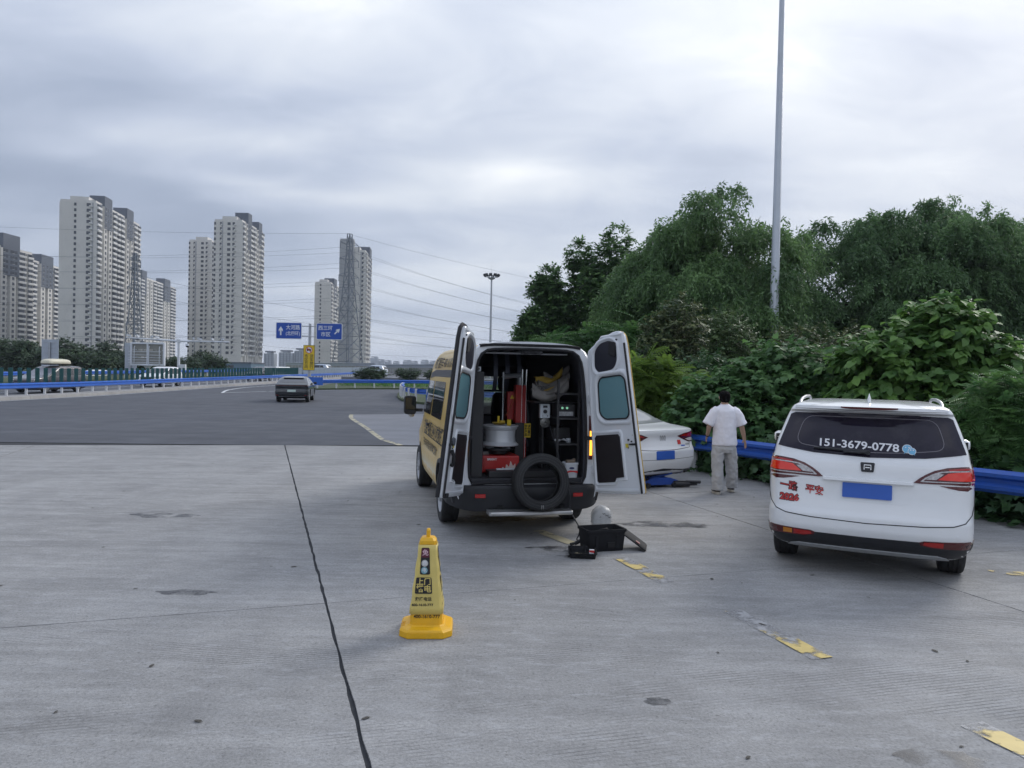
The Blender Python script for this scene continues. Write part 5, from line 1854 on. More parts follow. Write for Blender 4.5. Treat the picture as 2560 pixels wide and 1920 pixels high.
def resamp2(poly, n):
    P = [Vector(p) for p in poly]
    L_ = [0]
    for a, b in zip(P, P[1:]):
        L_.append(L_[-1] + (b - a).length)
    o = []
    for i in range(n):
        s = L_[-1] * i / (n - 1)
        j = min(max(0, int(np.searchsorted(L_, s)) - 1), len(P) - 2)
        o.append(P[j].lerp(P[j + 1], (s - L_[j]) / (L_[j + 1] - L_[j])))
    return o


VR = smooth_path([(x, z, 0) for x, z in VP], 0.05)
VR = resamp2([(p.x, p.y) for p in VR], 34)
Y_ST = [0.0, .03, .08, .16, .35, .7, 1.0, 1.4, 1.9, 2.4, 2.9, 3.2, 3.45, 3.7, 3.95, 4.15, 4.35, 4.6, 4.8, 4.92, 4.97]
ZT = ([0, 2.4, 2.9, 3.2, 3.45, 3.7, 3.95, 4.15, 4.35, 4.6, 4.8, 4.92, 4.97], [2.275, 2.278, 2.27, 2.22, 2.08, 1.84, 1.60, 1.40, 1.20, 1.13, 1.05, .95, .80])
XI = ([0, .03, .08, .16, .35, 3.2, 3.9, 4.5, 4.8, 4.92, 4.97], [.060, .030, .012, .003, 0, 0, .02, .06, .13, .20, .28])


def van_pt(i, y, s=1.0, inset=0.0):
    x, z = VR[i]
    zt = pchip(*ZT, y)
    if y < .56 and z < .5:
        z = .5 - (.5 - z) * .45
    zb = .90
    if z > zb and zt < 2.28:
        z = zb + (z - zb) * (zt - zb) / (2.275 - zb) if zt > zb else z * zt / 2.275
    xi = pchip(*XI, y)
    x = max(0.0, x - xi * min(1.0, x / .5))
    if y > 3.2:                        # a wider, squarer top as the roof turns into the windscreen
        x += (1 - x / .9) * 0.0
    return Vector((s * x, y, z))


rings = []
for y in Y_ST:
    half = [van_pt(i, y) for i in range(len(VR))]
    rings.append(half + [Vector((-p.x, p.y, p.z)) for p in reversed(half[:-1])])
mb = MB()
mb.loft(rings)
vb_ = mb.build('body', [M_vanyel, M_vanwhite, M_lining, M_well, M_plastic], van, smooth=35)
# colour the wrap: white rear corner, white roof crown
for p in vb_.data.polygons:
    c = p.center
    if c.z < .60 and c.y < .58:
        p.material_index = 4
    elif c.y < 0.05 or (c.z > 2.22 and p.normal.z > .8 and c.y < 3.2):
        p.material_index = 1
OP = resamp2([(p.x, p.y) for p in smooth_path([(.655, .62, 0), (.69, .70, 0), (.70, .95, 0), (.69, 1.25, 0), (.67, 1.6, 0), (.64, 1.9, 0), (.605, 2.07, 0), (.54, 2.15, 0), (.42, 2.18, 0), (0, 2.19, 0)], .05)], 26)


def cav(y, grow):
    q = []
    for p in OP:
        zz = p.y + grow * (0.5 if p.y > 1.9 else 0) - (0.0)
        xx = p.x + grow * min(1, p.x / .4)
        q.append(Vector((xx, y, zz)))
    return q + [Vector((-p.x, p.y, p.z)) for p in reversed(q[:-1])]


mb = MB()
mb.loft([cav(y, g) for y, g in ((-.3, 0), (.05, 0), (.10, 0), (.11, .075), (.14, .09), (2.9, .09), (3.0, .06))])
c1 = mb.build('cutter', M_lining)
cut = [c1]
# cab space reaching the windscreen
mb = MB()
mb.loft([[Vector((x, y, z)) for x, z in ((-.74, .75), (.74, .75), (.74, 1.2), (.62, zt), (-.62, zt), (-.74, 1.2))] for y, zt in ((2.95, 2.02), (3.2, 1.98), (3.62, 1.72), (4.0, 1.38))])
cut.append(mb.build('cutter', M_lining))
# windscreen opening
mb = MB()
mb.loft([[Vector((x, y + dy, z + dz)) for x, y, z in ((-.60, 4.10, 1.33), (.60, 4.10, 1.33), (.46, 3.46, 1.90), (-.46, 3.46, 1.90))] for dy, dz in ((-.28, -.32), (.3, .34))])
cut.append(mb.build('cutter', M_seal))
for y in (1.0, 3.95):
    for s in (-1, 1):
        mb = MB(); mb.cyl((s * .60, y, .345), (s * 1.3, y, .345), .405, .405, 36); cut.append(mb.build('cutter', M_well))
bpy.context.view_layer.update()
for k in cut:
    k.matrix_world = van.matrix_world.copy()
bpy.context.view_layer.update()
apply_cut(vb_, cut)
for y in (1.0, 3.95):
    for s in (-1, 1):
        wheel(van, (s * .80, y, .345), .345, .225, s, 'steel', .225)
mb = MB(); mb.loft([[Vector((x, y, z)) for x, y, z in ((-.61, 4.11, 1.32), (.61, 4.11, 1.32), (.47, 3.47, 1.91), (-.47, 3.47, 1.91))], [Vector((x, y + .012, z + .012)) for x, y, z in ((-.61, 4.11, 1.32), (.61, 4.11, 1.32), (.47, 3.47, 1.91), (-.47, 3.47, 1.91))]])
wsm = mat('windscreen_glass', (0.75, 0.85, 0.80), 0.02, trans=0.0, alpha=0.25)
mb.build('windscreen', wsm, van)


def van_side(s):
    """(y, z) -> point on the flank, by walking the profile"""
    zs_ = [p.y for p in VR]
    xs_ = [p.x for p in VR]

    def f(y, z):
        yy = abs(y)
        x = float(np.interp(z, zs_, xs_)) - pchip(*XI, yy)
        return Vector((s * x, yy, z))
    return f


LFT = van_side(-1)
RGT = van_side(1)
for s in (-1, 1):
    f = van_side(s)
    sg_ = (lambda a, b, f=f: f(a, b))

    def vpanel(name, poly, m_, off=.004, thick=.012, step=.12, parent=van, s=s, f=f):
        mb = MB()
        panel(mb, poly if s > 0 else [(-y, z) for y, z in reversed(poly)], f, off, thick, step)
        return mb.build(name, m_, parent, smooth=40)
    w1 = vpanel('side_window', rounded([(1.25, 1.27), (2.42, 1.27), (2.42, 1.77), (1.25, 1.77)], .05), M_sideglass)
    w2 = vpanel('side_window', rounded([(2.50, 1.27), (3.68, 1.27), (3.50, 1.48), (3.20, 1.77), (2.50, 1.77)], .05), M_sideglass)
    vpanel('roof_stripe', [(.06, 1.835), (2.6, 1.835), (3.1, 1.805), (3.1, 1.885), (2.6, 1.93), (.06, 1.93)], M_blackfilm, .004, .004)
    zig = [(.55, .37), (3.5, .37), (3.5, .52)]
    n = 17
    for k in range(n):
        y = 3.5 - (3.5 - 1.45) * (k + .5) / n
        zig += [(y + .05, .53), (y, .53 + (.16 if k % 2 else .11)), (y - .05, .53)]
    zig += [(1.42, .52)]
    zig = [(1.44, .37)] + [q for q in zig[1:] if q[0] >= 1.42]
    vpanel('cream_lower_trim', zig, M_vanpale, .003, .003, .2)
    vpanel('text_rule', [(.9, .965), (3.05, .965), (3.05, .978), (.9, .978)], M_black, .004, .003, .3)
    vpanel('door_handle', [(2.54, 1.10), (2.72, 1.10), (2.72, 1.14), (2.54, 1.14)], M_plastic, .025, .03)
    mb = MB()
    for ln in ([(2.46, .40), (2.46, 1.22)], [(1.22, .62), (1.22, 1.75)], [(3.52, .55), (3.62, 1.0), (3.70, 1.22)], [(.10, 1.16), (2.46, 1.16)]):
        seam(mb, [(a if s > 0 else -a, b) for a, b in ln], f, .006, .0015, .1)
    mb.build('door_seam', M_seam, van, recalc=False)
    # wheel arch flares
    mb = MB()
    for y0 in (1.0,):
        rr_ = []
        for a in np.linspace(R(-8), R(188), 22):
            y, z = y0 + .43 * math.cos(a), .345 + .43 * math.sin(a)
            p = f(y, max(z, .32))
            rr_.append([Vector((p.x + s * .0, y0 + .402 * math.cos(a), .345 + .402 * math.sin(a))), Vector((p.x + s * .022, y0 + .41 * math.cos(a), .345 + .41 * math.sin(a))), Vector((p.x + s * .02, y0 + .455 * math.cos(a), .345 + .455 * math.sin(a))), Vector((p.x - s * .01, y0 + .47 * math.cos(a), .345 + .47 * math.sin(a)))])
        mb.loft(rr_)
    mb.build('arch_flare', M_plastic, van, smooth=40)
    # door mirror
    mm = bpy.data.objects.new('door_mirror', None); C.objects.link(mm); mm.parent = van
    mb = MB(); mb.loft([[Vector((s * (1.085 + x), y, 1.36 + z)) for x, z in rrect(.19, .30, .05, 4)] for y in (3.60, 3.64, 3.70, 3.74)]); mb.build('mirror_housing', M_plastic, mm, bevel=.012)
    mb = MB(); mb.box((s * 1.085, 3.594, 1.385), (.155, .008, .19)); mb.build('mirror_glass', M_sideglass, mm)
    mb = MB(); mb.box((s * .95, 3.67, 1.28), (.14, .06, .05)); mb.build('mirror_arm', M_plastic, mm)
    mb = MB(); mb.lathe([(.05, 0), (.045, -.03), (.02, -.045), (0, -.046)], 12, Matrix.Translation((s * 1.06, 3.67, 1.21))); mb.build('repeater_lamp', M_clearlens, mm, smooth=50)
# left flank lettering (reads from front to rear)
def lft(cy, cz, off=.008):
    return lambda x, y: LFT(cy - x, cz + y) + Vector((-off, 0, 0))


def rgt(cy, cz, off=.008):
    return lambda x, y: RGT(cy + x, cz + y) + Vector((off, 0, 0))


for fm in (lft, rgt):
    text_on('lettering', '轮胎·电瓶·24小时救援', 0.22, M_black, van, fm(1.98, 1.065), .015, width=2.25)
    text_on('lettering', '开车有问题 兔师傅来帮忙', 0.14, M_black, van, fm(2.18, .83), .012, width=1.75)
    text_on('lettering', '救援服务车 400-1610-777', 0.17, M_black, van, fm(1.75, 2.02), .014, width=2.1)
mb = MB()
q = [(3.35 + .075 * math.cos(a), 1.08 + .13 * math.sin(a)) for a in np.linspace(0, 2 * math.pi, 19)]
seam(mb, [(-a, b) for a, b in q], LFT, .014, .004, .05); seam(mb, [(-3.35, .95), (-3.35, 1.21)], LFT, .014, .004, .05)
mb.build('round_emblem', mat('grey_decal', (.16, .15, .13), .5), van, recalc=False)
# rear corner strips and lamps
for s in (-1, 1):
    f = van_side(s)
    mb = MB()
    mb.loft([[Vector((s * .728, .006, z)), Vector((s * .732, -.018, z)), Vector((s * .775, -.020, z)), Vector((s * .785, .006, z))] for z in np.linspace(.90, 1.42, 8)])
    tl = mb.build('tail_lamp', M_darkred, van, smooth=50)
    mb = MB()
    mb.loft([[Vector((s * .737, -.016, z)), Vector((s * .740, -.030, z)), Vector((s * .766, -.031, z)), Vector((s * .771, -.016, z))] for z in np.linspace(.95, 1.24, 6)])
    mb.build('indicator_lens', M_amberlit, tl, smooth=50)
    mb = MB()
    mb.loft([[Vector((s * (f(.1, z).x * s - .005 - (.02 if z > 2 else 0)), .085, z)), Vector((s * (f(.1, z).x * s + .012 - (.02 if z > 2 else 0)), .11, z)), Vector((s * (f(.1, z).x * s + .008 - (.02 if z > 2 else 0)), .15, z))] for z in np.linspace(1.60, 2.10, 8)])
    mb.build('yellow_corner_strip', M_vanyel2, van, smooth=50)
    for z in (.78, 1.62):
        mb = MB(); mb.cyl((s * (.865 - .0722 * (z - .5)), -.04, z - .05), (s * (.865 - .0722 * (z - .5)), -.04, z + .05), .018, n=8); mb.box((s * (.83 - .0722 * (z - .5)), -.012, z), (.08, .03, .08)); mb.build('door_hinge', M_vanwhite, van, smooth=40)
# seal round the opening
mb = MB()
loop = [Vector((p.x * 1.004, -.008, p.y)) for p in OP]
loop = loop + [Vector((-p.x, p.y, p.z)) for p in reversed(loop[:-1])]
mb.tube([Vector((0, -.008, .64))] + [Vector((.5, -.008, .632))] + loop + [Vector((-.5, -.008, .632))], .016, 8, closed=True)
mb.build('door_seal', M_seal, van, smooth=50)
mb = MB(); mb.loft([[Vector((x, -.02, z_)), Vector((x, -.03, z_ + .03)), Vector((x, .06, z_ + .04)), Vector((x, .06, z_))] for x, z_ in [(x, 2.215 - .25 * max(0, abs(x) - .42) ** 1.5) for x in np.linspace(-.60, .60, 15)]]); mb.build('roof_edge_trim', M_seal, van, smooth=40)
mb = MB(); mb.box((.02, .03, 2.155), (.26, .05, .045)); mb.box((-.05, .0, 2.15), (.06, .03, .03)); mb.box((.09, .0, 2.15), (.06, .03, .03)); mb.build('latch_plate', M_seal, van, bevel=.005)
mb = MB(); mb.box((0, .2, 2.14), (1.0, .05, .018)); mb.build('roof_light_bar', mat('pale_grey_plastic', (.35, .36, .39), .5), van, bevel=.004)
# floor, bumper, step
mb = MB(); mb.box((0, 1.52, .64), (1.36, 2.94, .07)); mb.build('cargo_floor', M_floor, van, bevel=.01)
BR = lambda x: -.10 + .22 * (abs(x) / .9) ** 9
mb = MB()
rings = []
for x in [.925 * math.sin(k * R(90) / 18) for k in range(-18, 19)]:
    y = BR(x)
    lo = .315 + .05 * max(0, (abs(x) - .6) / .3) ** 2
    rings.append([Vector((x, y + .16, .615)), Vector((x, y + .03, .61)), Vector((x, y + .004, .585)), Vector((x, y, .53)), Vector((x, y + .012, .46)), Vector((x, y + .05, lo)), Vector((x, y + .34, lo)), Vector((x, y + .34, .60))])
mb.loft(rings)
bm_ = mb.build('rear_bumper', M_plastic, van, smooth=40)
for s in (-1, 1):
    mb = MB(); mb.loft([[Vector((x, BR(x) - .004, .475)), Vector((x, BR(x) - .012, .48)), Vector((x, BR(x) - .012, .515)), Vector((x, BR(x) - .004, .52))] for x in np.linspace(s * .52, s * .64, 4)]); mb.build('bumper_reflector', M_redlens, bm_, smooth=30)
    # side return of the bumper to the wheel arch
    f = van_side(s)
    mb = MB(); mb.loft([[f(y, z) + Vector((s * .012, 0, 0)) for z in (.40, .46, .53, .60)] + [f(y, z) - Vector((s * .03, 0, 0)) for z in (.60, .40)] for y in np.linspace(.06, .58, 6)]); mb.build('bumper_return', M_plastic, bm_, smooth=40)
mb = MB(); mb.loft([[Vector((x, BR(0) + dy + (.02 if e_ else 0), z)) for dy, z in ((-.16, .295), (-.17, .31), (-.17, .33), (-.16, .342), (0.02, .342), (0.02, .295))] for x, e_ in ((-.50, 1), (-.48, 0), (.46, 0), (.48, 1))]); st_ = mb.build('step_bar', mat('worn_aluminium', (.50, .50, .50), .32, metal=.7, var=.12, vscale=6, dirt=(.2, .2, .2), dscale=7, damt=.5), van, bevel=.006)
for x in (-.34, .40):
    mb = MB(); mb.box((x, .06, .36), (.05, .3, .05)); mb.build('step_bracket', M_well, van)
# door check straps
for s in (-1, 1):
    mb = MB(); mb.box((s * .76, -.03, 1.155), (.17, .06, .045)); mb.box((s * .84, -.075, 1.155), (.05, .03, .06)); mb.build('check_strap', M_seal, van, bevel=.006)
# cab seats seen through the load space
M_seat = mat('seat_fabric', (.025, .026, .03), .8, var=.2)
for s in (-1, 1):
    st2 = bpy.data.objects.new('cab_seat', None); C.objects.link(st2); st2.parent = van
    mb = MB(); mb.loft([[Vector((s * .36 + x, 3.02 + dy, z)) for x, dy in rrect(w, .14, .05, 3)] for z, w in ((1.0, .46), (1.35, .48), (1.56, .42), (1.60, .34))]); mb.build('backrest', M_seat, st2, smooth=40)
    mb = MB(); mb.loft([[Vector((s * .36 + x, 3.02 + dy, z)) for x, dy in rrect(w, .10, .04, 3)] for z, w in ((1.63, .22), (1.68, .27), (1.82, .27), (1.87, .2))]); mb.cyl((s * .36 - .06, 3.02, 1.56), (s * .36 - .06, 3.02, 1.66), .01, n=6); mb.cyl((s * .36 + .06, 3.02, 1.56), (s * .36 + .06, 3.02, 1.66), .01, n=6); mb.build('headrest', M_seat, st2, smooth=40)
mb = MB(); mb.cyl((-.66, 2.9, 1.63), (.66, 2.9, 1.63), .015, n=8); mb.cyl((-.66, 2.9, 1.25), (.66, 2.9, 1.25), .015, n=8); mb.build('bulkhead_rail', M_plastic, van, smooth=50)


# ------------------------------------------------------------------ rear doors: built shut, then swung about the inclined hinge line
HB, HT = Vector((.765, -.035, .50)), Vector((.615, -.035, 2.30))
DOUT = [(.025, .505), (.70, .505), (.757, .56), (.74, .80), (.715, 1.10), (.69, 1.40), (.665, 1.70), (.642, 1.98), (.630, 2.12), (.60, 2.185), (.45, 2.265), (.20, 2.345), (.10, 2.345), (.04, 2.29), (.025, 2.18)]


def edge_x(z):
    pts = DOUT[1:10]
    return float(np.interp(z, [p[1] for p in pts], [p[0] for p in pts]))


def uz(u, z):
    """u=0 at the hinge edge, 1 at the free edge"""
    e_ = edge_x(z)
    return (e_ + (.025 - e_) * u, z)


def make_door(s, ang, open_label):
    d = bpy.data.objects.new('rear_door', None)
    C.objects.link(d)
    d.parent = van
    fx = (lambda p: p) if s > 0 else (lambda p: [(-x, z) for x, z in reversed(p)])
    PL = Matrix(((1, 0, 0, 0), (0, 0, -1, 0), (0, 1, 0, 0), (0, 0, 0, 1)))      # polygon (x, z), depth along -y
    out_ = rounded(DOUT, [.03, .03, .05, .1, .2, .2, .2, .15, .05, .02, .1, .1, .05, .05, .05], 3)
    win_ = rounded([uz(.25, 1.44), uz(.36, 1.37), uz(.86, 1.36), uz(.92, 1.42), uz(.90, 1.80), uz(.82, 1.85), uz(.33, 1.85), uz(.26, 1.79)], .05, 4)
    up_ = rounded([uz(.20, 1.97), uz(.30, 1.91), uz(.66, 1.93), uz(.76, 2.02), uz(.76, 2.20), uz(.62, 2.26), uz(.34, 2.24), uz(.20, 2.16)], .06, 4)
    low_ = [uz(.09, .655), uz(.09, 1.16), uz(.13, 1.19), uz(.62, 1.19), uz(.65, 1.16), uz(.66, .70), uz(.50, .69), uz(.46, .645), uz(.12, .635)]
    # outer skin and inner pan with stamped recesses: rings sunk around the openings
    mb = MB(); mb.prism(fx(out_), PL, .052, .060); sk = mb.build('outer_skin', M_vanyel, d, smooth=30)
    mb = MB(); mb.prism(fx(out_), PL, .0, .0515); pan = mb.build('inner_pan', M_vanwhite, d, smooth=30, bevel=.012)

    def inset(poly, k):
        cx_ = sum(p[0] for p in poly) / len(poly); cz_ = sum(p[1] for p in poly) / len(poly)
        xs_ = [p[0] for p in poly]; zs_ = [p[1] for p in poly]
        wx, wz = (max(xs_) - min(xs_)) / 2, (max(zs_) - min(zs_)) / 2
        return [(cx_ + (x - cx_) * (wx + k) / wx, cz_ + (z - cz_) * (wz + k) / wz) for x, z in poly]

    def frame(poly, k0, k1, h, nm, m_):
        """raised rounded rim around a recess on the inner face"""
        a, b, c, e_ = (fx(inset(poly, k)) for k in (k0, k0 + (k1 - k0) * .3, k0 + (k1 - k0) * .7, k1))
        mb = MB()
        mb.loft([[Vector((x, hh, z)) for x, z in q] for q, hh in ((a, -.002), (b, h), (c, h), (e_, -.002))], cap=False)
        return mb.build(nm, m_, pan, smooth=60)
    frame(win_, .012, .075, .022, 'stamped_rim', M_vanwhite)
    frame(up_, .006, .06, .020, 'stamped_rim', M_vanwhite)
    frame(low_, .010, .05, .014, 'stamped_rim', M_vanwhite)
    # broad stamped frame near the door edge
    frame([uz(.06, .56), uz(.94, .56), uz(.94, 2.30), uz(.40, 2.30), uz(.12, 2.1), uz(.06, 1.7)], -.01, .03, .016, 'edge_fold', M_vanwhite)
    mb = MB(); mb.prism(fx(win_), PL, -.006, .0); g = mb.build('window', M_teal, d)
    mb = MB(); mb.tube([Vector((x, .008, z)) for x, z in fx(win_)], .009, 6, closed=True); mb.build('window_seal', M_seal, g, smooth=50)
    mb = MB(); mb.prism(fx(win_), PL, .060, .064); mb.build('outer_window', M_sideglass, sk)
    mb = MB(); mb.prism(fx(up_), PL, -.006, .0); mb.build('upper_panel', M_blackfilm, d)
    mb = MB(); mb.prism(fx(rounded([uz(.60, 2.10), uz(.74, 2.06), uz(.80, 2.22), uz(.62, 2.25)], .01, 2)), PL, -.03, -.004); mb.build('upper_latch', M_seal, d, bevel=.006)
    mb = MB(); mb.prism(fx(low_), PL, -.008, .0); lp_ = mb.build('trim_panel', mat('brown_black_panel', (.018, .015, .017), .45, var=.2, vscale=5), d)
    for u, z in ((.11, .68), (.11, 1.14), (.40, 1.175), (.62, 1.14), (.62, .73), (.36, .665)):
        x, zz = uz(u, z)
        mb = MB(); mb.cyl((s * x, .008, zz), (s * x, .012, zz), .008, n=8); mb.build('trim_clip', M_plastic, lp_)
    for u, z, r_ in ((.84, 1.12, .010), (.90, 1.10, .008), (.95, 1.17, .010), (.82, 1.03, .006), (.80, 2.25, .012), (.86, 1.07, .006)):
        x, zz = uz(u, z)
        mb = MB(); mb.cyl((s * x, .004, zz), (s * x, .0035 + .012, zz), r_, n=10); mb.build('hole_plug', M_seal, d)
    for u, z, w, h, m_ in ((.80, 1.055, .04, .045, mat('yellow_label', (.6, .5, .05), .5)), (.80, 1.13, .03, .05, M_decal)):
        x, zz = uz(u, z)
        mb = MB(); mb.box((s * x, .014, zz), (w, .002, h)); mb.build('maker_label', m_, d)
    x, zz = uz(.92, 1.065)
    mb = MB(); mb.prism(fx([(x - .05, zz - .012), (x + .05, zz - .002), (x + .05, zz + .012), (x - .05, zz + .014)]), PL, -.02, -.002); mb.build('pull_handle', M_seal, d)
    # rubber seal on the free edge and hinge arms, latch on the left door
    mb = MB(); mb.tube([Vector((s * .022, .02, z)) for z in np.linspace(.52, 2.20, 8)], .012, 6); mb.build('edge_seal', M_seal, d, smooth=50)
    if s < 0:
        mb = MB(); mb.tube([Vector((-x, -.045, z)) for x, z in [(.012, .51), (.012, 1.4), (.014, 2.2), (.04, 2.31), (.11, 2.36), (.20, 2.36), (.45, 2.28)]], .022, 6); mb.build('lap_seal', M_seal, d, smooth=50)
        x, zz = uz(.80, 1.10)
        mb = MB(); mb.cyl((-x, 0, zz), (-x, .02, zz), .05, .045, 8); mb.build('bolt_cover', mat('grey_rubber', (.09, .10, .12), .6), d)
        x, zz = uz(.82, .92)
        mb = MB(); mb.tube([(-x - .02, .01, zz - .08), (-x - .02, .03, zz - .05), (-x + .005, .035, zz + .03), (-x + .03, .012, zz + .09)], .022, 8); mb.build('bolt_lever', M_seal, d, smooth=50)
        mb = MB(); mb.box((-.12, .01, .53), (.10, .04, .05)); mb.build('floor_catch', M_seal, d, bevel=.006)
    # swing
    hb, ht = Vector((s * HB.x, HB.y, HB.z)), Vector((s * HT.x, HT.y, HT.z))
    ax = (ht - hb).normalized()
    d.matrix_local = Matrix.Translation(hb + Vector((.062 if s > 0 else -.05, -.02, 0))) @ Matrix.Rotation(R(ang) * s, 4, ax) @ Matrix.Translation(-hb)
    return d


make_door(1, 118, '')
make_door(-1, 116, '')
# ------------------------------------------------------------------ what the van carries (positions in van coordinates)
VM = Matrix.Translation(van.location) @ Matrix.Rotation(R(12.5), 4, 'Z')


def vthing(name, label, cat, loc, rz=0.0, group=None):
    p = VM @ Vector(loc)
    return thing(name, label, cat, p, R(12.5) + rz, group)


M_mred = mat('machine_red', (0.42, 0.018, 0.016), 0.4, var=0.08, coat=0.2, dirt=(0.08, 0.02, 0.02), dscale=6, damt=0.4)
M_mdark = mat('machine_black', (0.02, 0.02, 0.023), 0.5, var=0.15)
M_silverpaint = mat('silver_rim_paint', (0.58, 0.60, 0.63), 0.32, metal=0.25, var=0.04)
FL = .676
# tyre changer: red base, turntable, column, arm
tcg = vthing('tyre_changer', 'red tyre changing machine inside the van, under the silver wheel rim', 'machine', (-.24, .62, FL))
mb = MB(); mb.box((-.02, .02, .125), (.48, .52, .20)); bs = mb.build('cabinet', M_mred, tcg, bevel=.012)
mb = MB(); mb.box((0, .02, .014), (.42, .48, .027)); mb.build('skid', M_mdark, tcg)
mb = MB(); mb.box((-.02, -.243, .125), (.40, .008, .165)); fp = mb.build('front_panel', M_mred, tcg, bevel=.003)
text_on('lettering', 'BRIGHT', .034, M_decal, fp, lambda x, y: Vector((-.12 + x, -.2495, .185 + y)), .03)
M_flame = mat('flame_decal', (.60, .50, .46), .5)
for k, q in enumerate(([(.04, .12), (.06, .19), (.09, .15), (.11, .23), (.14, .16), (.17, .20), (.17, .13), (.13, .115)], [(.00, .115), (.015, .16), (.035, .13), (.05, .115)])):
    mb = MB(); mb.prism(rounded(q[::-1], .015, 3), Matrix(((1, 0, 0, 0), (0, 0, -1, -.2475), (0, 1, 0, -.06), (0, 0, 0, 1))), 0, .0015); mb.build('flame_decal', M_flame if k == 0 else M_decal, fp)
mb = MB(); mb.lathe([(.0, .225), (.10, .225), (.12, .24), (.12, .27), (.20, .285), (.20, .305), (0, .305)], 24); mb.build('turntable', M_mdark, tcg, smooth=40)
for k in range(4):
    a = k * R(90) + .6
    mb = MB(); mb.box((.14 * math.cos(a), .14 * math.sin(a), .32), (.09, .04, .04), a); mb.build('clamp_jaw', M_galv, tcg)
mb = MB(); mb.box((.34, .30, .55), (.15, .15, 1.06)); mb.build('column', M_mred, tcg, bevel=.01)
mb = MB(); mb.box((.30, .22, .30), (.12, .2, .6)); mb.build('cylinder_guard', M_mdark, tcg, bevel=.01)
mb = MB(); mb.cyl((.34, .30, 1.08), (.34, .30, 1.22), .045, n=12); mb.tube([(.34, .30, 1.2), (.25, .2, 1.2), (.06, .03, 1.18)], .03, 8); mb.build('swing_arm', M_galv, tcg, smooth=50)
mb = MB(); mb.cyl((.06, .03, 1.24), (.06, .03, .62), .017, n=8); mb.build('mount_bar', M_chrome, tcg, smooth=40)
mb = MB(); mb.box((.05, .02, .615), (.07, .05, .05)); mb.build('mount_head', mat('yellow_tool_head', (.55, .38, .03), .5), tcg, bevel=.008)
yl = MB(); yl.box((.425, .215, .50), (.085, .004, .18)); yt = yl.build('warning_label', M_signyel, tcg)
text_on('lettering', '特\n种\n产\n品', .038, M_black, yt, lambda x, y: Vector((.405 + x, .2115, .50 + y)), .02, line=.95)
text_on('lettering', '请\n勿\n靠\n近', .038, M_black, yt, lambda x, y: Vector((.445 + x, .2115, .50 + y)), .02, line=.95)
# wheel rim on the turntable
rmt = vthing('wheel_rim', 'silver alloy wheel rim lying flat on the tyre changer', 'wheel rim', (-.22, .62, FL + .335))
mb = MB(); mb.lathe([(.225, .0), (.232, .005), (.232, .015), (.215, .03), (.195, .05), (.188, .12), (.195, .19), (.212, .205), (.217, .225), (.230, .235), (.230, .248), (.215, .25), (.20, .235), (.185, .20), (.18, .05), (.205, .015), (.215, .0)], 48, closed=True); mb.build('barrel', M_silverpaint, rmt, smooth=35)
for k in range(5):
    a = k * R(72) + .3
    mb = MB(); mb.prism([(.03, -.022), (.185, -.04), (.185, .04), (.03, .022)], Matrix.Rotation(a, 4, 'Z'), .19, .215); mb.build('spoke', M_silverpaint, rmt, bevel=.005)
mb = MB(); mb.cyl((0, 0, .17), (0, 0, .22), .06, .05, 18); mb.build('hub', M_silverpaint, rmt, smooth=40)
tls = vthing('bead_tool', 'yellow plastic bead tool lying on the wheel rim', 'tool', (-.24, .60, FL + .585))
mb = MB(); mb.lathe([(0, .0), (.06, .005), (.085, .03), (.08, .035), (.05, .012), (0, .01)], 20); mb.build('dish', mat('ochre_plastic', (.40, .27, .04), .5), tls, smooth=50)
mb = MB(); mb.box((.13, 0, .03), (.05, .02, .075)); mb.box((.0, .03, .06), (.025, .025, .10)); mb.build('tag', M_signyel, tls, bevel=.003)
# upper red control cabinet
rc_ = vthing('control_cabinet', 'red control cabinet with a yellow warning triangle in the van', 'cabinet', (.045, 1.02, FL))
mb = MB(); mb.box((0, .1, .46), (.05, .05, .92)); mb.build('stand', M_mdark, rc_)
mb = MB(); mb.box((0, 0, .81), (.21, .12, .36)); mb.build('case', M_mred, rc_, bevel=.008)
mb = MB(); mb.prism([(-.07, .90), (-.015, .90), (-.0425, .95)], XZ, .0605, .063); mb.build('warning_triangle', M_signyel, rc_)
mb = MB(); mb.prism(rrect(.045, .05, .003, 2, (.05, .92)), XZ, .0605, .063); mb.build('info_label', M_decal, rc_)
mb = MB(); mb.tube([(.06, -.07, .98), (-.02, -.08, .9), (-.08, -.07, .75), (-.12, -.05, .68)], .007, 6); mb.build('orange_cable', mat('orange_cable', (.5, .09, .04), .5), rc_, smooth=50)
# silver speed controller with a round lamp
ctl = vthing('speed_controller', 'silver control box with a black knob hanging at the middle of the van', 'control box', (.31, .48, FL))
mb = MB(); mb.cyl((0, .06, 0), (0, .06, 1.02), .018, n=8); mb.build('stand', M_mdark, ctl, smooth=40)
M_ctl = mat('pale_metal_box', (.50, .54, .58), .4, metal=.2, var=.05)
mb = MB(); mb.box((0, 0, .77), (.125, .07, .175)); mb.build('case', M_ctl, ctl, bevel=.005)
mb = MB(); mb.box((0, -.037, .825), (.055, .004, .028)); mb.build('display', M_blackfilm, ctl)
mb = MB(); mb.cyl((0, -.035, .765), (0, -.06, .765), .026, .022, 8); mb.build('knob', M_plastic, ctl)
for x in (-.03, .03):
    mb = MB(); mb.cyl((x, -.035, .712), (x, -.045, .712), .008, n=8); mb.build('toggle', M_chrome, ctl)
mb = MB(); mb.lathe([(0, -.02), (.05, -.015), (.062, 0), (.062, .03), (.02, .05)], 20, Matrix.Translation((0, -.01, .625)) @ Matrix.Rotation(R(90), 4, 'X')); mb.build('work_lamp', mat('lamp_glass', (.14, .14, .13), .15, metal=.3), ctl, smooth=50)
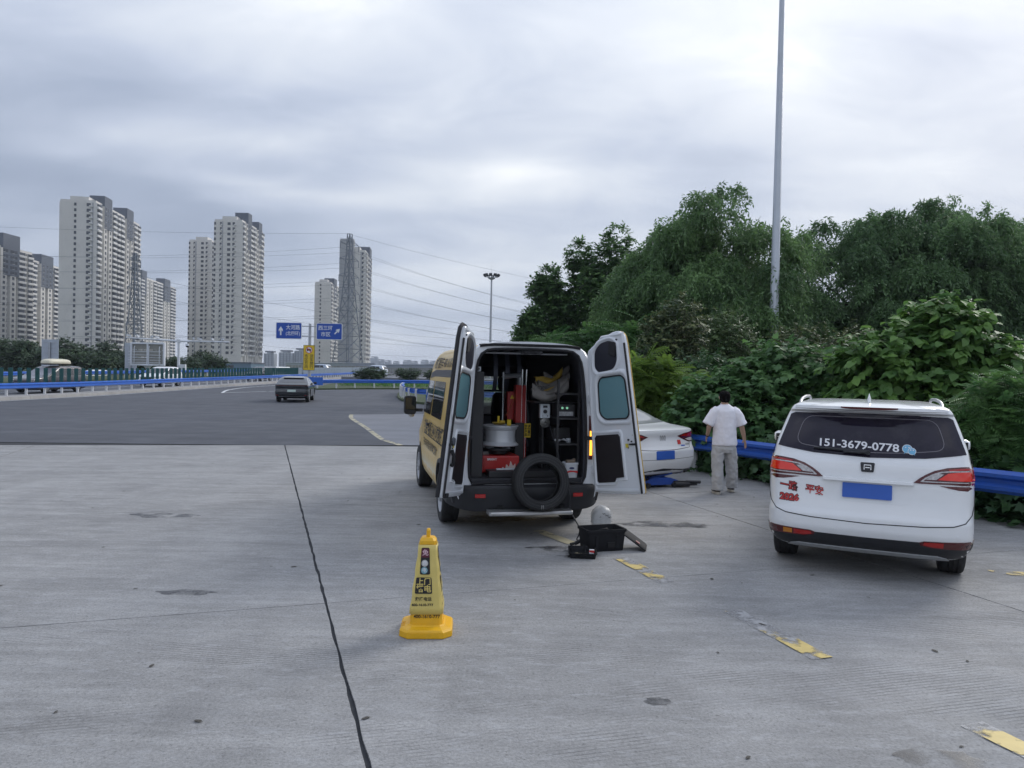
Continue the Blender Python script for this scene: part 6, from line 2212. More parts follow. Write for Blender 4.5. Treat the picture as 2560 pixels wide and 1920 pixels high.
# shelf rack on the right
shf = vthing('shelf_rack', 'black steel shelf rack along the right wall of the van', 'shelf', (.555, .55, FL))
for y in (-.34, .5):
    for x in (-.15, .11):
        mb = MB(); mb.box((x, y, .58), (.025, .025, 1.16)); mb.build('upright', M_mdark, shf)
for z in (.0, .37, .68, .98):
    mb = MB(); mb.box((-.02, .08, z + .012), (.28, .86, .02)); mb.build('shelf_board', M_mdark, shf)
for k, (lab, y, z, h, w) in enumerate((('black power unit with two green buttons on the van shelf', -.12, .692, .16, .22), ('black tool case on the lower van shelf', .05, .382, .17, .22), ('black battery box on the middle van shelf', .3, .692, .2, .2))):
    bx_ = vthing('equipment_box', lab, 'box', (.535, .55 + y, FL + z + .011), 0, 'boxes on the van shelves')
    mb = MB(); mb.box((0, 0, h / 2), (w, .26, h)); mb.build('case', M_mdark, bx_, bevel=.008)
    if k == 0:
        for x in (-.05, .01):
            mb = MB(); mb.cyl((x, -.13, .115), (x, -.142, .115), .014, n=12); mb.build('green_button', mat('green_button', (.25, .55, .38), .4, emis=(.4, 1, .6), estr=.25), bx_)
        mb = MB(); mb.box((.0, -.131, .045), (.18, .006, .05)); mb.build('name_plate', mat('worn_plate', (.35, .36, .37), .4, var=.4, vscale=30), bx_)
    else:
        mb = MB(); mb.tube([(-.05, 0, h), (-.05, 0, h + .03), (.05, 0, h + .03), (.05, 0, h)], .008, 6); mb.build('handle', M_plastic, bx_, smooth=50)
rag = vthing('paper_wipe', 'crumpled white paper wipe on the lower van shelf', 'wipe', (.48, .30, FL + .395))
mb = MB()
prg = random.Random(4)
mb.loft([[Vector((-.1 + .05 * i, -.05 + .033 * j, .03 + prg.uniform(-.012, .02))) for j in range(4)] for i in range(5)], closed=False, cap=False); mb.build('sheet', M_decal, rag, smooth=80)
mb = MB(); mb.cyl((.10, .03, .0), (.10, .03, .05), .03, n=14); mb.build('roll_core', M_ctl, rag, smooth=40)
# folded fender covers
M_cov_y = mat('yellow_cover_fabric', (.38, .25, .04), .8, var=.12, vscale=5)
M_cov_g = mat('grey_cover_fabric', (.17, .16, .15), .85, var=.15, vscale=6)
fc = vthing('fender_covers', 'crumpled yellow and grey fender covers on the upper right of the van', 'cover', (.37, .52, FL + .86))
prg = random.Random(11)
for k in range(9):
    # each fold: a drooping scalloped sheet
    y0 = -.20 + .035 * k
    zc0 = .12 + .020 * k + prg.uniform(-.03, .03)
    x0 = -.26 + .022 * k + prg.uniform(-.06, .04)
    w = .46 - .016 * k
    rows = []
    for i in range(15):
        t_ = i / 14
        x = x0 + w * t_
        arch_ = -.11 * math.sin(t_ * math.pi) ** .8 * (1 - .05 * k) + .10 * t_
        rows.append([Vector((x + .012 * math.sin(9 * t_ + k), y0 + .02 * math.sin(6 * t_ + 2 * k), zc0 + arch_ - .02)), Vector((x, y0 - .025 + .02 * math.sin(7 * t_ + k), zc0 + arch_ + .035)), Vector((x, y0 + .01, zc0 + arch_ + .075 + .02 * math.sin(8 * t_ + k * 1.7))), Vector((x, y0 + .10, zc0 + arch_ + .06))])
    mb = MB(); mb.loft(rows, closed=False, cap=False)
    o = mb.build('cover_fold', M_cov_y if k in (2, 7) else M_cov_g, fc, smooth=80)
    sol = o.modifiers.new('solid', 'SOLIDIFY'); sol.thickness = .006
mb = MB(); mb.box((.10, .12, .02), (.60, .40, .02)); mb.build('cover_tray', M_mdark, fc)
text_on('lettering', '救援', .055, M_black, fc, lambda x, y: Vector((-.10 + x, -.19, .20 + y * .9 + .1 * x)), .02)
# hanging hoops under the roof
for k, (x, lab) in enumerate(((-.16, 'leftmost of three curved steel hangers under the van roof'), (.0, 'middle of three curved steel hangers under the van roof'), (.16, 'rightmost of three curved steel hangers under the van roof'))):
    hk = vthing('roof_hanger', lab, 'hanger', (x, 1.35, 1.66), 0, 'steel hangers under the van roof')
    mb = MB(); mb.loft([[Vector((sx * .028, -.10 * math.sin(t_ * math.pi) + dy, .54 * t_)) for sx, dy in ((-1, 0), (1, 0), (1, .008), (-1, .008))] for t_ in np.linspace(0, 1, 12)]); mb.build('curved_strap', mat('blue_grey_steel', (.10, .11, .15), .4, metal=.3), hk, smooth=40)
    mb = MB(); mb.box((0, .0, .53), (.05, .05, .03)); mb.build('roof_clamp', M_chrome, hk)
# chrome poles
for k, (x, lab) in enumerate(((.10, 'left of two chrome poles standing in the van'), (.155, 'right of two chrome poles standing in the van'))):
    cp_ = vthing('chrome_pole', lab, 'pole', (x, .86, FL), 0, 'chrome poles in the van')
    mb = MB(); mb.cyl((0, 0, 0), (.01, 0, 1.28), .016, n=10); mb.build('tube', M_chrome, cp_, smooth=40)
    mb = MB(); mb.cyl((0, 0, 0), (0, 0, .05), .022, n=10); mb.build('foot', M_plastic, cp_, smooth=40)
# left side equipment rack, camera, boxes
lk = vthing('equipment_rack', 'tall black equipment rack along the left wall of the van', 'shelf', (-.585, .55, FL))
mb = MB(); mb.box((0, 0, .62), (.14, .80, 1.24)); mb.build('case', M_mdark, lk, bevel=.01)
for z in (.3, .6, .9):
    mb = MB(); mb.box((.074, 0, z), (.006, .74, .27)); mb.build('drawer', M_plastic, lk, bevel=.003)
sc_ = vthing('dash_camera', 'small white camera under the left roof edge of the van', 'camera', (-.585, .22, FL + 1.24))
mb = MB(); mb.box((0, 0, .03), (.07, .08, .06)); mb.build('case', M_ctl, sc_, bevel=.006)
mb = MB(); mb.cyl((.0, -.04, .03), (.0, -.055, .03), .02, n=12); mb.build('lens', M_darkglass, sc_)
# low black tool rail and a toolbox on the floor
tr = vthing('tool_case', 'long low black tool case on the van floor behind the tyre', 'case', (-.02, .20, FL))
mb = MB(); mb.box((0, 0, .04), (.86, .22, .08)); mb.build('case', M_mdark, tr, bevel=.01)
mb = MB(); mb.cyl((-.34, -.10, .10), (-.12, -.10, .10), .014, n=8); mb.build('bar_handle', M_galv, tr, smooth=40)
# bucket of paste
M_bucket = mat('white_bucket_plastic', (.58, .60, .63), .4, var=.04)
bk = vthing('bucket', 'white paste bucket with a red swoosh in the right corner of the van', 'bucket', (.545, .12, FL))
mb = MB(); mb.loft([[Vector((x * k_, y * k_, z)) for x, y in rrect(.17, .15, .04, 4)] for z, k_ in ((0, .88), (.005, .9), (.15, 1.0), (.155, 1.06), (.175, 1.06), (.178, .99), (.17, .97), (.03, .86))]); mb.build('pail', M_bucket, bk, smooth=35)
sw = [(-.072, .075), (-.02, .088), (.072, .082), (.072, .055), (.02, .068), (-.03, .066), (-.071, .05)]
mb = MB(); mb.prism(sw[::-1], Matrix(((1, 0, 0, 0), (0, 0, -1, -.0735), (0, 1, 0, 0), (0, 0, 0, 1))), 0, .004); mb.build('red_swoosh', M_red, bk)
mb = MB(); mb.prism([(.032 * math.cos(a), .115 + .013 * math.sin(a)) for a in np.linspace(0, 2 * math.pi, 17)[:-1]], Matrix(((1, 0, 0, 0), (0, 0, -1, -.0755), (0, 1, 0, 0), (0, 0, 0, 1))), 0, .003); mb.build('oval_logo', mat('dark_blue_print', (.03, .04, .12), .5), bk)
mb = MB(); mb.box((.0, .0, .185), (.10, .08, .04)); mb.cyl((.04, 0, .17), (.05, .01, .22), .022, n=10); mb.build('rags', mat('brown_rag', (.20, .15, .11), .9, var=.3, vscale=20), bk, bevel=.01)

# ------------------------------------------------------------------ tyre leaning against the open rear
TY = VM @ Vector((.10, -.185, .342))
ty_ = thing('loose_tyre', 'worn black tyre standing on the step against the van sill', 'tyre', TY, R(12.5))
mb = MB()
r_o, r_i, hw_ = .325, .215, .105
prof = [(r_i, -hw_ * .80), (r_i + .012, -hw_ * .95), (r_i + .03, -hw_ * .98), (r_o * .86, -hw_), (r_o * .945, -hw_ * .93), (r_o * .985, -hw_ * .8), (r_o, -hw_ * .65), (r_o, -hw_ * .4), (r_o - .007, -hw_ * .38), (r_o - .007, -hw_ * .30), (r_o, -hw_ * .28), (r_o, hw_ * .28), (r_o - .007, hw_ * .30), (r_o - .007, hw_ * .38), (r_o, hw_ * .4), (r_o, hw_ * .65),
        (r_o * .985, hw_ * .8), (r_o * .945, hw_ * .93), (r_o * .86, hw_), (r_i + .03, hw_ * .98), (r_i + .012, hw_ * .95), (r_i, hw_ * .80), (r_i + .012, hw_ * .66), (r_o * .80, hw_ * .82), (r_o * .93, hw_ * .6), (r_o * .955, 0), (r_o * .93, -hw_ * .6), (r_o * .80, -hw_ * .82), (r_i + .012, -hw_ * .66)]
TM = Matrix.Translation((0, 0, r_o)) @ Matrix.Rotation(R(-7), 4, 'X') @ Matrix.Rotation(R(90), 4, 'X')
mb.lathe(prof, 56, TM, closed=True)
mb.build('casing', M_rubber, ty_, smooth=35)
M_ring = mat('tyre_bead_line', (.05, .05, .053), .6)
for rr, w in ((.27, .002), (.298, .002), (.238, .003)):
    mb = MB(); mb.tube([TM @ Vector((rr * math.cos(a), rr * math.sin(a), hw_ * 1.0)) for a in np.linspace(0, 2 * math.pi, 49)[:-1]], w, 4, closed=True); mb.build('sidewall_ring', M_ring, ty_, smooth=60)
for dx in (-.012, .004):
    mb = MB(); mb.tube([TM @ Vector((dx, -.262, hw_ * 1.01)), TM @ Vector((dx * 1.3, -.305, hw_ * .97))], .0022, 4); mb.build('chalk_mark', mat('chalk', (.6, .6, .6), .9), ty_)

# ------------------------------------------------------------------ traffic cone with a printed sleeve
M_coneyel = mat('cone_yellow_plastic', (.78, .42, .008), .42, var=.06, vscale=6, dirt=(.40, .25, .05), dscale=5, damt=.35)
M_sleeve = mat('cream_sleeve', (.64, .505, .15), .55, var=.07, vscale=5, dirt=(.42, .36, .2), dscale=7, damt=.35)
cone = thing('traffic_cone', 'yellow square traffic cone with a printed cream sleeve, front centre', 'traffic cone', (-.59, 5.42, 0), R(3))


def sq(hw2, z, cut=.18):
    c = hw2 * cut
    return [Vector((x, y, z)) for x, y in ((-hw2 + c, -hw2), (hw2 - c, -hw2), (hw2, -hw2 + c), (hw2, hw2 - c), (hw2 - c, hw2), (-hw2 + c, hw2), (-hw2, hw2 - c), (-hw2, -hw2 + c))]


mb = MB(); mb.loft([sq(.188, .0, .32), sq(.19, .006, .32), sq(.188, .045, .32), sq(.176, .058, .32), sq(.135, .072, .25), sq(.126, .080, .2)]); bs = mb.build('base', M_coneyel, cone, bevel=.004)
for k in range(3):
    mb = MB(); mb.box((-.160, -.02 + .035 * k - .06, .0655), (.045, .006, .004), R(8)); mb.build('grip_rib', M_coneyel, bs)
mb = MB(); mb.box((0, -.189, .024), (.20, .003, .03)); mb.build('embossed_band', M_coneyel, bs, bevel=.001)
mb = MB(); mb.loft([sq(.120, .07), sq(.116, .11), sq(.112, .16), sq(.06, .62), sq(.058, .65)]); mb.build('cone_body', M_coneyel, cone, bevel=.003)
mb = MB(); mb.loft([sq(.062, .645, .3), sq(.060, .67, .3), sq(.045, .69, .3), sq(.04, .692, .3)]); mb.build('cap', M_coneyel, cone, bevel=.003)
mb = MB(); mb.box((.0, 0, .715), (.028, .05, .06)); mb.box((0, .0, .742), (.022, .03, .02)); mb.build('carry_lug', M_coneyel, cone, bevel=.005)
HWZ = lambda z: .122 + (.066 - .122) * (z - .155) / (.64 - .155)
mb = MB(); mb.loft([sq(HWZ(z) + .003 * math.sin(k * 1.9), z) for k, z in enumerate(np.linspace(.155, .645, 12))], cap=False)
slv = mb.build('sleeve', M_sleeve, cone, smooth=20)
sol = slv.modifiers.new('solid', 'SOLIDIFY'); sol.thickness = .002
cf = lambda cx_, cz_, off=.004: (lambda x, y: Vector((cx_ + x * HWZ(cz_ + y) / HWZ(cz_), -HWZ(cz_ + y) - off, cz_ + y)))
cs = lambda cy, cz_, off=.004: (lambda x, y: Vector((HWZ(cz_ + y) + off, cy + x, cz_ + y)))
def cone_patch(name, w, z0, z1, cx_, m_, fmap, off):
    mb = MB()
    f = fmap(cx_, (z0 + z1) / 2, off)
    ps = rrect(w, z1 - z0, .012, 3)
    mb.add([f(x, y) for x, y in ps], [tuple(range(len(ps)))])
    return mb.build(name, m_, slv)
M_conered = mat('maroon_print', (.10, .012, .03), .55)
M_coneteal = mat('teal_print', (.16, .33, .38), .5)
cone_patch('traffic_light_print', .066, .435, .625, -.015, M_black, cf, .0035)
cone_patch('maroon_print', .058, .555, .620, -.015, M_conered, cf, .0045)
text_on('lettering', '免', .046, mat('pink_print', (.62, .42, .47), .5), slv, cf(-.015, .588, .006), .02)
mb = MB(); f = cf(-.018, .515, .0048); mb.add([f(.024 * math.cos(a), .024 * math.sin(a)) for a in np.linspace(0, 2 * math.pi, 21)[:-1]], [tuple(range(20))]); mb.build('white_disc_print', mat('grey_white_print', (.45, .45, .44), .5), slv)
mb = MB(); f = cf(-.02, .465, .0048); mb.add([f(.024 * math.cos(a), .024 * math.sin(a)) for a in np.linspace(0, 2 * math.pi, 21)[:-1]], [tuple(range(20))]); mb.build('teal_disc_print', M_coneteal, slv)
text_on('lettering', '费', .034, M_decal, slv, cf(-.018, .515, .0056), .01)
text_on('lettering', '电', .034, M_decal, slv, cf(-.02, .465, .0056), .01)
cone_patch('black_print', .118, .300, .415, -.022, M_black, cf, .0035)
text_on('lettering', '上门\n搭电', .054, M_sleeve, slv, cf(-.022, .358, .005), .018, line=.95)
text_on('lettering', '救援电话', .030, M_black, slv, cf(-.022, .262, .004), .018, width=.118)
text_on('lettering', '400-1610-777', .024, M_black, slv, cf(-.028, .222, .004), .03, width=.158)
cone_patch('black_print', .10, .300, .415, -.02, M_black, cs, .0035)
cone_patch('traffic_light_print', .062, .435, .625, -.01, M_black, cs, .0035)
text_on('lettering', '上门\n搭电', .054, M_sleeve, slv, cs(-.02, .358, .005), .018, line=.95)
text_on('lettering', '救援电话', .030, M_black, slv, cs(-.02, .262, .004), .018, width=.118)
text_on('lettering', '400-1610-777', .024, M_black, slv, cs(-.02, .222, .004), .03, width=.158)
text_on('lettering', '400-1610-777', .034, M_black, cone, lambda x, y: Vector((.005 + x, -.1165, .137 + y)), .02, width=.19)

# ------------------------------------------------------------------ toolbox, tray, jug, hose
M_boxblack = mat('black_tool_plastic', (.013, .0135, .016), .75, spec=.25, var=.2, vscale=10, bump=.08, bscale=120)
tbx = thing('toolbox', 'open black plastic toolbox on the concrete right of the tyre', 'toolbox', (1.02, 8.10, 0), R(18))
mb = MB()
ow, od, hh = .44, .28, .235
outr = [(rrect(ow * k_, od * k_, .02, 3), z) for k_, z in ((.90, 0), (.92, .01), (1.0, hh - .03), (1.06, hh - .028), (1.06, hh), (.97, hh), (.94, hh - .02), (.86, .02))]
mb.loft([[Vector((x, y, z)) for x, y in q] for q, z in outr]); mb.build('tub', M_boxblack, tbx, smooth=30)
for x in (-.12, .12):
    mb = MB(); mb.box((x, -od / 2 - .002, .10), (.03, .012, .15)); mb.build('rib', M_boxblack, tbx, bevel=.003)
mb = MB(); mb.box((.05, -od / 2 - .004, .07), (.09, .012, .06)); mb.build('latch_recess', M_well, tbx)
mb = MB(); mb.tube([(-.1, .02, .16), (-.03, -.04, .215), (.05, -.02, .22), (.1, .02, .16)], .014, 8); mb.build('inner_handle', M_boxblack, tbx, smooth=50)
mb = MB(); mb.box((.04, .02, .13), (.25, .14, .06)); mb.build('inner_tray', M_mdark, tbx, bevel=.01)
lid = bpy.data.objects.new('lid', None); C.objects.link(lid); lid.parent = tbx; lid.location = (.235, .0, 0); lid.rotation_euler = (0, 0, R(-30))
LM = Matrix.Translation((0, 0, .19)) @ Matrix.Rotation(R(34), 4, 'Y')
mb = MB(); mb.loft([[LM @ Vector((.16 + x, y, z)) for x, y in q] for q, z in ((rrect(.34, .28, .02, 3), 0), (rrect(.34, .28, .02, 3), .012), (rrect(.31, .25, .02, 3), .022))]); mb.build('panel', M_boxblack, lid, smooth=30)
mb = MB(); mb.prism(rrect(.05, .05, .008, 2, (.21, -.10)), LM, .022, .028); mb.build('latch', mat('red_brown_latch', (.22, .06, .05), .5), lid)
try_ = thing('parts_tray', 'small black parts tray in front of the toolbox', 'tray', (.78, 7.78, 0), R(-4))
mb = MB(); mb.loft([[Vector((x, y, z)) for x, y in q] for q, z in ((rrect(.26, .30, .02, 3), 0), (rrect(.28, .33, .02, 3), .05), (rrect(.30, .35, .02, 3), .052), (rrect(.30, .35, .02, 3), .06), (rrect(.27, .32, .02, 3), .058), (rrect(.25, .29, .02, 3), .012))]); mb.build('tub', M_boxblack, try_, smooth=30)
mb = MB(); mb.box((.03, .0, .032), (.008, .29, .04)); mb.build('divider', M_boxblack, try_)
pk = thing('small_carton', 'small red and white carton standing in the parts tray', 'carton', (.868, 7.69, .012), R(-4))
mb = MB(); mb.box((0, 0, .036), (.052, .03, .072)); mb.build('box', M_decal, pk, bevel=.001)
mb = MB(); mb.prism([(-.0262, .048), (.0262, .040), (.0262, .066), (-.0262, .066)], XZ, .0152, .0162); mb.build('red_print', M_red, pk)
mb = MB(); mb.prism([(.012, .012), (.019, .012), (.0155, .024)], XZ, .0152, .0162); mb.build('symbol_print', M_black, pk)
vl = thing('valve_caps', 'loose brass valve parts lying in the parts tray', 'valve', (.71, 7.72, .013), 0)
for k in range(5):
    x, y = .02 * k - .03, .015 * ((k * 3) % 4)
    mb = MB(); mb.cyl((x, y, .008), (x + .03, y + .01 * (k % 2), .012), .008, .006, 8); mb.build('valve', mat('brass_rubber', (.25, .21, .13), .5), vl, smooth=40)
jug = thing('plastic_jug', 'translucent plastic jug wrapped in a bag behind the toolbox', 'jug', (1.12, 8.98, 0), R(10))
M_jug = mat('translucent_jug', (.50, .52, .53), .3, alpha=.62, var=.08, vscale=9, spec=.5)
mb = MB(); mb.loft([[Vector((.115 * sx * math.copysign(abs(math.cos(a)) ** .6, math.cos(a)) + ox, .085 * sx * math.copysign(abs(math.sin(a)) ** .6, math.sin(a)), z)) for a in np.linspace(0, 2 * math.pi, 25)[:-1]] for z, sx, ox in ((0, .9, 0), (.01, 1, 0), (.06, 1.0, 0), (.07, .96, 0), (.08, 1.0, 0), (.17, 1.02, 0), (.22, .95, .004), (.25, .78, .012), (.27, .5, .02), (.29, .25, .025), (.305, .22, .025))]); jb = mb.build('bottle', M_jug, jug, smooth=50)
mb = MB()
prg = random.Random(2)
mb.loft([[Vector((.125 * sx * math.cos(a) * (1 + prg.uniform(-.09, .09)), .10 * sx * math.sin(a) * (1 + prg.uniform(-.09, .09)), z + prg.uniform(-.008, .008))) for a in np.linspace(0, 2 * math.pi, 21)[:-1]] for z, sx in ((.12, 1.04), (.17, 1.06), (.22, 1.04), (.265, .9), (.295, .62), (.315, .3))]); mb.build('bag', mat('thin_bag_film', (.62, .64, .66), .25, alpha=.45, var=.1, vscale=20), jug, smooth=50)
for k in range(4):
    p = [Vector((-.05 + .035 * k, -.098 - .002 * k, .19 + .02 * ((k * 2) % 3))) + Vector((.012 * j, -.002, .012 * ((j + k) % 2))) for j in range(4)]
    mb = MB(); mb.tube(p, .004, 5); mb.build('ink_scrawl', M_plastic, jug, smooth=50)
hose = MB()
hp = [VM @ Vector(p) for p in ((.36, .45, 1.30), (.38, .30, 1.12), (.41, .16, .92), (.40, .04, .70), (.43, -.10, .635), (.455, -.185, .52), (.46, -.20, .34))] + [Vector((.80, 8.30, .16)), Vector((.76, 8.27, .06)), Vector((.80, 8.22, .03))]
hose.tube(smooth_path(hp, .04), .008, 6)
tag(hose.build('air_hose', M_plastic, None, smooth=60), 'thin black air hose hanging from the van down to the toolbox', 'hose')
gun = thing('air_gun', 'black tyre inflator gun lying left of the toolbox', 'tool', (.80, 8.24, 0), R(15))
mb = MB(); mb.tube([(.06, 0, .08), (.0, -.01, .055), (-.07, -.02, .025)], .022, 8); mb.build('grip', M_plastic, gun, smooth=50)
mb = MB(); mb.cyl((-.07, -.02, .03), (-.13, -.04, .025), .016, n=8); mb.build('gauge', M_plastic, gun, smooth=40)
mb = MB(); mb.tube([(.02, -.025, .05), (-.03, -.035, .03)], .008, 6); mb.build('trigger', M_chrome, gun, smooth=50)
# ------------------------------------------------------------------ the person walking away
M_skin = mat('skin', (0.40, 0.255, 0.185), 0.55, var=0.06, vscale=8)
M_hair = mat('black_hair', (0.006, 0.0055, 0.006), 0.95, spec=.1, var=0.3, vscale=40, bump=0.5, bscale=90)
M_tee = mat('white_tee_cotton', (0.80, 0.79, 0.85), 0.85, var=0.03, vscale=4)
M_trs = mat('grey_trouser_cotton', (0.50, 0.50, 0.505), 0.85, var=0.05, vscale=5)
M_sole = mat('cream_sole', (0.50, 0.47, 0.41), 0.7, var=0.08)
M_shoe = mat('dark_shoe', (0.025, 0.023, 0.025), 0.7, var=0.2)

man = thing('person', 'person in a white T-shirt and grey trousers walking away between the cars', 'person', (3.50, 12.12, 0), R(4))


def ell(cx_, cy, cz_, rx, ry, n=20, tilt=0.0):
    return [Vector((cx_ + rx * math.cos(a), cy + ry * math.sin(a), cz_ + tilt * math.sin(a))) for a in np.linspace(0, 2 * math.pi, n + 1)[:-1]]


def etube(mb, rows, n=20):
    mb.loft([ell(*r_, n=n) for r_ in rows])


def remesh(o, vox, smooth_it=4, disp=None):
    m = o.modifiers.new('remesh', 'REMESH')
    m.mode = 'VOXEL'
    m.voxel_size = vox
    m.use_smooth_shade = True
    s_ = o.modifiers.new('smooth', 'SMOOTH')
    s_.factor = 0.6
    s_.iterations = smooth_it
    if disp:
        tx = bpy.data.textures.new('folds', 'CLOUDS')
        tx.noise_scale = disp[1]
        tx.noise_depth = 2
        d = o.modifiers.new('folds', 'DISPLACE')
        d.texture = tx
        d.strength = disp[0]
        d.mid_level = 0.5
        d.texture_coords = 'LOCAL'
    return o


# body: torso, neck, head with face and ears, arms, hands with five fingers, legs - fused to one surface
mb = MB()
etube(mb, [(0, .0, .80, .15, .10), (0, 0, .95, .16, .105), (0, 0, 1.10, .15, .10), (0, .005, 1.27, .165, .105), (0, .0, 1.39, .17, .09), (0, .01, 1.44, .09, .07), (0, .022, 1.475, .057, .058), (0, .035, 1.52, .056, .06), (0, .05, 1.545, .066, .085), (0, .055, 1.58, .074, .095), (0, .052, 1.615, .074, .096), (0, .045, 1.645, .055, .07), (0, .04, 1.655, .02, .03)])
for s in (-1, 1):
    mb.tube([(s * .066, .045, 1.555), (s * .083, .035, 1.565), (s * .088, .035, 1.585), (s * .080, .045, 1.60)], [.010, .011, .013, .009], 8)
etube(mb, [(-.09, 0, .84, .085, .09), (-.105, 0, .64, .07, .075), (-.108, -.005, .46, .055, .06), (-.102, -.015, .3, .052, .058), (-.10, -.02, .1, .035, .04), (-.10, -.02, .05, .035, .045)])
etube(mb, [(.09, 0, .84, .085, .09), (.12, .03, .64, .07, .075), (.155, .07, .46, .055, .06), (.182, .115, .3, .052, .058), (.205, .17, .12, .035, .04), (.21, .19, .06, .035, .045)])
mb.tube([(0, .15, 1.55), (0, .165, 1.545), (0, .15, 1.56), (0, .145, 1.575)], [.012, .012, .010, .006], 6)       # nose
mb.tube([(-.022, .143, 1.52), (0, .148, 1.52), (.022, .143, 1.52)], [.005, .008, .005], 6)                        # mouth
# right arm hanging, left arm bent forward
armR = [(.175, 0, 1.385), (.235, -.005, 1.27), (.268, -.02, 1.13), (.285, -.015, 1.09), (.325, .01, .97), (.352, .035, .885)]
armL = [(-.175, 0, 1.385), (-.235, .0, 1.27), (-.262, -.015, 1.13), (-.262, -.005, 1.09), (-.256, .06, 1.0), (-.25, .115, .945)]
for path, s in ((armR, 1), (armL, -1)):
    mb.tube(smooth_path(path, .04), list(np.interp(np.linspace(0, 1, len(smooth_path(path, .04))), [0, .3, .5, .7, 1], [.055, .047, .041, .040, .026])), 12)
    w = Vector(path[-1])
    d = (w - Vector(path[-2])).normalized()
    sd = Vector((0, 1, 0)) if s > 0 else Vector((.3, .9, .3)).normalized()
    sd = (sd - d * sd.dot(d)).normalized()
    nr = d.cross(sd)
    # palm
    mb.loft([[w + d * t_ + sd * (rx * math.cos(a)) + nr * (ry * math.sin(a)) for a in np.linspace(0, 2 * math.pi, 13)[:-1]] for t_, rx, ry in ((-.02, .026, .022), (.02, .036, .019), (.06, .041, .016), (.085, .039, .013))])
    for k, (off, ln) in enumerate(((.029, .066), (.010, .076), (-.010, .071), (-.028, .056))):
        b = w + d * .078 + sd * off
        curl = nr * (-s) * (.35 + .1 * k)
        p1 = b + (d + sd * off * 2.5).normalized() * ln * .45
        p2 = p1 + (d + curl * .7).normalized() * ln * .32
        p3 = p2 + (d + curl * 1.6).normalized() * ln * .28
        mb.tube([b, p1, p2, p3], [.0095, .009, .0082, .0068], 8)
    b = w + d * .02 + sd * .03
    mb.tube([b, b + (d * .6 + sd * .7 - nr * s * .3).normalized() * .035, b + (d * .85 + sd * .5 - nr * s * .4).normalized() * .068], [.012, .0105, .008], 8)
body = mb.build('body', M_skin, man)
remesh(body, .0055, 2)
# hair
mb = MB()
hair = [(0, .010, 1.500, .050, .045), (0, .014, 1.525, .072, .080), (0, .022, 1.56, .084, .098), (0, .034, 1.60, .091, .112), (0, .040, 1.635, .089, .112), (0, .042, 1.663, .076, .096), (0, .04, 1.682, .05, .062), (0, .04, 1.690, .015, .02)]
mb.loft([[Vector((p.x, min(p.y, .10) if z < 1.61 else p.y, p.z)) for p in ell(cx_, cy, z, rx, ry, 28)] for cx_, cy, z, rx, ry in hair])
remesh(mb.build('hair', M_hair, man), .006, 3, (.012, .02))
# T-shirt
mb = MB()
etube(mb, [(.0, -.01, .80, .205, .15), (.0, -.01, .84, .206, .15), (0, -.005, 1.0, .196, .14), (-.002, 0, 1.16, .188, .13), (0, 0, 1.28, .19, .125), (0, 0, 1.36, .185, .115), (0, .005, 1.415, .150, .095), (0, .012, 1.45, .095, .075), (0, .016, 1.468, .070, .064)], 28)
for s, el_ in ((1, (.285, -.02, 1.135)), (-1, (-.292, -.01, 1.135))):
    path = [(s * .12, 0, 1.385), (s * .18, -.003, 1.335), (s * .235, -.01, 1.25), el_]
    mb.tube(path, [.075, .085, .085, .092], 16)
tee = mb.build('tshirt', M_tee, man)
remesh(tee, .009, 6, (.022, .11))
mb = MB(); mb.tube([p + Vector((0, 0, .003)) for p in ell(0, .016, 1.466, .066, .062, 24, .01)], .008, 6, closed=True); mb.build('collar', M_tee, man, smooth=60)
# trousers
mb = MB()
etube(mb, [(0, 0, .90, .16, .115), (0, 0, .84, .185, .13), (0, .0, .74, .19, .14), (0, 0, .68, .165, .125)], 24)
etube(mb, [(-.095, .0, .80, .095, .125), (-.105, .0, .66, .102, .118), (-.108, -.005, .46, .093, .10), (-.102, -.015, .26, .092, .098), (-.10, -.02, .12, .09, .095), (-.10, -.02, .065, .088, .092)], 20)
etube(mb, [(.095, .0, .80, .095, .125), (.12, .03, .66, .105, .118), (.155, .07, .46, .097, .10), (.185, .12, .26, .094, .098), (.205, .17, .12, .09, .095), (.21, .19, .075, .088, .09)], 20)
trs = mb.build('trousers', M_trs, man)
remesh(trs, .009, 5, (.034, .075))
# shoes
for x, y, yaw, lift in ((-.105, -.0, .10, 0.0), (.215, .20, -.14, .005)):
    sh_ = bpy.data.objects.new('shoe', None); C.objects.link(sh_); sh_.parent = man
    sh_.location = (x, y, lift); sh_.rotation_euler = (R(-3) if lift else 0, 0, yaw)
    outl = lambda k_: [Vector((.052 * k_ * math.cos(a) * (1 + .12 * math.sin(a)), .14 * k_ * math.sin(a) + .03, 0)) for a in np.linspace(0, 2 * math.pi, 25)[:-1]]
    mb = MB(); mb.loft([[p + Vector((0, 0, z)) for p in outl(k_)] for z, k_ in ((0, .96), (.006, 1.0), (.036, .99), (.040, .95))]); mb.build('sole', M_sole, sh_, smooth=40)
    mb = MB(); mb.loft([[Vector((p.x, p.y * sy - .012 * (1 - sy) * 8, z + (.0 if p.y < 0.05 else -.02 * sy * (z > .06)))) for p in outl(k_)] for z, k_, sy in ((.038, .95, 1.0), (.06, .92, .98), (.085, .75, .75), (.10, .6, .5))]); mb.build('upper', M_shoe, sh_, smooth=50)
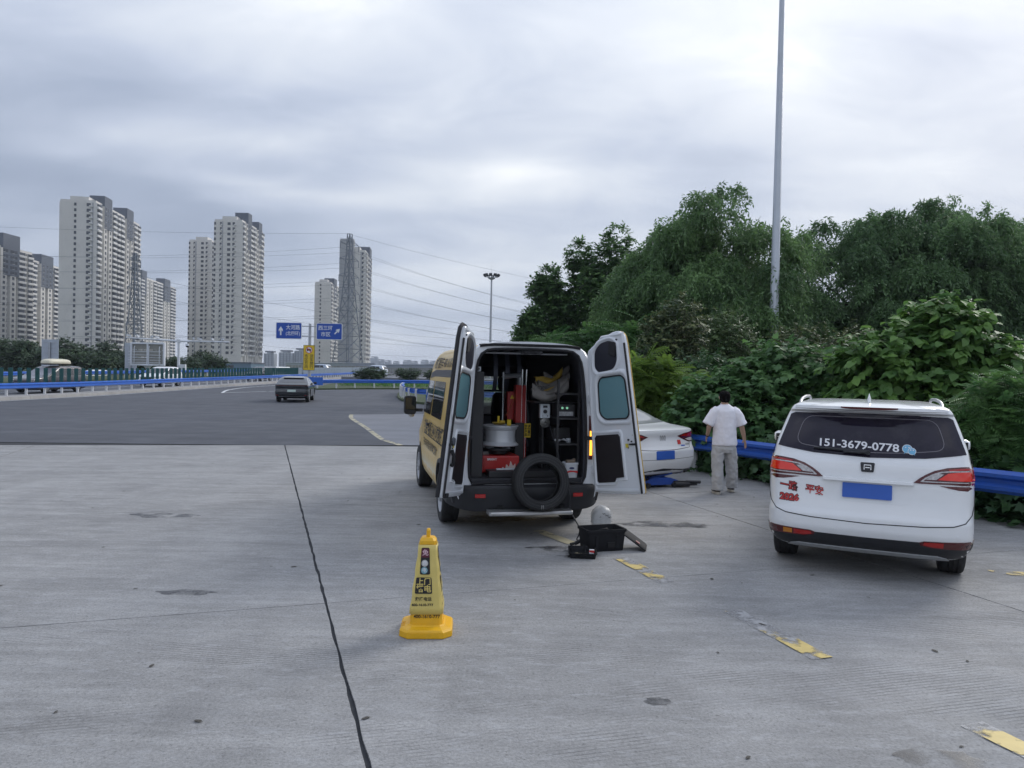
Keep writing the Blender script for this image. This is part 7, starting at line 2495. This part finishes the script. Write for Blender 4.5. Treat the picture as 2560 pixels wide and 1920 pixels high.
# wrist band
w = Vector(armL[-1]); d = (w - Vector(armL[-2])).normalized(); a0 = d.orthogonal().normalized(); b0 = d.cross(a0)
mb = MB(); mb.tube([w - d * .012 + (a0 * math.cos(t_) + b0 * math.sin(t_)) * .031 for t_ in np.linspace(0, 2 * math.pi, 17)[:-1]], .008, 6, closed=True); wb = tag(mb.build('wristband', M_shoe, None, smooth=60), 'dark band on the left wrist of the walking person', 'wristband')
wb.matrix_world = Matrix.Translation(man.location) @ Matrix.Rotation(R(4), 4, 'Z')
# ------------------------------------------------------------------ vegetation
def leaf_material(name, dark, light, transl=0.25, rough=0.5):
    m = bpy.data.materials.new(name)
    m.use_nodes = True
    t = m.node_tree
    b = t.nodes['Principled BSDF']
    at = nn(t, 'ShaderNodeAttribute', attribute_name='tone')
    mx = nn(t, 'ShaderNodeMix', data_type='RGBA')
    t.links.new(at.outputs['Fac'], mx.inputs['Factor'])
    mx.inputs['A'].default_value = (*dark, 1)
    mx.inputs['B'].default_value = (*light, 1)
    t.links.new(mx.outputs['Result'], b.inputs['Base Color'])
    b.inputs['Roughness'].default_value = rough
    b.inputs['Specular IOR Level'].default_value = 0.35
    tr = nn(t, 'ShaderNodeBsdfTranslucent')
    t.links.new(mx.outputs['Result'], tr.inputs[0])
    ms = nn(t, 'ShaderNodeMixShader')
    ms.inputs[0].default_value = transl
    t.links.new(b.outputs[0], ms.inputs[1])
    t.links.new(tr.outputs[0], ms.inputs[2])
    t.links.new(ms.outputs[0], t.nodes['Material Output'].inputs[0])
    return m


# templates: x across, y along the blade, z up; unit length
T_LANCE = (np.array([(0, 0, 0), (.17, .45, -.03), (0, 1, -.12), (-.17, .45, -.03)]), [(0, 1, 2), (0, 2, 3)])
T_OVAL = (np.array([(0, 0, 0), (.26, .35, .04), (.20, .75, .0), (0, 1, -.08), (-.20, .75, 0), (-.26, .35, .04)]), [(0, 1, 2), (0, 2, 3), (0, 3, 4), (0, 4, 5)])
T_HEART = (np.array([(0, 0, 0), (.30, .02, .05), (.46, .28, .07), (.36, .62, .02), (0, 1.06, -.16), (-.36, .62, .02), (-.46, .28, .07), (-.30, .02, .05), (0, .45, -.03)]),
           [(0, 1, 8), (1, 2, 8), (2, 3, 8), (3, 4, 8), (4, 5, 8), (5, 6, 8), (6, 7, 8), (7, 0, 8)])
T_LOBE = (np.array([(0, 0, 0), (.22, .04, .03), (.52, .18, .06), (.36, .38, .02), (.50, .66, -.02), (.20, .62, -.02), (0, 1.05, -.18), (-.20, .62, -.02), (-.50, .66, -.02), (-.36, .38, .02), (-.52, .18, .06), (-.22, .04, .03), (0, .4, -.02)]),
          [(0, 1, 12), (1, 2, 3), (1, 3, 12), (3, 4, 5), (3, 5, 12), (5, 6, 7), (5, 7, 12), (7, 8, 9), (7, 9, 12), (9, 10, 11), (9, 11, 12), (11, 0, 12)])


def t_pinnate(pairs=8):
    v, f = [], []
    for i in range(pairs):
        y = .16 + .80 * i / pairs
        L_ = .30 * (1 - .55 * abs(i / pairs - .4))
        droop = -.25 * y * y
        for s in (-1, 1):
            n = len(v)
            v += [(0, y, droop), (s * L_ * .45, y + .085, droop + .01), (s * L_, y + .10, droop - .04), (s * L_ * .5, y + .01, droop)]
            f += [(n, n + 1, n + 2), (n, n + 2, n + 3)]
    n = len(v)
    v += [(-.008, 0, 0), (.008, 0, 0), (0, 1, -.25)]
    f += [(n, n + 1, n + 2)]
    return np.array(v), f


T_PIN = t_pinnate()


def unit(a):
    return a / np.maximum(np.linalg.norm(a, axis=1, keepdims=True), 1e-9)


def leaf_object(name, P, D, Nn, S, tpl, material, tone, parent=None, rg=rng):
    """one mesh of many leaves: positions, blade axes, blade normals, sizes"""
    tv, tf = tpl
    D = unit(D)
    X = unit(np.cross(D, Nn))
    Z = np.cross(X, D)
    k = len(tv)
    N = len(P)
    V = (P[:, None, :] + S[:, None, None] * (tv[None, :, 0:1] * X[:, None, :] + tv[None, :, 1:2] * D[:, None, :] + tv[None, :, 2:3] * Z[:, None, :])).reshape(-1, 3)
    F = (np.array(tf)[None, :, :] + (np.arange(N) * k)[:, None, None]).reshape(-1)
    me = bpy.data.meshes.new(name)
    me.vertices.add(len(V))
    me.vertices.foreach_set('co', V.astype(np.float32).ravel())
    nf = N * len(tf)
    me.loops.add(nf * 3)
    me.loops.foreach_set('vertex_index', F.astype(np.int32))
    me.polygons.add(nf)
    me.polygons.foreach_set('loop_start', np.arange(0, nf * 3, 3, dtype=np.int32))
    me.materials.append(material)
    at = me.attributes.new('tone', 'FLOAT', 'POINT')
    at.data.foreach_set('value', np.repeat(tone, k).astype(np.float32))
    me.update(calc_edges=True)
    o = bpy.data.objects.new(name, me)
    C.objects.link(o)
    if parent:
        o.parent = parent
    return o


def sphere_dirs(n, rg):
    d = rg.normal(size=(n, 3))
    return unit(d)


def blob_points(blobs, n, rg, shell=4.0):
    """points in a union of ellipsoids, denser towards the skin; returns points and outward directions"""
    vol = np.array([b[3] * b[4] * b[5] for b in blobs]) ** (2 / 3)
    idx = rg.choice(len(blobs), n, p=vol / vol.sum())
    B = np.array(blobs)[idx]
    d = sphere_dirs(n, rg)
    r = rg.random(n) ** (1 / shell)
    r *= 1 + .06 * rg.normal(size=n)
    P = B[:, :3] + d * r[:, None] * B[:, 3:]
    out_ = unit(d / B[:, 3:])
    return P, out_


M_bark = mat('bark', (0.06, 0.05, 0.042), 0.9, var=0.3, vscale=6, bump=0.6, bscale=20)
M_stem = mat('green_stem', (0.075, 0.085, 0.035), 0.7, var=0.2)
L_willow = leaf_material('willow_leaf', (0.080, 0.150, 0.066), (0.220, 0.355, 0.135), 0.45)
L_willow2 = leaf_material('grey_willow_leaf', (0.070, 0.134, 0.064), (0.185, 0.310, 0.125), 0.45)
L_poplar = leaf_material('poplar_leaf', (0.065, 0.135, 0.052), (0.190, 0.325, 0.100), 0.45)
L_maple = leaf_material('lobed_leaf', (0.060, 0.140, 0.055), (0.140, 0.270, 0.085), 0.40)
L_heart = leaf_material('heart_leaf', (0.072, 0.160, 0.050), (0.190, 0.340, 0.080), 0.42)
L_pin = leaf_material('pinnate_leaf', (0.058, 0.140, 0.050), (0.145, 0.275, 0.080), 0.38)
L_bright = leaf_material('bright_pinnate_leaf', (0.075, 0.14, 0.030), (0.19, 0.30, 0.055), 0.35)
L_privet = leaf_material('privet_leaf', (0.050, 0.085, 0.040), (0.22, 0.245, 0.105), 0.25)
L_brown = leaf_material('brownish_leaf', (0.058, 0.105, 0.044), (0.165, 0.235, 0.088), 0.30)
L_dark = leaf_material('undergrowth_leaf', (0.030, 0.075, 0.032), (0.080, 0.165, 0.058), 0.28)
L_far = leaf_material('far_tree_leaf', (0.030, 0.060, 0.033), (0.090, 0.145, 0.060), 0.25)


def limbs(parent, trunk_h, r0, tips, rg, name='trunk', lean=(0, 0)):
    mb = MB()
    top = Vector((lean[0], lean[1], trunk_h))
    mb.tube([(0, 0, -.1), (lean[0] * .3, lean[1] * .3, trunk_h * .5), top], [r0 * 1.25, r0, r0 * .8], 8)
    o = mb.build(name, M_bark, parent, smooth=50)
    for i, t_ in enumerate(tips):
        t_ = Vector(t_)
        mid = top.lerp(t_, .5) + Vector((rg.normal() * .25, rg.normal() * .25, .3))
        mb = MB()
        mb.tube([top - Vector((0, 0, .1)), mid, t_], [r0 * .5, r0 * .3, r0 * .1], 6)
        mb.build('limb', M_bark, parent, smooth=50)


def willow(label, loc, rx, rz_top, seed, mat_, nclump=170, strands=11, group='willow trees behind the shrubs', zb=2.0):
    rg = np.random.default_rng(seed)
    t = thing('willow_tree', label, 'tree', loc, 0, group)
    H = rz_top
    zc_ = zb + (H - zb) * .52
    blobs = [(0, 0, zc_, rx * .80, rx * .80, (H - zb) * .46)]
    for k in range(9):
        a = k * 2 * math.pi / 9 + rg.normal() * .2
        blobs.append((rx * .55 * math.cos(a), rx * .55 * math.sin(a), zc_ + (H - zb) * rg.uniform(-.22, .22), rx * rg.uniform(.35, .5), rx * rg.uniform(.35, .5), (H - zb) * rg.uniform(.18, .28)))
    for k in range(4):
        blobs.append((rx * rg.uniform(-.45, .45), rx * rg.uniform(-.4, .4), H - (H - zb) * rg.uniform(.10, .22), rx * rg.uniform(.22, .36), rx * .3, (H - zb) * .10))
    cP, cO = blob_points(blobs, nclump, rg, 9)
    ns = strands
    # each clump is a rounded puff: strands spring from its upper, outer half
    pr = rg.uniform(.35, 1.15, nclump)
    sd_ = sphere_dirs(nclump * ns, rg)
    sd_[:, 2] = np.abs(sd_[:, 2]) * .8 - .15
    O0 = unit(sd_ + .55 * np.repeat(cO, ns, 0))
    P0 = np.repeat(cP, ns, 0) + O0 * np.repeat(pr, ns)[:, None] * rg.uniform(.45, 1.08, nclump * ns)[:, None] + rg.normal(size=(nclump * ns, 3)) * .08
    ctone = np.repeat(rg.random(nclump) * .5 + .15, ns)
    nl = 24
    tt = np.linspace(0, 1, nl)
    Ls = rg.uniform(.45, 1.05, len(P0))
    up = O0.copy()
    up[:, 2] = np.abs(up[:, 2]) * .6 + .35
    hor = O0 * np.array([1, 1, 0])
    # strand: shoots outward-up then droops
    pos = P0[:, None, :] + (up * .55)[:, None, :] * (tt * Ls[:, None])[:, :, None] + (hor * .35)[:, None, :] * ((tt ** 1.5) * Ls[:, None])[:, :, None]
    pos[:, :, 2] -= 1.15 * (tt ** 2) * Ls[:, None]
    pos += rg.normal(size=pos.shape) * .05
    tang = np.gradient(pos, axis=1)
    P = pos.reshape(-1, 3)
    D = unit(tang.reshape(-1, 3)) + rg.normal(size=(len(P), 3)) * .55 + np.array([0, 0, -.25])
    Nn = rg.normal(size=(len(P), 3)) + np.array([0, 0, 1.2])
    S = rg.uniform(.13, .25, len(P))
    tone = np.clip(np.repeat(ctone, nl) + rg.normal(size=len(P)) * .17, 0, 1)
    leaf_object('crown', P, D, Nn, S, T_LANCE, mat_, tone, t)
    tips = [cP[i] for i in rg.choice(nclump, 10)]
    limbs(t, H * .35, .22, tips, rg)
    return t


def bushy(name, label, cat, loc, blobs, n_twig, per, size, tpl, mat_, seed, twig=.45, group=None, tone0=.35, droop=.35, stems=5, tspread=.2, spread=.5, shell=5.0):
    """twigs over the skin of a blob cluster, leaves alternating along each twig"""
    rg = np.random.default_rng(seed)
    t = thing(name, label, cat, loc, 0, group)
    cP, cO = blob_points(blobs, n_twig, rg, shell)
    cP[:, 2] = np.maximum(cP[:, 2], .04)
    dirs = unit(cO + rg.normal(size=cO.shape) * spread + np.array([0, 0, .25]))
    L_ = twig * rg.uniform(.6, 1.3, n_twig)
    tt = (np.arange(per) + .5) / per
    start = cP - dirs * (L_ * .5)[:, None]
    pos = start[:, None, :] + dirs[:, None, :] * (tt[None, :] * L_[:, None])[:, :, None]
    pos[:, :, 2] -= .25 * (tt ** 2) * L_[:, None]
    sidev = unit(np.cross(dirs, np.array([0, 0, 1.0]) + rg.normal(size=dirs.shape) * .1))
    sg_ = np.where(np.arange(per) % 2 == 0, 1, -1)
    D = dirs[:, None, :] * .55 + sidev[:, None, :] * sg_[None, :, None] * .75 + np.array([0, 0, -droop])
    P = pos.reshape(-1, 3)
    D = D.reshape(-1, 3) + rg.normal(size=(len(P), 3)) * .28
    Nn = np.array([0, 0, 1.0]) + .45 * np.repeat(cO, per, 0) + rg.normal(size=(len(P), 3)) * .28
    S = size * rg.uniform(.6, 1.2, len(P))
    age = np.tile(tt, n_twig)
    tone = np.clip(tone0 + np.repeat(rg.normal(size=n_twig) * tspread, per) + .25 * (age - .5) + rg.normal(size=len(P)) * .10, 0, 1)
    P[:, 2] = np.maximum(P[:, 2], .02)
    leaf_object('foliage' if cat != 'tree' else 'crown', P, D, Nn, S, tpl, mat_, tone, t)
    for i in range(stems):
        b = blobs[i % len(blobs)]
        mb = MB()
        mb.tube([(b[0] * .4 + rg.normal() * .1, b[1] * .4 + rg.normal() * .1, -.05), (b[0] * .7, b[1] * .7, b[2] * .5), (b[0] + rg.normal() * .2, b[1], b[2] + b[5] * .5)], [.035, .026, .012], 6)
        mb.build('stem', M_bark, t, smooth=50)
    return t


# trees on the right, far to near
willow('tall willow right of centre behind the pale mast', (9.3, 33.5, 0), 3.95, 9.4, 21, L_willow, 150, 42)
willow('dark willow just right of the pale mast', (17.6, 36.5, 0), 3.7, 10.2, 22, L_willow2, 135, 40)
willow('dark willow second from the right edge', (21.9, 37.5, 0), 4.2, 10.5, 23, L_willow2, 145, 40)
wl_ = copy_tree([o for o in scene.objects if o.name.startswith('willow_tree')][1])
wl_.location = (26.8, 38.2, 0); wl_.rotation_euler = (0, 0, 2.2); wl_['label'] = 'dark willow cut by the right edge of the frame'
willow('low willow at the left foot of the tall willow', (7.3, 36.0, 0), 2.6, 7.6, 25, L_willow, 55, 50)


def poplar(label, x, y, h, w, seed):
    bl = []
    rg = np.random.default_rng(seed)
    for k in range(9):
        z = h * (.10 + .84 * k / 8)
        ww = w * (1.0 - .62 * (k / 8) ** 1.8)
        bl.append((rg.normal() * w * .15, rg.normal() * w * .15, z, ww, ww, h * .10))
    for k in range(6):
        a = rg.random() * 6.28
        bl.append((w * .5 * math.cos(a), w * .5 * math.sin(a), h * rg.uniform(.35, .9), w * .25, w * .25, h * .10))
    t = bushy('poplar_tree', label, 'tree', (x, y, 0), bl, 3000, 12, .22, T_OVAL, L_poplar, seed, twig=.55, group='poplars behind the van', tone0=.25, droop=.1, stems=0, spread=.45)
    limbs(t, h * .6, .14, [(0, 0, h * .9), (w * .3, 0, h * .7), (-w * .3, .2, h * .65)], rg)


poplar('leftmost low poplar beside the van roof', 1.05, 44, 5.6, 1.3, 31)
poplar('pale topped poplar left of the tall dark poplars', 2.15, 45, 8.3, 2.0, 32)
poplar('dark poplar in the middle of the three poplars', 4.3, 45, 9.8, 2.2, 33)
poplar('tallest dark poplar touching the tall willow', 6.2, 46, 10.9, 2.4, 34)

# woody shrubs of the middle distance
bushy('tree_of_heaven', 'pale green feathery shrub above the van roof', 'shrub', (2.6, 26, 0), [(0, 0, 1.9, 1.6, 1.2, 1.7), (1.3, 0, 2.3, 1.3, 1.1, 1.5), (-1.1, .3, 1.8, 1.0, 1.0, 1.4)], 420, 5, .75, T_PIN, L_pin, 41, group='shrubs of the verge')
bushy('privet_bush', 'dark privet bush with pale flower heads right of the open van door', 'shrub', (4.75, 22, 0), [(0, 0, 2.2, 1.0, .9, 1.8), (.25, 0, 3.4, .75, .8, 1.0), (-.4, 0, 2.9, .7, .7, .9)], 900, 12, .12, T_OVAL, L_privet, 42, twig=.4, tone0=.25, tspread=.3, group='shrubs of the verge')
bushy('photinia_bush', 'brownish round shrub left of the pale mast', 'shrub', (6.75, 24, 0), [(0, 0, 2.2, 1.25, 1.0, 1.9), (.2, 0, 3.2, .9, .9, .95)], 850, 12, .11, T_OVAL, L_brown, 43, twig=.4, tone0=.35, tspread=.3, group='shrubs of the verge')
bushy('privet_bush', 'yellowish privet bush at the foot of the pale mast', 'shrub', (9.4, 23, 0), [(0, 0, 2.0, 1.5, 1.0, 1.6), (1.2, 0, 2.1, 1.1, 1.0, 1.6), (-.9, .2, 2.4, .7, .8, 1.2)], 900, 12, .12, T_OVAL, L_privet, 44, twig=.4, tone0=.42, tspread=.25, group='shrubs of the verge')
bushy('mixed_thicket', 'dark thicket between the willows and the front shrubs', 'shrub', (14.5, 24, 0), [(0, 0, 1.8, 2.5, 1.5, 1.7), (3.5, .5, 2.0, 2.4, 1.5, 1.8), (-2.6, 0, 1.8, 1.8, 1.3, 1.6), (7, 1, 2.0, 2.5, 1.5, 1.9)], 1500, 10, .17, T_OVAL, L_dark, 45, twig=.5, tone0=.4, group='shrubs of the verge', stems=8)
bushy('ivy_thicket', 'dark leafy thicket directly right of the open van door', 'shrub', (4.3, 19.2, 0), [(0, 0, 1.2, 1.2, .8, 1.2), (.9, 0, 1.5, .9, .8, 1.1), (-.9, .4, 1.1, .8, .7, 1.0)], 900, 11, .13, T_OVAL, L_dark, 46, twig=.4, tone0=.5, group='shrubs of the verge', tspread=.25)
# near shrubs behind the rail
bushy('goldenrain_shrub', 'bright yellow-green feathery shrub behind the white sedan', 'shrub', (3.45, 17.3, 0), [(0, 0, 1.25, 1.0, .7, 1.1), (.5, -.5, .9, .8, .7, .8), (-.5, .0, 1.6, .6, .6, .8)], 560, 5, .50, T_PIN, L_bright, 51, twig=.35, group='shrubs of the verge', tone0=.45)
bushy('paper_mulberry', 'large lobed-leaf shrub behind the walking person', 'shrub', (5.3, 15.6, 0), [(0, 0, 1.25, 1.5, 1.0, 1.15), (1.2, -.2, 1.45, 1.2, 1.0, 1.15), (-1.1, -.2, 1.0, 1.0, .9, .95), (.5, .1, 1.9, 1.1, .8, .85), (1.9, -.9, 1.2, .9, .8, 1.0), (-.2, -.6, .8, 1.2, .8, .7)], 2100, 9, .155, T_LOBE, L_maple, 52, twig=.55, group='shrubs of the verge', tone0=.36, droop=.55)
bushy('catalpa_shrub', 'tall pale green heart-leaf shrub above the white SUV roof', 'shrub', (7.75, 13.9, 0), [(0, 0, 1.7, 1.35, 1.0, 1.45), (.25, 0, 2.75, .80, .75, .75), (-.9, -.1, 1.9, .9, .85, 1.0), (1.0, -.2, 1.7, .9, .9, 1.1), (.35, 0, 3.25, .35, .4, .35), (0, -.7, 1.0, 1.3, .7, .9)], 1750, 9, .165, T_HEART, L_heart, 53, twig=.5, group='shrubs of the verge', tone0=.42, droop=.6)
bushy('sumac_shrub', 'feathery shrub at the right edge beside the white SUV', 'shrub', (7.75, 10.9, 0), [(0, 0, 1.0, .95, .75, 1.0), (.55, -.3, 1.35, .8, .7, .85), (-.45, .2, 1.2, .65, .6, .85), (.9, -.6, .8, .8, .7, .8)], 1300, 5, .33, T_PIN, L_pin, 54, twig=.3, group='shrubs of the verge', tone0=.40)
bushy('sumac_shrub', 'feathery shrub behind the heart-leaf shrub at the right edge', 'shrub', (10.6, 14.2, 0), [(0, 0, 1.3, 1.5, 1.0, 1.3), (1.3, 0, 1.6, 1.2, 1.0, 1.3)], 420, 5, .55, T_PIN, L_pin, 55, twig=.35, group='shrubs of the verge', tone0=.35)
# undergrowth that nobody could count
rg8 = np.random.default_rng(77)
hedge_line = smooth_path([(1.6, 18.4, 0), (3.1, 16.2, 0), (4.45, 14.0, 0), (5.3, 12.7, 0), (6.2, 11.0, 0), (6.95, 9.9, 0), (7.9, 9.1, 0), (9.6, 8.1, 0), (11.5, 7.2, 0)], .25)
n = 15000
ii = rg8.integers(0, len(hedge_line), n)
HL = np.array([tuple(p) for p in hedge_line])
off = rg8.random(n) ** 1.3 * 2.4
nrm_ = np.array([.80, .60, 0])
P = HL[ii] + nrm_ * off[:, None] + rg8.normal(size=(n, 3)) * np.array([.18, .18, 0])
P[:, 2] = .03 + rg8.random(n) * np.minimum(1.15, .55 + off * .7)
D = rg8.normal(size=(n, 3)) * .7 + np.array([-.5, -.4, .1])
Nn = np.array([-.3, -.3, 1.0]) + rg8.normal(size=(n, 3)) * .4
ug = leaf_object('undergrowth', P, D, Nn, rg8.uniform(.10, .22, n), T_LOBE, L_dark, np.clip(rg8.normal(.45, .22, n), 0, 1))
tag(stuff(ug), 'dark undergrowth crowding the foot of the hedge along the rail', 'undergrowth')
n = 22000
P = np.stack([rg8.uniform(3.0, 34, n), rg8.uniform(26, 42, n), rg8.random(n) ** 1.2 * 3.0], 1)
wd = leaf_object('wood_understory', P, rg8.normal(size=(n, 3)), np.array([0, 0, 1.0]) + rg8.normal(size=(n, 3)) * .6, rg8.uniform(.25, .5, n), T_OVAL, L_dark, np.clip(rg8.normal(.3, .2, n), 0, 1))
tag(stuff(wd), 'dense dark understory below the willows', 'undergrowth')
sheet('verge', [(1.4, 19.2), (3.0, 16.9), (4.5, 14.4), (5.5, 12.9), (6.4, 11.2), (7.2, 10.1), (8.2, 9.3), (9.9, 8.3), (14, 6.4), (60, 6), (60, 90), (14, 90), (12, 41), (3, 36), (-1, 27)], .012, M_grass_base)

# fallen leaves and litter on the concrete
L_litter = mat('dry_leaf', (0.055, 0.05, 0.042), 0.8, var=0.3, vscale=10)
lit = MB()
rl = random.Random(8)
for k in range(70):
    x, y = rl.uniform(-7, 5), rl.uniform(2.6, 15)
    s_ = rl.uniform(.012, .035)
    a = rl.random() * 6.28
    c_, s2 = math.cos(a), math.sin(a)
    q = [(0, -1), (.45, -.3), (.3, .6), (0, 1), (-.4, .4), (-.35, -.4)]
    lit.add([(x + s_ * (u * c_ - v * s2), y + s_ * (u * s2 + v * c_), .004 + .012 * s_ * 40 * abs(u) * .3) for u, v in q], [tuple(range(6))])
tag(stuff(lit.build('fallen_leaves', L_litter)), 'small dark dry leaves scattered over the concrete', 'leaves')

# far trees beyond the opposite carriageway
proto = []
for sd, w, h in ((61, 2.3, 5.4), (62, 2.8, 4.6), (63, 1.9, 6.2)):
    bl = [(0, 0, h * .55, w * .8, w * .8, h * .42)]
    rg = np.random.default_rng(sd)
    for k in range(7):
        a = k * .9
        bl.append((w * .55 * math.cos(a), w * .55 * math.sin(a), h * rg.uniform(.35, .8), w * .45, w * .45, h * .2))
    t = bushy('roadside_tree', 'tmp', 'tree', (0, 0, 0), bl, 420, 9, .36, T_OVAL, L_far, sd, twig=.7, tone0=.38, stems=0, group='trees along the far verge', tspread=.25)
    limbs(t, h * .4, .12, [(0, 0, h * .7), (w * .4, 0, h * .6), (-w * .4, 0, h * .6)], rg)
    proto.append(t)
rt = random.Random(9)
spots = []
for k in range(16):
    px = -20 + k * 37
    y = rt.uniform(104, 132)
    spots.append(((px - 1280) / 1850 * y, y))
labs = ['at the far left edge', 'left of the tall sign back', 'below the leftmost tower', 'behind the tall sign back above the MPV', 'right of the tall sign back above the MPV', 'below the tallest tower, left part', 'below the tallest tower, middle', 'below the tallest tower, right part',
        'left of the second tall sign back', 'behind the message board', 'right of the message board', 'below the camera gantry arm', 'at the foot of the middle towers, left', 'at the foot of the middle towers', 'at the foot of the middle towers, right', 'left of the blue signs, far off']
for k, ((x, y), lb) in enumerate(zip(spots, labs)):
    src_ = proto[k % 3]
    o = src_ if k < 3 else copy_tree(src_)
    sc = rt.uniform(.98, 1.35) * (1.0 if k < 10 else .72)
    o.location = (x, y, -.36)
    o.rotation_euler = (0, 0, rt.random() * 6.28)
    o.scale = (sc * 1.15, sc * 1.15, sc * rt.uniform(.85, 1.1))
    o['label'] = 'green roadside tree ' + lb
for k, (x, y, lb) in enumerate(((-16.0, 84, 'leftmost'), (-12.4, 88, 'middle one'), (-9.0, 90, 'rightmost'))):
    o = copy_tree(proto[1])
    o.name = 'island_shrub'
    o.location = (x, y, .1 + gz(y)); o.scale = (.75, .6, .42); o.rotation_euler = (0, 0, k * 2.0)
    o['label'] = 'low shrub on the far grass island, %s of three' % lb
    o['category'] = 'shrub'; o['group'] = 'shrubs on the far island'
# grass on the islands
n = 9000
gx = np.concatenate([rg8.uniform(-17, 9, n // 2), rg8.uniform(-8.4, 8, n - n // 2)])
gy = np.concatenate([rg8.uniform(71.5, 84, n // 2), rg8.uniform(46, 61, n - n // 2)])
keep = np.concatenate([np.ones(n // 2, bool), gx[n // 2:] > -8.6 + (62 - gy[n // 2:]) * .16 + .9])
P = np.stack([gx, gy, .12 + np.maximum(0, (gy - 45) * .0088)], 1)[keep]
m_ = len(P)
D = rg8.normal(size=(m_, 3)) * .35 + np.array([0, 0, 1])
gr = leaf_object('grass', P, D, rg8.normal(size=(m_, 3)), rg8.uniform(.15, .45, m_), T_LANCE, L_pin, np.clip(rg8.normal(.5, .25, m_), 0, 1))
tag(stuff(gr), 'rough grass on the islands behind the middle guardrails', 'grass')
# ------------------------------------------------------------------ haze
hz_ = MB()
hz_.box((-100, 1190, 60.6), (3400, 2480, 124))
hzo = hz_.build('haze', bpy.data.materials.new('haze_air'))
hm = hzo.data.materials[0]
hm.use_nodes = True
ht = hm.node_tree
ht.nodes.clear()
ho = nn(ht, 'ShaderNodeOutputMaterial')
pv = nn(ht, 'ShaderNodeVolumePrincipled')
pv.inputs['Color'].default_value = (0.80, 0.87, 1.0, 1)
pv.inputs['Density'].default_value = 0.00022
pv.inputs['Anisotropy'].default_value = 0.2
ht.links.new(pv.outputs[0], ho.inputs['Volume'])
stuff(hzo)
tag(hzo, 'thin pale haze hanging over the whole place', 'haze')
